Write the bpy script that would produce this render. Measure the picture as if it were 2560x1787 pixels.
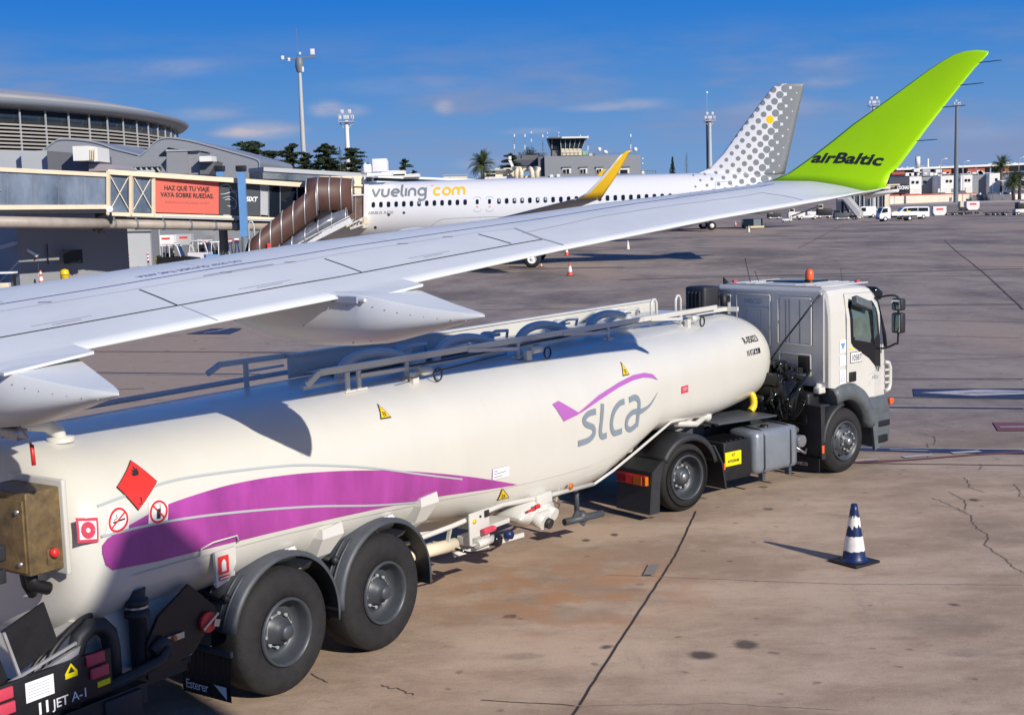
import bpy, bmesh, math, random
from mathutils import Vector, Matrix
import mathutils.noise as mnoise
random.seed(7)
R = math.radians
for o in list(bpy.data.objects): bpy.data.objects.remove(o)
scene = bpy.context.scene
C = scene.collection

# ---------------- camera ----------------
CAM_H = 4.3; PITCH = R(6.65); ROLL = R(1.65); FPX = 3300.0
camd = bpy.data.cameras.new('camera'); cam = bpy.data.objects.new('camera', camd); C.objects.link(cam)
camd.sensor_width = 36; camd.lens = 36*FPX/2560; camd.clip_start = 0.1; camd.clip_end = 8000
cam.matrix_world = Matrix.Translation((0, 0, CAM_H)) @ Matrix.Rotation(R(90)-PITCH, 4, 'X') @ Matrix.Rotation(-ROLL, 4, 'Z')
scene.camera = cam
scene.render.resolution_x = 1024; scene.render.resolution_y = 714

# ---------------- sun, sky, exposure ----------------
SUN = Vector((-1.188, 1.484, -1.0)).normalized()          # direction the light travels
SUN_EL = math.asin(-SUN.z); SUN_AZ = math.atan2(-SUN.x, -SUN.y)
ld = bpy.data.lights.new('sun', 'SUN'); ld.energy = 4.9; ld.angle = R(0.5); ld.color = (1.0, 0.93, 0.82)
sun = bpy.data.objects.new('sun', ld); C.objects.link(sun)
sun.rotation_euler = SUN.to_track_quat('-Z', 'Y').to_euler()
world = bpy.data.worlds.new('World'); scene.world = world; world.use_nodes = True
wt = world.node_tree; wt.nodes.clear()
def wn(t, **kw):
    n = wt.nodes.new(t)
    for k, v in kw.items(): setattr(n, k, v)
    return n
sky = wn('ShaderNodeTexSky', sky_type='NISHITA', sun_disc=False, sun_elevation=SUN_EL, sun_rotation=SUN_AZ,
         air_density=1.0, dust_density=0.3, ozone_density=3.0, altitude=0)
hs0 = wn('ShaderNodeHueSaturation'); hs0.inputs['Saturation'].default_value = 1.1
wt.links.new(sky.outputs[0], hs0.inputs['Color'])
wtc = wn('ShaderNodeTexCoord')
# clear sky colour by height above the horizon, laid over the physical sky
sepz = wn('ShaderNodeSeparateXYZ'); wt.links.new(wtc.outputs['Generated'], sepz.inputs[0])
rmp = wn('ShaderNodeValToRGB'); wt.links.new(sepz.outputs[2], rmp.inputs[0]); cr = rmp.color_ramp
cr.elements[0].position = 0.0; cr.elements[0].color = (1.9/8, 3.45/8, 6.1/8, 1); cr.elements[1].position = 1.0; cr.elements[1].color = (.15/8, .7/8, 3.0/8, 1)
for ps, c_ in ((.03, (1.55, 3.15, 6.15)), (.075, (.9, 2.65, 6.15)), (.115, (.30, 2.1, 6.3)), (.15, (.07, 1.75, 6.4)), (.4, (.12, 1.2, 4.6))):
    e_ = cr.elements.new(ps); e_.color = (c_[0]/8, c_[1]/8, c_[2]/8, 1)
gain = wn('ShaderNodeMixRGB', blend_type='MULTIPLY'); gain.inputs[0].default_value = 1; gain.inputs[2].default_value = (8, 8, 8, 1); wt.links.new(rmp.outputs[0], gain.inputs[1])
hs = wn('ShaderNodeMixRGB'); hs.inputs[0].default_value = .95; wt.links.new(hs0.outputs[0], hs.inputs[1]); wt.links.new(gain.outputs[0], hs.inputs[2])
# clouds: soft wisps at fixed directions in the sky, broken up by noise
def cloud_dir(px, py):
    a, b = (px-1280)/FPX, (893.5-py)/FPX
    c, s = math.cos(-ROLL), math.sin(-ROLL)
    x, y = a*c-b*s, a*s+b*c
    return Vector((x, math.cos(PITCH)+y*math.sin(PITCH), -math.sin(PITCH)+y*math.cos(PITCH)))
CLOUDS = [(655, 327, 90, 20, .75), (590, 333, 60, 12, .5), (815, 272, 42, 20, .6), (880, 278, 42, 15, .45), (1112, 268, 26, 18, .5),
          (1580, 262, 110, 14, .38), (1480, 270, 80, 10, .28), (505, 285, 90, 16, .28), (440, 168, 150, 22, .22), (2060, 155, 70, 18, .22), (2070, 205, 60, 14, .26),
          (1320, 328, 70, 8, .3), (1940, 270, 120, 20, .25), (1200, 410, 70, 16, .25), (2440, 330, 110, 22, .16), (1010, 215, 200, 22, .12)]
nz = wn('ShaderNodeTexNoise'); nz.inputs['Scale'].default_value = 24; nz.inputs['Detail'].default_value = 5; nz.inputs['Roughness'].default_value = .6
mp = wn('ShaderNodeMapping'); mp.inputs['Scale'].default_value = (1, 1, 3.2)
wt.links.new(wtc.outputs['Generated'], mp.inputs[0]); wt.links.new(mp.outputs[0], nz.inputs['Vector'])
acc = None
for (px, py, wx, wy, am) in CLOUDS:
    d = cloud_dir(px, py).normalized()
    sub = wn('ShaderNodeVectorMath', operation='SUBTRACT'); sub.inputs[1].default_value = d
    wt.links.new(wtc.outputs['Generated'], sub.inputs[0])
    mul = wn('ShaderNodeVectorMath', operation='MULTIPLY'); mul.inputs[1].default_value = (FPX/wx, FPX/wx, FPX/wy)
    wt.links.new(sub.outputs[0], mul.inputs[0])
    ln = wn('ShaderNodeVectorMath', operation='LENGTH'); wt.links.new(mul.outputs[0], ln.inputs[0])
    mr = wn('ShaderNodeMapRange', interpolation_type='SMOOTHERSTEP'); mr.inputs[1].default_value = 0; mr.inputs[2].default_value = 1.6; mr.inputs[3].default_value = am*.85; mr.inputs[4].default_value = 0
    wt.links.new(ln.outputs['Value'], mr.inputs[0])
    if acc is None: acc = mr.outputs[0]
    else:
        ad = wn('ShaderNodeMath', operation='ADD'); wt.links.new(acc, ad.inputs[0]); wt.links.new(mr.outputs[0], ad.inputs[1]); acc = ad.outputs[0]
nr = wn('ShaderNodeMapRange'); nr.inputs[1].default_value = .38; nr.inputs[2].default_value = .62; nr.inputs[3].default_value = .45; nr.inputs[4].default_value = 1.35
wt.links.new(nz.outputs[0], nr.inputs[0])
cm = wn('ShaderNodeMath', operation='MULTIPLY', use_clamp=True); wt.links.new(acc, cm.inputs[0]); wt.links.new(nr.outputs[0], cm.inputs[1])
mix = wn('ShaderNodeMixRGB'); mix.inputs[2].default_value = (5.2, 4.9, 5.6, 1)
wt.links.new(cm.outputs[0], mix.inputs[0]); wt.links.new(hs.outputs[0], mix.inputs[1])
# faint mauve haze streaks low in the sky
mp2 = wn('ShaderNodeMapping'); mp2.inputs['Scale'].default_value = (3.2, 3.2, 17); wt.links.new(wtc.outputs['Generated'], mp2.inputs[0])
n3 = wn('ShaderNodeTexNoise'); n3.inputs['Scale'].default_value = 2.1; n3.inputs['Detail'].default_value = 7; n3.inputs['Roughness'].default_value = .58; wt.links.new(mp2.outputs[0], n3.inputs['Vector'])
r3 = wn('ShaderNodeMapRange', interpolation_type='SMOOTHSTEP'); r3.inputs[1].default_value = .42; r3.inputs[2].default_value = .70; r3.inputs[4].default_value = .75; wt.links.new(n3.outputs[0], r3.inputs[0])
r4 = wn('ShaderNodeMapRange', interpolation_type='SMOOTHSTEP'); r4.inputs[1].default_value = .145; r4.inputs[2].default_value = .06; wt.links.new(sepz.outputs[2], r4.inputs[0])
m4 = wn('ShaderNodeMath', operation='MULTIPLY'); wt.links.new(r3.outputs[0], m4.inputs[0]); wt.links.new(r4.outputs[0], m4.inputs[1])
mixh = wn('ShaderNodeMixRGB'); mixh.inputs[2].default_value = (2.5, 3.0, 4.9, 1); wt.links.new(m4.outputs[0], mixh.inputs[0]); wt.links.new(mixh.outputs[0], mix.inputs[1]); wt.links.new(hs.outputs[0], mixh.inputs[1])
bg = wn('ShaderNodeBackground'); bg.inputs[1].default_value = 0.10
wo = wn('ShaderNodeOutputWorld'); wt.links.new(mix.outputs[0], bg.inputs[0]); wt.links.new(bg.outputs[0], wo.inputs[0])
scene.view_settings.view_transform = 'Standard'; scene.view_settings.look = 'None'
scene.view_settings.exposure = 0.0; scene.view_settings.gamma = 1

# ---------------- placing ----------------
def at(px, py, D):                       # the real point at depth D seen at a pixel of the 2560-wide photograph
    d = cloud_dir(px, py); return Vector((0, 0, CAM_H)) + d*(D/d.y)
def gp(px, py, z=0.0):
    d = cloud_dir(px, py); return Vector((0, 0, CAM_H)) + d*((z-CAM_H)/d.z)
def hz(py, px, D): return at(px, py, D).z

# ---------------- materials ----------------
MATS = {}
def M(key, col=(.5, .5, .5), rough=.5, metal=0., var=0., scale=3., bump=0., bscale=30., col2=None, spec=.5, coat=0., stretch=None, emit=None):
    if key in MATS: return MATS[key]
    m = bpy.data.materials.new(key); m.use_nodes = True; t = m.node_tree; b = t.nodes['Principled BSDF']
    b.inputs['Roughness'].default_value = rough; b.inputs['Metallic'].default_value = metal
    b.inputs['Specular IOR Level'].default_value = spec; b.inputs['Coat Weight'].default_value = coat; b.inputs['Coat Roughness'].default_value = .08
    b.inputs['Base Color'].default_value = (*col, 1)
    tc = t.nodes.new('ShaderNodeTexCoord'); vec = tc.outputs['Object']
    if stretch:
        mp = t.nodes.new('ShaderNodeMapping'); mp.inputs['Scale'].default_value = stretch; t.links.new(vec, mp.inputs[0]); vec = mp.outputs[0]
    if var or col2:
        n = t.nodes.new('ShaderNodeTexNoise'); n.inputs['Scale'].default_value = scale; n.inputs['Detail'].default_value = 6; n.inputs['Roughness'].default_value = .65
        t.links.new(vec, n.inputs['Vector'])
        r = t.nodes.new('ShaderNodeValToRGB'); r.color_ramp.elements[0].position = .32; r.color_ramp.elements[1].position = .68
        c2 = col2 or tuple(min(1, c*(1+var)) for c in col)
        r.color_ramp.elements[0].color = (*(tuple(c*(1-var) for c in col) if not col2 else col), 1); r.color_ramp.elements[1].color = (*c2, 1)
        t.links.new(n.outputs[0], r.inputs[0]); t.links.new(r.outputs[0], b.inputs['Base Color'])
        rr = t.nodes.new('ShaderNodeMapRange'); rr.inputs[3].default_value = max(.02, rough-.12*(rough > .2)); rr.inputs[4].default_value = min(1, rough+.12)
        t.links.new(n.outputs[0], rr.inputs[0]); t.links.new(rr.outputs[0], b.inputs['Roughness'])
    if bump:
        n2 = t.nodes.new('ShaderNodeTexNoise'); n2.inputs['Scale'].default_value = bscale; n2.inputs['Detail'].default_value = 4; t.links.new(vec, n2.inputs['Vector'])
        bp = t.nodes.new('ShaderNodeBump'); bp.inputs['Strength'].default_value = bump; bp.inputs['Distance'].default_value = .02
        t.links.new(n2.outputs[0], bp.inputs['Height']); t.links.new(bp.outputs[0], b.inputs['Normal'])
    if emit: b.inputs['Emission Color'].default_value = (*emit, 1); b.inputs['Emission Strength'].default_value = 1
    MATS[key] = m; return m
M('white_paint', (.61, .60, .555), .32, var=.03, scale=1.5, coat=.3)
M('cream_tank', (.64, .628, .572), .32, var=.018, scale=1.6, coat=.3, stretch=(1.6, 1, .45))
M('wing_white', (.655, .68, .69), .42, var=.04, scale=.9, spec=.35)
M('fuselage_white', (.74, .74, .74), .25, var=.02, scale=.3, coat=.3)
M('lime', (.42, .78, .0), .42, var=.04, scale=1.0, coat=.1, spec=.3)
M('tyre', (.014, .0135, .0145), .8, var=.35, scale=9, bump=.25, bscale=60)
M('rim', (.060, .068, .080), .45, metal=.2, var=.12, scale=10)
M('steel', (.45, .46, .48), .35, metal=.8, var=.1, scale=12)
M('fender', (.062, .070, .084), .5, var=.16, scale=5)
M('plastic', (.022, .024, .028), .55, var=.2, scale=8)
M('plastic_grey', (.10, .115, .125), .5, var=.15, scale=6)
M('black', (.010, .010, .012), .5, var=.2, scale=8)
M('black_gloss', (.010, .011, .013), .12)
M('tank_grey', (.24, .27, .31), .38, metal=.35, var=.07, scale=4)
M('alu', (.55, .56, .58), .4, metal=.6, var=.08, scale=10)
M('purple', (.37, .055, .31), .35, var=.22, scale=3.0, coat=.25, stretch=(1, 1, .25))
M('logo_purple', (.42, .13, .45), .4)
M('logo_grey', (.22, .27, .32), .4)
M('line_grey', (.42, .46, .48), .4)
M('red', (.62, .03, .03), .4, var=.08); M('sign_red', (.72, .035, .03), .4); M('pink_red', (.6, .06, .10), .45)
M('yellow', (.80, .55, .01), .4, var=.06); M('sign_yellow', (.85, .72, .0), .45); M('amber', (.55, .15, .01), .25); M('lamp_red', (.28, .012, .016), .22)
M('orange', (.8, .12, .03), .35); M('sign_white', (.82, .82, .84), .45); M('ink', (.02, .02, .022), .6)
M('blue', (.006, .020, .095), .4, var=.2, scale=14); M('post_blue', (.13, .30, .58), .4, var=.06, scale=2)
M('brass', (.27, .185, .085), .5, metal=.35, col2=(.11, .08, .045), scale=9)
M('glass_dark', (.010, .016, .026), .10, spec=.35)
M('glass_cab', (.03, .045, .045), .05, spec=.9)
M('gap', (.03, .03, .04), .7); M('gap_soft', (.36, .37, .41), .6); M('ink_blue', (.03, .09, .32), .6)
M('tree', (.020, .036, .018), .8, col2=(.045, .072, .03), scale=.8)
M('tree_blue', (.018, .036, .028), .8, col2=(.035, .062, .042), scale=.6)
M('palm', (.035, .06, .018), .7, col2=(.08, .11, .035), scale=.6)
M('bark', (.10, .075, .055), .9, var=.3, scale=3)
M('mast', (.46, .47, .47), .5, var=.06); M('mast_dark', (.16, .19, .21), .5)
M('building_grey', (.25, .26, .28), .6, var=.04, scale=.3)
M('building_pale', (.42, .44, .46), .6, var=.04, scale=.3)
M('building_dark', (.13, .135, .15), .6, var=.05, scale=.3)
M('building_white', (.78, .77, .73), .6, var=.05, scale=.3)
M('cream', (.75, .66, .48), .55, var=.05, scale=.8)
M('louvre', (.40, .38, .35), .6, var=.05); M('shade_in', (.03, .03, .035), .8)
M('roof_metal', (.48, .46, .43), .45, metal=.3, var=.05, scale=.2); M('fascia', (.27, .30, .34), .45, metal=.3)

# ---------------- objects ----------------
def tag(o, label=None, cat=None, group=None, kind=None):
    if label: o['label'] = label
    if cat: o['category'] = cat
    if group: o['group'] = group
    if kind: o['kind'] = kind
    return o
def thing(name, label, cat, loc=(0, 0, 0), rz=0, group=None):
    o = bpy.data.objects.new(name, None); C.objects.link(o); o.location = loc; o.rotation_euler = (0, 0, rz)
    o.empty_display_size = .2
    return tag(o, label, cat, group)
def copy_tree(o, parent=None):
    c = o.copy(); C.objects.link(c)
    if parent: c.parent = parent
    for ch in list(o.children): copy_tree(ch, c)
    return c
V3 = Vector
class MB:
    def __init__(s): s.bm = bmesh.new(); s.mi = 0
    def _f(s, faces, smooth=False):
        for f in faces: f.material_index = s.mi; f.smooth = smooth
    def face(s, pts, smooth=False):
        f = s.bm.faces.new([s.bm.verts.new(p) for p in pts]); s._f([f], smooth); return f
    def box(s, c, d, rot=None, bev=0, taper=None):
        bm2 = bmesh.new(); bmesh.ops.create_cube(bm2, size=1)
        for v in bm2.verts:
            v.co = V3((v.co.x*d[0], v.co.y*d[1], v.co.z*d[2]))
            if taper and v.co.z > 0: v.co.x *= taper[0]; v.co.y *= taper[1]
        if bev: bmesh.ops.bevel(bm2, geom=bm2.edges[:], offset=bev, segments=2, profile=.6, affect='EDGES')
        mt = Matrix.Translation(c)
        if rot is not None: mt = mt @ (rot if isinstance(rot, Matrix) else Matrix.Rotation(rot, 4, 'Z'))
        s.add(bm2, mt, bool(bev)); return s
    def add(s, bm2, mt=None, smooth=False):
        if mt is not None: bm2.transform(mt)
        mp = {v: s.bm.verts.new(v.co) for v in bm2.verts}; fs = []
        for f in bm2.faces:
            try: fs.append(s.bm.faces.new([mp[v] for v in f.verts]))
            except ValueError: pass
        s._f(fs, smooth); bm2.free()
    def bar(s, a, b, w, h=None, up=(0, 0, 1), bev=0):
        a, b = V3(a), V3(b); d = b-a; L = d.length
        if L < 1e-6: return s
        x = d/L; u = V3(up); 
        if abs(x.dot(u)) > .99: u = V3((0, 1, 0))
        y = u.cross(x).normalized(); z = x.cross(y)
        m = Matrix((x, y, z)).transposed().to_4x4(); m.translation = (a+b)/2
        return s.box((0, 0, 0), (L, w, h or w), None, bev) if False else s._boxm(m, (L, w, h or w), bev)
    def _boxm(s, m, d, bev):
        bm2 = bmesh.new(); bmesh.ops.create_cube(bm2, size=1)
        for v in bm2.verts: v.co = V3((v.co.x*d[0], v.co.y*d[1], v.co.z*d[2]))
        if bev: bmesh.ops.bevel(bm2, geom=bm2.edges[:], offset=bev, segments=2, profile=.6, affect='EDGES')
        s.add(bm2, m, bool(bev)); return s
    def loft(s, secs, closed=True, cap=True, smooth=True):
        rows = [[s.bm.verts.new(p) for p in sec] for sec in secs]; fs = []; n = len(rows[0])
        for a, b in zip(rows, rows[1:]):
            for i in range(n if closed else n-1):
                j = (i+1) % n
                try: fs.append(s.bm.faces.new((a[i], a[j], b[j], b[i])))
                except ValueError: pass
        s._f(fs, smooth)
        if cap and closed:
            for r, rev in ((rows[0], True), (rows[-1], False)):
                try: f = s.bm.faces.new(r[::-1] if rev else r); s._f([f], False)
                except ValueError: pass
        return s
    def tube(s, pts, r, n=10, closed=False, cap=True):
        pts = [V3(p) for p in pts]; secs = []; prev = None
        for i, p in enumerate(pts):
            if closed: d = pts[(i+1) % len(pts)]-pts[i-1]
            else: d = pts[min(i+1, len(pts)-1)]-pts[max(i-1, 0)]
            d.normalize()
            if prev is None:
                u = V3((0, 0, 1)) if abs(d.z) < .9 else V3((1, 0, 0)); u = (u-d*u.dot(d)).normalized()
            else: u = (prev-d*prev.dot(d)).normalized()
            prev = u; w = d.cross(u); rr = r[i] if isinstance(r, (list, tuple)) else r
            secs.append([p+(u*math.cos(a)+w*math.sin(a))*rr for a in [2*math.pi*k/n for k in range(n)]])
        if closed: secs.append(secs[0])
        return s.loft(secs, cap=cap and not closed)
    def cyl(s, a, b, r, n=16): return s.tube([a, b], r, n)
    def lathe(s, prof, o=(0, 0, 0), axis='Z', n=28, smooth=True, cap=False):
        o = V3(o); secs = []
        for (h, r) in prof:
            row = []
            for k in range(n):
                a = 2*math.pi*k/n; c, q = math.cos(a)*r, math.sin(a)*r
                row.append(o+V3({'Z': (c, q, h), 'Y': (c, h, q), 'X': (h, c, q)}[axis]))
            secs.append(row)
        return s.loft(secs, smooth=smooth, cap=cap)
    def prism(s, poly, a, b, plane='XZ', smooth=False):
        f = {'XZ': lambda p, t: V3((p[0], t, p[1])), 'XY': lambda p, t: V3((p[0], p[1], t)), 'YZ': lambda p, t: V3((t, p[0], p[1]))}[plane]
        return s.loft([[f(p, a) for p in poly], [f(p, b) for p in poly]], smooth=smooth)
    def ball(s, c, r, u=12, v=8, sc=(1, 1, 1)):
        bm2 = bmesh.new(); bmesh.ops.create_uvsphere(bm2, u_segments=u, v_segments=v, radius=r)
        s.add(bm2, Matrix.Translation(c) @ Matrix.Diagonal((*sc, 1)), True); return s
    def poly2(s, pts2, fn, thick=None, grid=None):
        """fill a flat outline, cut it on a grid so it can bend, and carry it onto a surface with fn(x, y)"""
        bm2 = bmesh.new(); f = bm2.faces.new([bm2.verts.new((p[0], p[1], 0)) for p in pts2]); bmesh.ops.triangulate(bm2, faces=[f])
        s._cut(bm2, grid); 
        for v in bm2.verts: v.co = V3(fn(v.co.x, v.co.y))
        s.add(bm2); return s
    def _cut(s, bm2, grid):
        if not grid: return
        for ax in (0, 1):
            if not grid[ax]: continue
            lo = min(v.co[ax] for v in bm2.verts); hi = max(v.co[ax] for v in bm2.verts); q = math.ceil(lo/grid[ax])*grid[ax]
            while q < hi:
                no = V3((1, 0, 0)) if ax == 0 else V3((0, 1, 0))
                bmesh.ops.bisect_plane(bm2, geom=bm2.verts[:]+bm2.edges[:]+bm2.faces[:], plane_co=no*q, plane_no=no); q += grid[ax]
    def ribbon(s, pts2, w, fn, taper=None, grid=None):
        P = [V3((p[0], p[1], 0)) for p in pts2]; L = []; Rr = []
        for i, p in enumerate(P):
            d = (P[min(i+1, len(P)-1)]-P[max(i-1, 0)]).normalized(); nn = V3((-d.y, d.x, 0))
            ww = (w[i] if isinstance(w, (list, tuple)) else w)/2
            L.append(p+nn*ww); Rr.append(p-nn*ww)
        bm2 = bmesh.new(); a = [bm2.verts.new(p) for p in L]; b = [bm2.verts.new(p) for p in Rr]
        for i in range(len(P)-1): bm2.faces.new((a[i], b[i], b[i+1], a[i+1]))
        s._cut(bm2, grid)
        for v in bm2.verts: v.co = V3(fn(v.co.x, v.co.y))
        s.add(bm2); return s
    def text(s, body, fn, size=1., bold=0., shear=0., grid=None, align='LEFT', sx=1., spacing=1.):
        cu = bpy.data.curves.new('t', 'FONT'); cu.body = body; cu.size = 1; cu.offset = bold; cu.shear = shear; cu.align_x = align; cu.space_character = spacing
        cu.resolution_u = 3
        ob = bpy.data.objects.new('t', cu); C.objects.link(ob); bpy.context.view_layer.update()
        me = bpy.data.meshes.new_from_object(ob.evaluated_get(bpy.context.evaluated_depsgraph_get()))
        bm2 = bmesh.new(); bm2.from_mesh(me); bpy.data.objects.remove(ob); bpy.data.curves.remove(cu); bpy.data.meshes.remove(me)
        for v in bm2.verts: v.co = V3((v.co.x*size*sx, v.co.y*size, 0))
        s._cut(bm2, grid)
        for v in bm2.verts: v.co = V3(fn(v.co.x, v.co.y))
        s.add(bm2); return s
    def build(s, name, mats, parent=None, recalc=True, flip=False):
        if recalc: bmesh.ops.recalc_face_normals(s.bm, faces=s.bm.faces[:])
        me = bpy.data.meshes.new(name); s.bm.to_mesh(me); s.bm.free()
        for m in (mats if isinstance(mats, (list, tuple)) else [mats]): me.materials.append(MATS[m] if isinstance(m, str) else m)
        o = bpy.data.objects.new(name, me); C.objects.link(o)
        if parent: o.parent = parent
        return o
def smooth_pts(pts, n=6):
    """Catmull-Rom through the points"""
    P = [V3(p if len(p) == 3 else (p[0], p[1], 0)) for p in pts]; out = []
    for i in range(len(P)-1):
        a, b, c, d = P[max(i-1, 0)], P[i], P[i+1], P[min(i+2, len(P)-1)]
        for k in range(n):
            t = k/n; out.append(.5*((2*b)+(c-a)*t+(2*a-5*b+4*c-d)*t*t+(-a+3*b-3*c+d)*t**3))
    out.append(P[-1]); return [tuple(p) for p in out]
# ---------------- apron ----------------
def ground_material():
    m = bpy.data.materials.new('apron'); m.use_nodes = True; t = m.node_tree; b = t.nodes['Principled BSDF']; N = t.nodes; Lk = t.links.new
    tc = N.new('ShaderNodeTexCoord')
    def noise(scale, det=6, rough=.6, st=None, rot=0):
        mp = N.new('ShaderNodeMapping'); mp.inputs['Scale'].default_value = st or (1, 1, 1); mp.inputs['Rotation'].default_value = (0, 0, rot)
        Lk(tc.outputs['Object'], mp.inputs[0]); n = N.new('ShaderNodeTexNoise'); n.inputs['Scale'].default_value = scale; n.inputs['Detail'].default_value = det; n.inputs['Roughness'].default_value = rough
        Lk(mp.outputs[0], n.inputs['Vector']); return n.outputs[0]
    def ramp(v, lo, hi, a=0., bb=1.):
        r = N.new('ShaderNodeMapRange'); r.interpolation_type = 'SMOOTHSTEP'; r.inputs[1].default_value = lo; r.inputs[2].default_value = hi; r.inputs[3].default_value = a; r.inputs[4].default_value = bb; Lk(v, r.inputs[0]); return r.outputs[0]
    def mixc(f, a, c, mode='MIX'):
        x = N.new('ShaderNodeMixRGB'); x.blend_type = mode
        if isinstance(f, float): x.inputs[0].default_value = f
        else: Lk(f, x.inputs[0])
        for i, q in ((1, a), (2, c)):
            if isinstance(q, tuple): x.inputs[i].default_value = (*q, 1)
            else: Lk(q, x.inputs[i])
        return x.outputs[0]
    sep = N.new('ShaderNodeSeparateXYZ'); Lk(tc.outputs['Object'], sep.inputs[0])
    # older, greyer surfacing begins beyond the near concrete bay
    ad = N.new('ShaderNodeMath'); ad.operation = 'MULTIPLY_ADD'; Lk(sep.outputs[0], ad.inputs[0]); ad.inputs[1].default_value = -.02; Lk(sep.outputs[1], ad.inputs[2])
    far = ramp(ad.outputs[0], 17.0, 27.0)
    near = mixc(ramp(noise(.55, 9, .72, (.55, 1, 1), .1), .36, .64), (.33, .235, .165), (.53, .40, .29))
    fgrey = mixc(ramp(noise(.16, 10, .74, (.8, .45, 1), .1), .38, .62), (.17, .142, .128), (.35, .29, .245))
    tan = mixc(ramp(noise(.07, 4, .6, (1, .25, 1), .15), .48, .62), fgrey, (.36, .275, .215))
    base = mixc(far, near, tan)
    base = mixc(ramp(noise(2.2, 9, .78, (.7, 1, 1)), .52, .72, 0., .8), base, (.46, .36, .28))
    base = mixc(ramp(noise(1.3, 4, .6, (.5, 1, 1), .6), .60, .74, 0., .35), base, (.13, .09, .07))
    base = mixc(ramp(noise(.9, 8, .8, (1, .3, 1), -.1), .55, .72, 0., .32), base, (.16, .135, .13))
    base = mixc(ramp(noise(34, 4, .75), .57, .70, 0., .42), base, (.10, .075, .06))
    base = mixc(ramp(noise(21, 4, .75), .60, .74, 0., .35), base, (.60, .50, .40))
    base = mixc(ramp(noise(5.5, 8, .78, (.5, 1.2, 1), .15), .54, .70, 0., .38), base, (.15, .11, .085))
    # oil drips
    vo = N.new('ShaderNodeTexVoronoi'); vo.inputs['Scale'].default_value = .75; mp = N.new('ShaderNodeMapping'); mp.inputs['Rotation'].default_value = (0, 0, .5); Lk(tc.outputs['Object'], mp.inputs[0])
    nn = N.new('ShaderNodeTexNoise'); nn.inputs['Scale'].default_value = 5; Lk(tc.outputs['Object'], nn.inputs['Vector'])
    mx = N.new('ShaderNodeMixRGB'); mx.inputs[0].default_value = .12; Lk(mp.outputs[0], mx.inputs[1]); Lk(nn.outputs['Color'], mx.inputs[2]); Lk(mx.outputs[0], vo.inputs['Vector'])
    drip = ramp(vo.outputs['Distance'], .035, .075, .8, 0.)
    base = mixc(drip, base, (.045, .034, .03))
    vo2 = N.new('ShaderNodeTexVoronoi'); vo2.inputs['Scale'].default_value = 2.6; Lk(mx.outputs[0], vo2.inputs['Vector'])
    base = mixc(ramp(vo2.outputs['Distance'], .05, .12, .5, 0.), base, (.08, .06, .05))
    # soft oil stains at fixed places
    for cx, cy, rx, rz_, am in ((1756, 1637, 40, 12, .85), (1864, 1611, 36, 13, .8), (1536, 1336, 11, 4, .8), (1465, 1350, 11, 3.5, .8), (1628, 1293, 9, 3, .7), (1908, 1217, 14, 3, .7), (1920, 1272, 15, 4, .6), (1600, 1460, 13, 4, .4), (1310, 1640, 60, 10, .3), (2350, 1560, 160, 30, .22), (1400, 1540, 150, 26, .25), (2480, 1330, 120, 25, .22)):
        c0 = gp(cx, cy); ax_ = (gp(cx+rx, cy)-c0).length; ay_ = (gp(cx, cy-rz_)-c0).length
        q_ = N.new('ShaderNodeVectorMath'); q_.operation = 'SUBTRACT'; Lk(tc.outputs['Object'], q_.inputs[0]); q_.inputs[1].default_value = c0
        q2 = N.new('ShaderNodeVectorMath'); q2.operation = 'MULTIPLY'; Lk(q_.outputs[0], q2.inputs[0]); q2.inputs[1].default_value = (1/ax_, 1/ay_, 0)
        q3 = N.new('ShaderNodeVectorMath'); q3.operation = 'LENGTH'; Lk(q2.outputs[0], q3.inputs[0])
        q4 = N.new('ShaderNodeMath'); q4.operation = 'MULTIPLY_ADD'; Lk(noise(3.5 if rx > 30 else 9, 5, .7), q4.inputs[0]); q4.inputs[1].default_value = 1.1; Lk(q3.outputs['Value'], q4.inputs[2])
        base = mixc(ramp(q4.outputs[0], 1.05, 1.75, am, 0.), base, (.05, .04, .037))
    # arcs of tyre rubber across the apron
    for (ox, oy, rr0, w_, am) in ((30, -20, 47.5, .16, .16), (30, -20, 49.7, .16, .14), (-60, 60, 92, .2, .2), (-60, 60, 94.2, .2, .18), (40, 90, 62, .25, .2)):
        q_ = N.new('ShaderNodeVectorMath'); q_.operation = 'DISTANCE'; Lk(tc.outputs['Object'], q_.inputs[0]); q_.inputs[1].default_value = (ox, oy, 0)
        q2 = N.new('ShaderNodeMath'); q2.operation = 'SUBTRACT'; Lk(q_.outputs['Value'], q2.inputs[0]); q2.inputs[1].default_value = rr0
        q3 = N.new('ShaderNodeMath'); q3.operation = 'ABSOLUTE'; Lk(q2.outputs[0], q3.inputs[0])
        base = mixc(ramp(q3.outputs[0], w_*.6, w_*1.4, am, 0.), base, (.07, .06, .06))
    # rusty stain beside the trailer
    vm = N.new('ShaderNodeVectorMath'); vm.operation = 'DISTANCE'; Lk(tc.outputs['Object'], vm.inputs[0]); vm.inputs[1].default_value = (.55, 14.3, 0)
    ms = N.new('ShaderNodeMath'); ms.operation = 'MULTIPLY'; Lk(ramp(vm.outputs['Value'], .3, 2.2, .8, 0.), ms.inputs[0]); Lk(ramp(noise(1.8, 5), .4, .62), ms.inputs[1])
    base = mixc(ms.outputs[0], base, (.42, .22, .11))
    Lk(base, b.inputs['Base Color']); b.inputs['Roughness'].default_value = .85; b.inputs['Specular IOR Level'].default_value = .25
    bp = N.new('ShaderNodeBump'); bp.inputs['Strength'].default_value = .35; bp.inputs['Distance'].default_value = .02
    Lk(noise(26, 6, .75), bp.inputs['Height']); Lk(bp.outputs[0], b.inputs['Normal'])
    return m
MATS['apron'] = ground_material()
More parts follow.
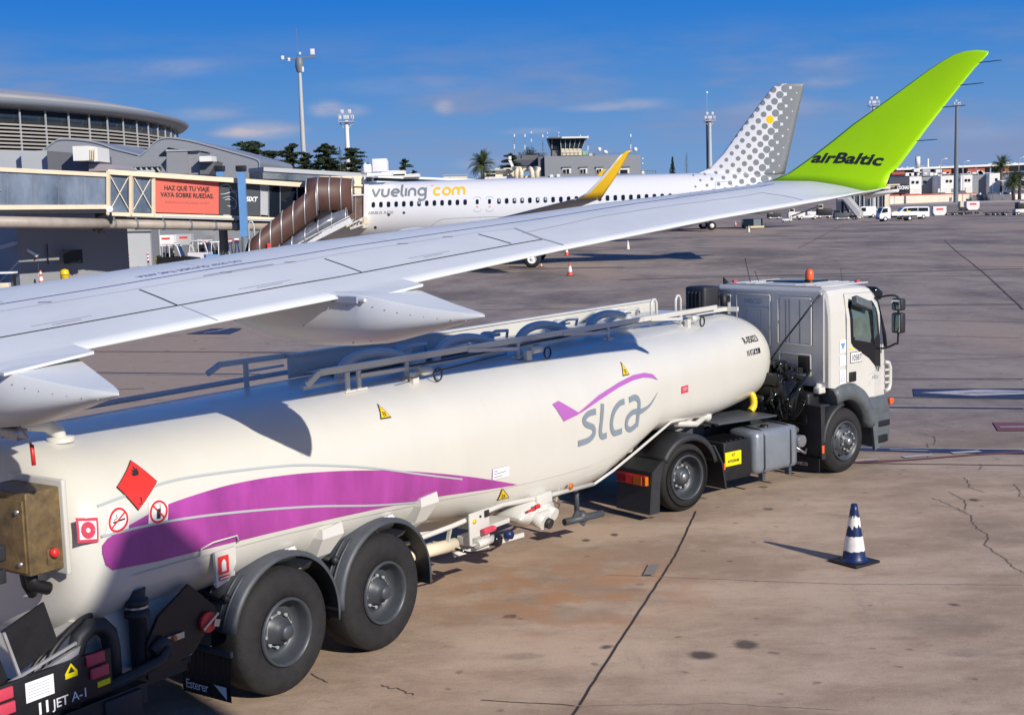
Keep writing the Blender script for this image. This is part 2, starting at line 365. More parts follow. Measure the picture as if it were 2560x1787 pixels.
g = MB(); g.face([(-2500, -300, 0), (2500, -300, 0), (2500, 5500, 0), (-2500, 5500, 0)]); tag(g.build('apron', 'apron'), kind='structure')
M('paint_white', (.55, .54, .54), .7, col2=(.36, .33, .32), scale=5); M('paint_red', (.22, .07, .085), .8, col2=(.16, .075, .075), scale=3)
M('paint_dark', (.05, .055, .075), .8, col2=(.085, .08, .09), scale=2); M('paint_blue', (.015, .03, .09), .7, col2=(.04, .05, .10), scale=2)
M('crack_soft', (.09, .068, .058), .9, col2=(.15, .115, .095), scale=4); M('crack', (.035, .028, .025), .9); M('patch_grey', (.21, .19, .175), .9, var=.1, scale=8); M('pale_seam', (.40, .33, .27), .9, col2=(.30, .23, .19), scale=6); M('oil', (.07, .055, .05), .6, col2=(.16, .125, .10), scale=7)
M('tar', (.11, .09, .088), .8, col2=(.16, .13, .125), scale=3)
GZ = [0]
def gline(name, pts, w, mat, z, rag=0., n=1):
    GZ[0] += 1; z += GZ[0]*.0003; b = MB(); P = []
    for i in range(len(pts)-1):
        a, c = gp(*pts[i]), gp(*pts[i+1])
        for k in range(n if i < len(pts)-2 else n+1): P.append(a.lerp(c, k/n)+V3((random.gauss(0, rag), random.gauss(0, rag), 0)))
    b.ribbon([(p.x, p.y) for p in P], w, lambda x, y: (x, y, z)); return tag(b.build(name, mat), kind='structure')
# expansion joint that runs out from under the drive wheel
gline('joint_line', [(1405, 1830), (1535, 1625), (1633, 1475), (1690, 1385), (1740, 1278)], .026, 'crack', .004, .003, 12)
gline('joint_line', [(2080, 1157), (2560, 1164)], .05, 'crack', .004, .008, 20)
gline('joint_line', [(1440, 1764), (1790, 1757), (2100, 1775)], .012, 'pale_seam', .004, .006, 20); gline('joint_line', [(1200, 1750), (1440, 1764)], .012, 'crack', .004, .006, 12)
gline('joint_line', [(1520, 1437), (1660, 1442), (2100, 1460), (2560, 1462)], .012, 'pale_seam', .004, .006, 12)
for pts in ([(2330, 1245), (2375, 1263), (2415, 1280)], [(2410, 1195), (2425, 1210), (2422, 1218), (2460, 1231)], [(2375, 1230), (2410, 1250), (2415, 1270), (2413, 1275)],
            [(2330, 1262), (2390, 1272), (2425, 1288), (2435, 1310), (2445, 1322), (2468, 1335), (2472, 1345), (2462, 1360), (2480, 1378), (2510, 1395), (2535, 1420), (2575, 1440)],
            [(2535, 1211), (2552, 1228), (2548, 1240), (2575, 1248)], [(2295, 1082), (2335, 1092), (2340, 1100), (2335, 1112)], [(2325, 1060), (2380, 1070)],
            [(2450, 1160), (2455, 1168), (2448, 1175)], [(2320, 1110), (2322, 1135), (2320, 1145)], [(780, 1685), (820, 1708)], [(955, 1715), (1000, 1725), (1035, 1738)]):
    gline('crack', pts, .011, 'crack_soft', .005, .010, 6)
# painted stand markings beside and beyond the cab
gline('painted_line', [(1990, 1117), (2318, 1126), (2560, 1130)], .42, 'paint_blue', .004)
gline('painted_line', [(1990, 1118), (2560, 1125)], .055, 'paint_white', .008)
gline('painted_line', [(2225, 1125), (2320, 1128)], .05, 'paint_white', .008)
gline('painted_line', [(2120, 1158), (2280, 1150), (2430, 1138), (2600, 1128)], .11, 'paint_red', .006)
for a in ([(2135, 1153), (2195, 1149)], [(2258, 1144), (2332, 1138)], [(2380, 1134), (2450, 1129)]): gline('painted_line', a, .14, 'paint_white', .008)
gline('painted_line', [(2225, 947), (2560, 948)], .10, 'paint_red', .004); gline('painted_line', [(2225, 950), (2560, 951)], .07, 'paint_white', .008)
def quad(name, pts, mat, z):
    GZ[0] += 1; z += GZ[0]*.0003; b = MB(); b.face([tuple(gp(*p)+V3((0, 0, z))) for p in pts]); return tag(b.build(name, mat), kind='structure')
quad('painted_marking', [(2282, 973), (2600, 972), (2600, 999), (2285, 992)], 'paint_blue', .004)
quad('painted_marking', [(2300, 983), (2450, 975), (2600, 979), (2600, 985), (2440, 991)], 'paint_white', .008)
gline('painted_line', [(2410, 985), (2600, 980)], .05, 'paint_blue', .012)
gline('painted_line', [(2215, 994), (2560, 998)], .05, 'paint_dark', .004); gline('painted_line', [(2225, 1019), (2560, 1022)], .10, 'paint_blue', .004); gline('painted_line', [(2225, 1017), (2560, 1020)], .05, 'paint_white', .008)
quad('painted_marking', [(2482, 1057), (2600, 1058), (2600, 1078), (2495, 1078)], 'paint_red', .004); gline('painted_line', [(2500, 1069), (2600, 1068)], .09, 'paint_white', .008)
# markings and joints seen between the wing and the tank, far side of the truck
gline('painted_line', [(190, 879), (700, 881), (1200, 884)], .09, 'paint_red', .004); gline('painted_line', [(600, 882), (830, 884)], .06, 'paint_dark', .006)
gline('painted_line', [(170, 931), (610, 936), (1000, 938)], .09, 'paint_dark', .004); gline('painted_line', [(170, 934), (610, 939)], .06, 'paint_white', .006)
gline('painted_line', [(260, 975), (360, 972)], .05, 'paint_dark', .004)
quad('painted_marking', [(465, 836), (530, 822), (605, 821), (600, 826), (575, 836)], 'paint_blue', .004); gline('painted_line', [(510, 833), (545, 828), (590, 817)], .09, 'paint_white', .008)
gline('painted_line', [(1150, 776), (1700, 768), (2560, 760)], .10, 'paint_dark', .004)
for (a, b, w) in (([(1020, 678), (1560, 668)], 1, 3.0), ([(1180, 735), (1800, 722)], 1, .25), ([(1200, 760), (1560, 756)], 1, .22), ([(1400, 621), (1960, 608), (2560, 600)], 1, .6), ([(1550, 700), (2560, 672)], 1, .8), ([(1250, 600), (2200, 588)], 1, .5),
                  ([(1500, 640), (2560, 628)], 1, .4), ([(1600, 690), (2560, 690)], 1, .35), ([(2050, 660), (2560, 668)], 1, .35), ([(2230, 765), (2560, 763)], 1, .3), ([(2230, 800), (2560, 806)], 1, .18), ([(2250, 838), (2560, 846)], 1, .15), ([(2230, 905), (2560, 893)], 1, .12)):
    gline('joint_line', a, w*.35, 'tar', .004, .02, 12)
gline('joint_line', [(2360, 600), (2395, 632), (2450, 674), (2510, 728), (2560, 775)], .05, 'crack_soft', .006, .01, 8)
gline('joint_line', [(2110, 560), (2000, 620)], .12, 'tar', .008, .05, 5)

quad('patch', [(1622, 1413), (1648, 1412), (1633, 1440), (1608, 1440)], 'patch_grey', .002)
# ================= tank trailer =================
# local frame: +X forward along the trailer, +Y to its left (away from us), Z up, origin on the ground below the rear axle
TR = thing('tank_trailer', 'long cream fuel tank semi-trailer with purple swoosh, parked under the wing in front of us', 'trailer', (-3.118, 12.076, 0), R(55.4))
TOP, HW, EX = 2.53, 1.25, 2.6
def lerpt(x, xs, ys):
    if x <= xs[0]: return ys[0]
    for i in range(len(xs)-1):
        if x <= xs[i+1]: return ys[i]+(ys[i+1]-ys[i])*(x-xs[i])/(xs[i+1]-xs[i])
    return ys[-1]
def tbot(al): return lerpt(al, [-2.5, 2, 3.5, 5.0, 5.8, 6.3, 7.2, 9.4, 11], [.95, .92, .80, .70, .72, .85, 1.14, 1.06, 1.05])
def exl(al): return lerpt(al, [0, 2.5, 4.0, 9.0, 10.6], [2.6, 2.8, 4.4, 4.0, 2.6])
def tsec(al, sc=1.0, n=56):
    zb = tbot(al); zc, hz_ = (TOP+zb)/2, (TOP-zb)/2; out = []
    if sc < 1: zc2 = zc
    for k in range(n):
        a = 2*math.pi*k/n; c, q = math.cos(a), math.sin(a)
        e_ = EX if q > 0 else exl(al); y = math.copysign(abs(c)**(2/e_), c)*HW; z = math.copysign(abs(q)**(2/e_), q)*hz_
        d = 1-sc
        out.append((al, y*(1-d*.5/HW*1.0) if 0 else y-math.copysign(min(abs(y), d), y), zc+z-math.copysign(min(abs(z), d), z)))
    return out
tb = MB(); secs = []
for al, ins in ((-2.13, 1.3), (-2.13, .6), (-2.12, .22), (-2.08, .12), (-2.02, .06), (-1.94, .02), (-1.84, 0)): secs.append(tsec(al, 1-ins))
al = -1.6
while al < 10.4:
    secs.append(tsec(al)); al += .2
for al, ins in ((10.5, 0), (10.68, .015), (10.82, .06), (10.94, .14), (11.02, .26), (11.08, .45), (11.11, .75), (11.12, 1.3)): secs.append(tsec(al, 1-ins))
tb.loft(secs, cap=False); tank = tb.build('tank', 'cream_tank', TR)
def tskin(off=.004):
    def fn(al, z):
        zb = tbot(al); zc, h = (TOP+zb)/2, (TOP-zb)/2
        q = min(abs((z-zc)/h), .999); e_ = EX if z > zc else exl(al); y = HW*(1-q**e_)**(1/e_)
        gy = (y/HW)**(e_-1)/HW; gz = math.copysign(q**(e_-1)/h, z-zc); L = math.hypot(gy, gz)
        return (al, -(y+off*gy/L), z+off*gz/L)
    return fn
TG = (.12, .05)
def tdecal(name, pts, mat, off=.004, parent=tank, sm=False):
    b = MB(); b.poly2(pts, tskin(off), grid=TG); return b.build(name, mat, parent)
def tline(name, pts, w, mat, off=.008, sm=0):
    b = MB(); b.ribbon([(p[0], p[1]) for p in (smooth_pts(pts, sm) if sm else pts)], w, tskin(off), grid=TG); return b.build(name, mat, tank)
ptop = [(-1.70, 1.885), (-1.431, 1.946), (-1.204, 1.985), (-.893, 2.004), (-.565, 2.012), (-.225, 2.0), (.1, 1.975), (.458, 1.935), (.982, 1.858), (1.668, 1.73), (2.335, 1.577), (3.0, 1.405), (3.759, 1.185)]
pbot = [(3.2, 1.24), (2.398, 1.325), (1.338, 1.412), (.603, 1.462), (-.171, 1.505), (-.839, 1.535), (-1.353, 1.556), (-1.80, 1.595), (-1.86, 1.65), (-1.885, 1.75), (-1.88, 1.81), (-1.83, 1.85)]
tdecal('purple_swoosh', [p[:2] for p in smooth_pts(ptop, 4)]+pbot, 'purple')
tline('grey_stripe', [(-1.852, 2.099), (-1.4, 2.135), (-.9, 2.142), (.1, 2.057), (.675, 1.962), (1.318, 1.819), (2.046, 1.621), (2.708, 1.447)], .018, 'line_grey', sm=5)
tline('grey_stripe', [(-1.885, 1.880), (-1.226, 1.855), (-.5, 1.775), (.423, 1.632), (1.327, 1.455), (2.123, 1.325)], .02, 'line_grey', .009, sm=5)
def frame_pts(P, k):          # shrink an outline towards its middle
    cx = sum(p[0] for p in P)/len(P); cy = sum(p[1] for p in P)/len(P)
    return [(cx+(p[0]-cx)*k, cy+(p[1]-cy)*k) for p in P]
D4 = [(-1.339, 2.341), (-1.236, 2.167), (-1.506, 1.995), (-1.623, 2.193)]
pl = tdecal('hazard_placard', D4, 'ink', .010); tdecal('placard_face', frame_pts(D4, .955), 'sign_red', .0125, pl)
fl = [(-.03, 0), (-.045, .03), (-.02, .025), (-.028, .06), (0, .04), (.004, .085), (.022, .05), (.035, .06), (.04, .025), (.028, 0)]
tdecal('flame_mark', [(-1.40+x*.9+y*.3, 2.235+y*.8) for x, y in fl], 'ink', .015, pl)
b = MB(); b.text('3', lambda x, y: tskin(.015)(-1.47+x+y*.4, 2.035+y), .07, bold=.01, align='CENTER'); b.build('placard_number', 'ink', pl)
def qm(Q):              # unit square onto a sign's four measured corners (upper left, upper right, lower right, lower left)
    Q = [V3((*q, 0)) for q in Q]
    return lambda x, y: tuple(((Q[3]*(1-x)+Q[2]*x)*(1-y)+(Q[0]*(1-x)+Q[1]*x)*y))[:2]
def qdec(name, Q, pts, mat, off, parent=tank, w=None):
    f = qm(Q); b = MB(); P = [f(*p) for p in pts]
    if w: b.ribbon(P, w, tskin(off))
    else: b.poly2(P, tskin(off), grid=TG)
    return b.build(name, mat, parent)
SQ = [(0, 0), (1, 0), (1, 1), (0, 1)]
def circ(r, n=28): return [(.5+math.cos(2*math.pi*k/n)*r, .5+math.sin(2*math.pi*k/n)*r) for k in range(n+1)]
def nosign(Q, kind):
    s = qdec('prohibition_sign', Q, SQ, 'sign_white', .006)
    qdec('ring', Q, circ(.42), 'sign_red', .0095, s, .018); qdec('bar', Q, [(.22, .24), (.78, .76)] if kind == 'smoke' else [(.22, .76), (.78, .24)], 'sign_red', .0125, s, .014)
    if kind == 'smoke': qdec('pictogram', Q, [(.25, .42), (.8, .52)], 'ink', .0105, s, .012); qdec('smoke_mark', Q, [p[:2] for p in smooth_pts([(.26, .50), (.42, .58), (.36, .70)], 4)], 'ink', .0105, s, .006)
    else: qdec('pictogram', Q, [(.40, .22), (.6, .22), (.6, .62), (.40, .62)], 'ink', .0105, s); qdec('aerial_mark', Q, [(.57, .6), (.57, .82)], 'ink', .0105, s, .006)
nosign([(-1.763, 2.074), (-1.584, 2.049), (-1.627, 1.864), (-1.844, 1.875)], 'smoke'); nosign([(-1.385, 2.048), (-1.197, 2.033), (-1.239, 1.85), (-1.435, 1.861)], 'phone')
Q = [(-2.075, 2.056), (-1.883, 2.021), (-1.914, 1.844), (-2.10, 1.876)]
s_ = qdec('emergency_stop_sign', Q, SQ, 'pink_red', .006); qdec('sign_face', Q, [(.1, .13), (.9, .13), (.9, .87), (.1, .87)], 'sign_white', .009, s_); qdec('target_ring', Q, circ(.22), 'pink_red', .012, s_, .045)
def exsign(P):          # corners: top, lower front, lower rear
    A, Bc, Cc = [V3((*p, 0)) for p in P]; m_ = (A+Bc+Cc)/3; k_ = 1.25; P2 = [m_+(p-m_)*k_ for p in (A, Bc, Cc)]
    o = tdecal('warning_triangle', [p[:2] for p in P2], 'ink', .006); tdecal('triangle_face', [tuple(m_+(p-m_)*.80)[:2] for p in P2], 'yellow', .009, o)
    X_ = (P2[1]-P2[2]); Y_ = P2[0]-(P2[1]+P2[2])/2
    b = MB(); b.text('EX', lambda x, y: tskin(.012)(*(P2[2]+X_*(.5+x)+Y_*(.14+y))[:2]), .40, bold=.012, align='CENTER', sx=.62); b.build('sign_text', 'ink', o)
exsign([(1.746, 2.343), (1.759, 2.237), (1.63, 2.242)]); exsign([(6.375, 2.235), (6.386, 2.102), (6.255, 2.102)]); exsign([(3.461, 1.193), (3.632, 1.062), (3.449, 1.073)])
def ttext(name, body, al, z, size, mat, sx=1., slope=0., off=.006, bold=.01, shear=0., parent=tank):
    b = MB(); b.text(body, lambda x, y: tskin(off)(al+x, z+y+slope*x), size, bold=bold, sx=sx, shear=shear); return b.build(name, mat, parent)
ttext('registration_text', 'R-05023', 9.87, 2.12, .13, 'ink', 1.15, slope=0)
o = tdecal('fuel_grade_label', [(9.97, 1.945), (10.32, 1.945), (10.32, 2.025), (9.97, 2.025)], 'ink', .006)
ttext('label_text', 'JET A-1', 9.985, 1.957, .078, 'sign_white', 1.05, off=.009, parent=o)
for x in (9.86, 9.91): tdecal('label_bar', [(x, 1.945), (x+.018, 1.945), (x+.018, 2.025), (x, 2.025)], 'ink', .006)
o = tdecal('red_label', [(7.69, 1.675), (7.89, 1.675), (7.89, 1.773), (7.69, 1.773)], 'pink_red', .006); tline('label_line', [(7.72, 1.74), (7.86, 1.74)], .006, 'sign_white', .009)
tline('label_line', [(7.72, 1.715), (7.86, 1.715)], .004, 'sign_white', .009)
o = tdecal('data_plate', [(3.24, 1.335), (3.56, 1.32), (3.56, 1.44), (3.24, 1.455)], 'logo_purple', .006); tdecal('plate_face', frame_pts([(3.24, 1.335), (3.56, 1.32), (3.56, 1.44), (3.24, 1.455)], .965), 'sign_white', .009, o)
for i, (z, w) in enumerate(((1.425, .06), (1.395, .22), (1.36, .15))): tline('plate_text', [(3.27, z), (3.27+w, z-.004)], .009, 'logo_grey', .0125)
# company logo: sweeping wing over four letters
sw = [(4.67, 2.0), (5.05, 1.809), (5.554, 1.943), (6.105, 2.035), (6.474, 2.078), (6.752, 2.075), (6.936, 2.035), (7.04, 1.945), (6.9, 1.99), (6.70, 2.02), (6.45, 2.018), (6.072, 1.975), (5.538, 1.88), (5.222, 1.818), (5.026, 1.785), (4.707, 1.752), (4.53, 1.98)]
lg = tdecal('logo', sw, 'logo_purple', .005)
LW = .075
def letter(pts, w, sm=6):
    b = MB(); P = smooth_pts(pts, sm); n = len(P); ws = w if not isinstance(w, tuple) else [w[0]+(w[1]-w[0])*i/(n-1) for i in range(n)]
    b.ribbon([p[:2] for p in P], ws, tskin(.006), grid=TG); b.build('logo_letter', 'logo_grey', lg)
letter([(5.44, 1.765), (5.27, 1.762), (5.16, 1.71), (5.20, 1.645), (5.36, 1.58), (5.375, 1.50), (5.25, 1.445), (5.01, 1.44)], LW)
letter([(5.61, 1.835), (5.565, 1.65), (5.53, 1.50), (5.575, 1.435), (5.68, 1.435)], LW)
letter([(6.14, 1.79), (6.0, 1.775), (5.86, 1.69), (5.80, 1.55), (5.85, 1.44), (5.97, 1.425), (6.06, 1.43)], LW)
letter([(6.26, 1.79), (6.42, 1.80), (6.51, 1.72), (6.475, 1.55), (6.44, 1.42)], LW*1.05)
letter([(6.49, 1.615), (6.33, 1.62), (6.20, 1.56), (6.18, 1.46), (6.28, 1.41), (6.42, 1.44)], LW*.95)
letter([(6.46, 1.60), (6.62, 1.61), (6.82, 1.66), (7.02, 1.79)], (.09, .004))
# belly seam, saddles
tline('seam', [(-1.6, 1.50), (0, 1.46), (1.5, 1.36), (2.6, 1.27), (3.5, 1.20), (5.3, 1.12), (6.2, 1.2)], .012, 'white_paint', .010, 3)
for x in (.70, 2.15):
    b = MB(); b.loft([[(x-.14, -1.235, 1.38), (x+.13, -1.235, 1.40), (x+.13, -.6, 1.40), (x-.14, -.6, 1.38)], [(x-.17, -1.265, 1.30), (x+.12, -1.265, 1.30), (x+.12, -.6, 1.3), (x-.17, -.6, 1.3)],
                      [(x-.17, -1.17, 1.12), (x+.02, -1.17, 1.12), (x+.02, -.6, 1.12), (x-.17, -.6, 1.12)], [(x-.30, -1.0, .98), (x-.12, -1.0, .98), (x-.12, -.6, .98), (x-.3, -.6, .98)]], smooth=False)
    b.build('saddle', 'white_paint', TR)
for x in (8.35, 9.05):
    b = MB(); b.loft([[(x-.05, -1.19, 1.46), (x+.25, -1.19, 1.46), (x+.25, -.8, 1.46), (x-.05, -.8, 1.46)], [(x-.1, -1.16, 1.34), (x+.1, -1.16, 1.34), (x+.1, -.8, 1.34), (x-.1, -.8, 1.34)],
                      [(x-.2, -.95, 1.06), (x-.02, -.95, 1.06), (x-.02, -.6, 1.06), (x-.2, -.6, 1.06)]], smooth=False); b.build('saddle', 'white_paint', TR)
M('nut_pale', (.42, .43, .45), .4, metal=.3)
# wheels
def wheel(parent, c, R_, w, kind, side=-1, name='wheel', rr=.30):
    x, y, z = c; q = side            # y = lateral of the outer face; q -1: outer face looks to -Y
    b = MB(); f = -q                  # inward direction
    rim = rr
    prof = [(y+f*.06, rim), (y+f*.015, rim+.02), (y-f*0+f*.0, rim+.10), (y+f*.004, R_-.10), (y+f*.02, R_-.05), (y+f*.055, R_-.012), (y+f*.08, R_), (y+f*(w-.08), R_), (y+f*(w-.055), R_-.012), (y+f*(w-.0), R_-.08), (y+f*w, rim)]
    b.lathe(prof, (x, 0, z), 'Y', 44); 
    for k in range(4):                # tread grooves as dark rings slightly proud
        pass
    if kind == 'dish':                # deep dish trailer wheel with projecting hub
        p2 = [(y+f*.015, rim+.012), (y-f*.012, rim+.005), (y-f*.012, rim-.012), (y+f*.03, rim-.02), (y+f*.09, rim-.035), (y+f*.17, rim-.05), (y+f*.175, .20), (y+f*.15, .185), (y+f*.15, .13), (y+f*.06, .115), (y+f*.05, .075), (y-f*.0, .068), (y-f*.02, .055), (y-f*.02, 0)]
    elif kind == 'drive':
        p2 = [(y+f*.015, rim+.012), (y-f*.01, rim+.005), (y-f*.01, rim-.012), (y+f*.03, rim-.02), (y+f*.10, rim-.035), (y+f*.14, rim-.05), (y+f*.17, .185), (y+f*.15, .12), (y+f*.06, .105), (y+f*.05, .06), (y+f*.05, 0)]
    else:
        p2 = [(y+f*.015, rim+.012), (y-f*.01, rim+.005), (y-f*.01, rim-.012), (y+f*.04, rim-.03), (y+f*.06, rim-.06), (y+f*.0, .20), (y-f*.02, .17), (y-f*.02, .10), (y-f*.07, .085), (y-f*.08, .05), (y-f*.08, 0)]
    wh = MB(); wh.lathe(p2, (x, 0, z), 'Y', 36); wo_ = wh.build(name, 'rim', parent)
    ty = b.build('tyre', 'tyre', wo_)
    nb = MB(); nr_ = .155 if kind != 'front' else .145; yy = y+f*(.145 if kind == 'dish' else (.14 if kind == 'drive' else -.03))
    for k in range(10):
        a = 2*math.pi*(k+.3)/10
        nb.cyl((x+math.cos(a)*nr_, yy, z+math.sin(a)*nr_), (x+math.cos(a)*nr_, yy-f*.035, z+math.sin(a)*nr_), .016, 6)
    for k in range(0, 10, 2):
        a, a2 = 2*math.pi*(k+.3)/10, 2*math.pi*(k+1.3)/10
        nb.bar((x+math.cos(a)*nr_, yy-f*.03, z+math.sin(a)*nr_), (x+math.cos(a2)*nr_, yy-f*.03, z+math.sin(a2)*nr_), .006, .018, up=(0, 1, 0))
    nb.build('nut_indicators', 'nut_pale', wo_)
    if kind != 'dish':
        hb = MB()
        for k in range(8):
            a = 2*math.pi*(k+.5)/8; rr2 = .205 if kind == 'drive' else .225; hy = y+f*(.162 if kind == 'drive' else .022)
            hb.lathe([(hy-f*.004, .0), (hy-f*.004, .027), (hy+f*.01, .027)], (x+math.cos(a)*rr2, 0, z+math.sin(a)*rr2), 'Y', 12)
        hb.build('vent_holes', 'black', wo_)
        cp = MB(); cy = y+f*(.05 if kind == 'drive' else -.08)
        cp.lathe([(cy+f*.01, .055), (cy-f*.01, .05), (cy-f*.014, 0)], (x, 0, z), 'Y', 20); cp.build('hub_cap', 'steel', wo_)
    return wo_
RW = .57
for xa in (.04, 1.40):
    wheel(TR, (xa, -1.25, RW), RW, .43, 'dish'); wheel(TR, (xa, 1.25, RW), RW, .43, 'dish', 1)
b = MB()
for xa in (.04, 1.40): b.cyl((xa, -1.0, RW), (xa, 1.0, RW), .075, 12)
b.build('axle', 'plastic', TR)
def fender(parent, xa, zc, r, a0, a1, y0, y1, mat='fender', lip=.05, name='mudguard', ext=None):
    b = MB(); n = 26; outer = []
    sgn = 1 if y1 > y0 else -1
    def sec(a, rr):
        return (xa+math.cos(a)*rr, zc+math.sin(a)*rr)
    secs = []
    for k in range(n+1):
        a = R(a0+(a1-a0)*k/n); o_, i_, l_ = sec(a, r), sec(a, r-.018), sec(a, r-lip); oc = sec(a, r-.03)
        secs.append([(l_[0], y0, l_[1]), (oc[0], y0, oc[1]), (o_[0], y0+sgn*.03, o_[1]), (o_[0], y1, o_[1]), (i_[0], y1, i_[1]), (i_[0], y0+sgn*.03, i_[1]), (l_[0], y0+sgn*.012, l_[1])])
    b.loft(secs); return b.build(name, mat, parent)
F1 = fender(TR, .04, .60, .70, 168, -8, -1.28, -.74); F2 = fender(TR, 1.42, .60, .70, 182, -10, -1.28, -.74)
for xa in (.04, 1.42): fender(TR, xa, .60, .70, 175, -5, 1.28, .74)
for fd, xa in ((F1, .04), (F2, 1.42)):
    b = MB(); ang = R(145); b.tube([(xa+math.cos(ang)*.73, -1.14, .60+math.sin(ang)*.73), (xa+math.cos(ang)*.76, -.85, .60+math.sin(ang)*.76), (xa+math.cos(ang)*.76, -.70, .60+math.sin(ang)*.76)], .022, 8)
    for yy in (-1.14, -.86):
        b.ball((xa+math.cos(ang)*.74, yy, .6+math.sin(ang)*.74), .04, 10, 6)
    b.build('bracket', 'plastic', fd)
    b = MB()
    for yy in (-1.17, -1.1, -.90, -.83):
        b.tube([(xa+math.cos(R(q))*.707, yy, .6+math.sin(R(q))*.707) for q in range(124, 168, 6)], .011, 6)
    b.build('ribs', 'fender', fd)
    b = MB(); a = R(78); b.box((xa+math.cos(a)*.705, -1.18, .6+math.sin(a)*.705), (.13, .012, .012), Matrix.Rotation(0, 4, 'Y')); b.box((xa+math.cos(a)*.698, -1.2, .6+math.sin(a)*.704), (.10, .035, .012), Matrix.Rotation(R(12), 4, 'Y')); b.build('reflector', 'sign_white', fd)
# mud flap hanging behind the rearmost wheel
b = MB(); fx = lambda y: -.66-.30*((y+1.26)/.56)*0
P0 = []
rows = []
for j in range(7):
    z = .56-.40*j/6; rows.append([(-.655-.03*math.sin(j/6*2)+.004*(i % 2), -1.27+.60*i/24, z) for i in range(25)])
b.loft(rows, closed=False, cap=False, smooth=False); flap = b.build('mud_flap', 'black', TR)
MATS['black'].node_tree.nodes['Principled BSDF'].inputs['Roughness'].default_value = .35
b = MB(); b.text('Esterer', lambda x, y: (-.708, -.735-x, .215+y), .115, bold=.012, sx=.92, spacing=.9)
b.poly2([(-1.24, .19), (-1.24, .30), (-1.09, .30)], lambda x, y: (-.708, x, y)); b.build('flap_text', 'sign_white', flap)
b = MB(); b.box((-.655, -.97, .575), (.03, .6, .05)); b.build('flap_clamp', 'fender', flap)
# side pipe along the belly, valve group, hose, bottom valves
b = MB(); b.tube([(1.7, -.95, .86), (2.6, -1.17, .96), (3.47, -1.2, 1.01), (4.31, -1.2, .93), (5.43, -1.18, .86)], .028, 8)
b.build('side_pipe', 'white_paint', TR)
b = MB(); b.tube([(5.43, -1.20, .86), (5.87, -1.22, .95), (6.5, -1.20, 1.08), (7.5, -1.18, 1.31), (8.2, -1.1, 1.26), (9.3, -.95, 1.2)], .018, 8); b.build('guard_rail', 'white_paint', TR)
b = MB(); b.tube([(8.0, -1.0, 1.2), (8.5, -1.05, 1.12), (8.9, -1.0, 1.16), (9.4, -.8, 1.16)], .045, 10); b.ball((8.95, -1.0, 1.16), .08); b.build('front_pipe', 'white_paint', TR)
b = MB(); b.cyl((4.34, -1.2, .92), (4.34, -1.2, .96), .05); b.ball((4.33, -1.2, .935), .05, 10, 8, (1.6, 1, 1)); b.build('pipe_coupling', 'white_paint', TR)
b = MB(); b.box((2.98, -1.24, .88), (.36, .02, .34), R(0), .004); b.box((2.98, -1.15, .74), (.30, .2, .1), None, .01); b.cyl((2.9, -1.26, .70), (3.2, -1.26, .70), .045, 12); b.cyl((2.82, -1.05, .65), (3.35, -1.24, .66), .025, 8); b.bar((2.7, -1.1, .62), (3.7, -1.32, .64), .03, .05); b.build('valve_panel', 'white_paint', TR)
b = MB(); b.lathe([(-1.262, 0), (-1.262, .028), (-1.25, .028)], (2.88, 0, .96), 'Y', 16); b.build('gauge', 'yellow', TR)
b = MB(); b.box((3.10, -1.262, 1.0), (.07, .015, .07)); b.lathe([(-1.262, 0), (-1.262, .014), (-1.25, .014)], (2.99, 0, .99), 'Y', 12); b.build('switch_label', 'ink', TR)
b = MB(); b.box((3.07, -1.3, .83), (.2, .05, .06), None, .01); b.ball((3.16, -1.31, .83), .028, 8, 6); b.build('pink_cover', 'pink_red', TR)
b = MB(); b.lathe([(-1.36, 0), (-1.36, .045), (-1.28, .05)], (3.42, 0, .70), 'Y', 18); b.build('blue_cap', 'blue', TR)
b = MB(); b.lathe([(-1.33, 0), (-1.33, .065), (-1.2, .06)], (3.22, 0, .68), 'Y', 18); b.tube([(2.6, -1.2, .72), (2.72, -1.28, .66), (2.9, -1.3, .63), (3.1, -1.3, .6), (3.4, -1.2, .57), (3.5, -1.1, .6)], .014, 8); b.build('black_valve', 'black_gloss', TR)
b = MB(); b.loft([[(3.7+.12*i, -1.1+math.cos(a)*.18, .80+math.sin(a)*r_) for a in [2*math.pi*k/14 for k in range(14)]] for i, r_ in enumerate((.02, .11, .15, .17, .17, .15, .12))]); b.build('sump', 'white_paint', TR)
b = MB(); b.cyl((4.05, -1.18, .76), (4.05, -1.38, .70), .085, 16); b.cyl((4.3, -1.15, .80), (4.3, -1.36, .74), .075, 16); b.box((4.25, -1.2, .92), (.32, .14, .14), None, .03); b.box((4.15, -1.3, .74), (.26, .1, .14), None, .03); b.build('outlet_valve', 'white_paint', TR)
b = MB(); b.cyl((4.1, -1.36, .70), (4.1, -1.43, .68), .06, 16); b.build('outlet_cap', 'plastic', TR)
b = MB(); b.bar((3.82, -1.3, .87), (4.05, -1.32, .89), .02, .02); b.box((3.98, -1.33, .90), (.08, .03, .05), None, .008); b.build('valve_handle', 'red', TR)
b = MB(); b.tube([(4.45, -1.2, .88), (4.62, -1.22, .78), (4.55, -1.22, .70), (4.4, -1.25, .68)], .006, 6); b.build('cable', 'black', TR)
for x in (4.86,):
    b = MB(); b.lathe([(-1.245, 0), (-1.245, .035), (-1.22, .038)], (x, 0, .95), 'Y', 16); b.build('side_marker', 'amber', TR)
b = MB()
for x in (2.6, 3.4, 4.1, 4.7): b.box((x, -1.0, .80), (.5, .35, .05)) if x in (3.4, 4.1) else b.bar((x, -1.1, .78), (x, -1.15, .96), .02, .04)
b.box((2.0, -.85, .66), (1.5, .1, .12)); b.build('underframe', 'white_paint', TR)
b = MB(); b.cyl((1.9, -1.0, .76), (2.75, -1.08, .72), .07, 14); b.build('hose', 'cream', TR)
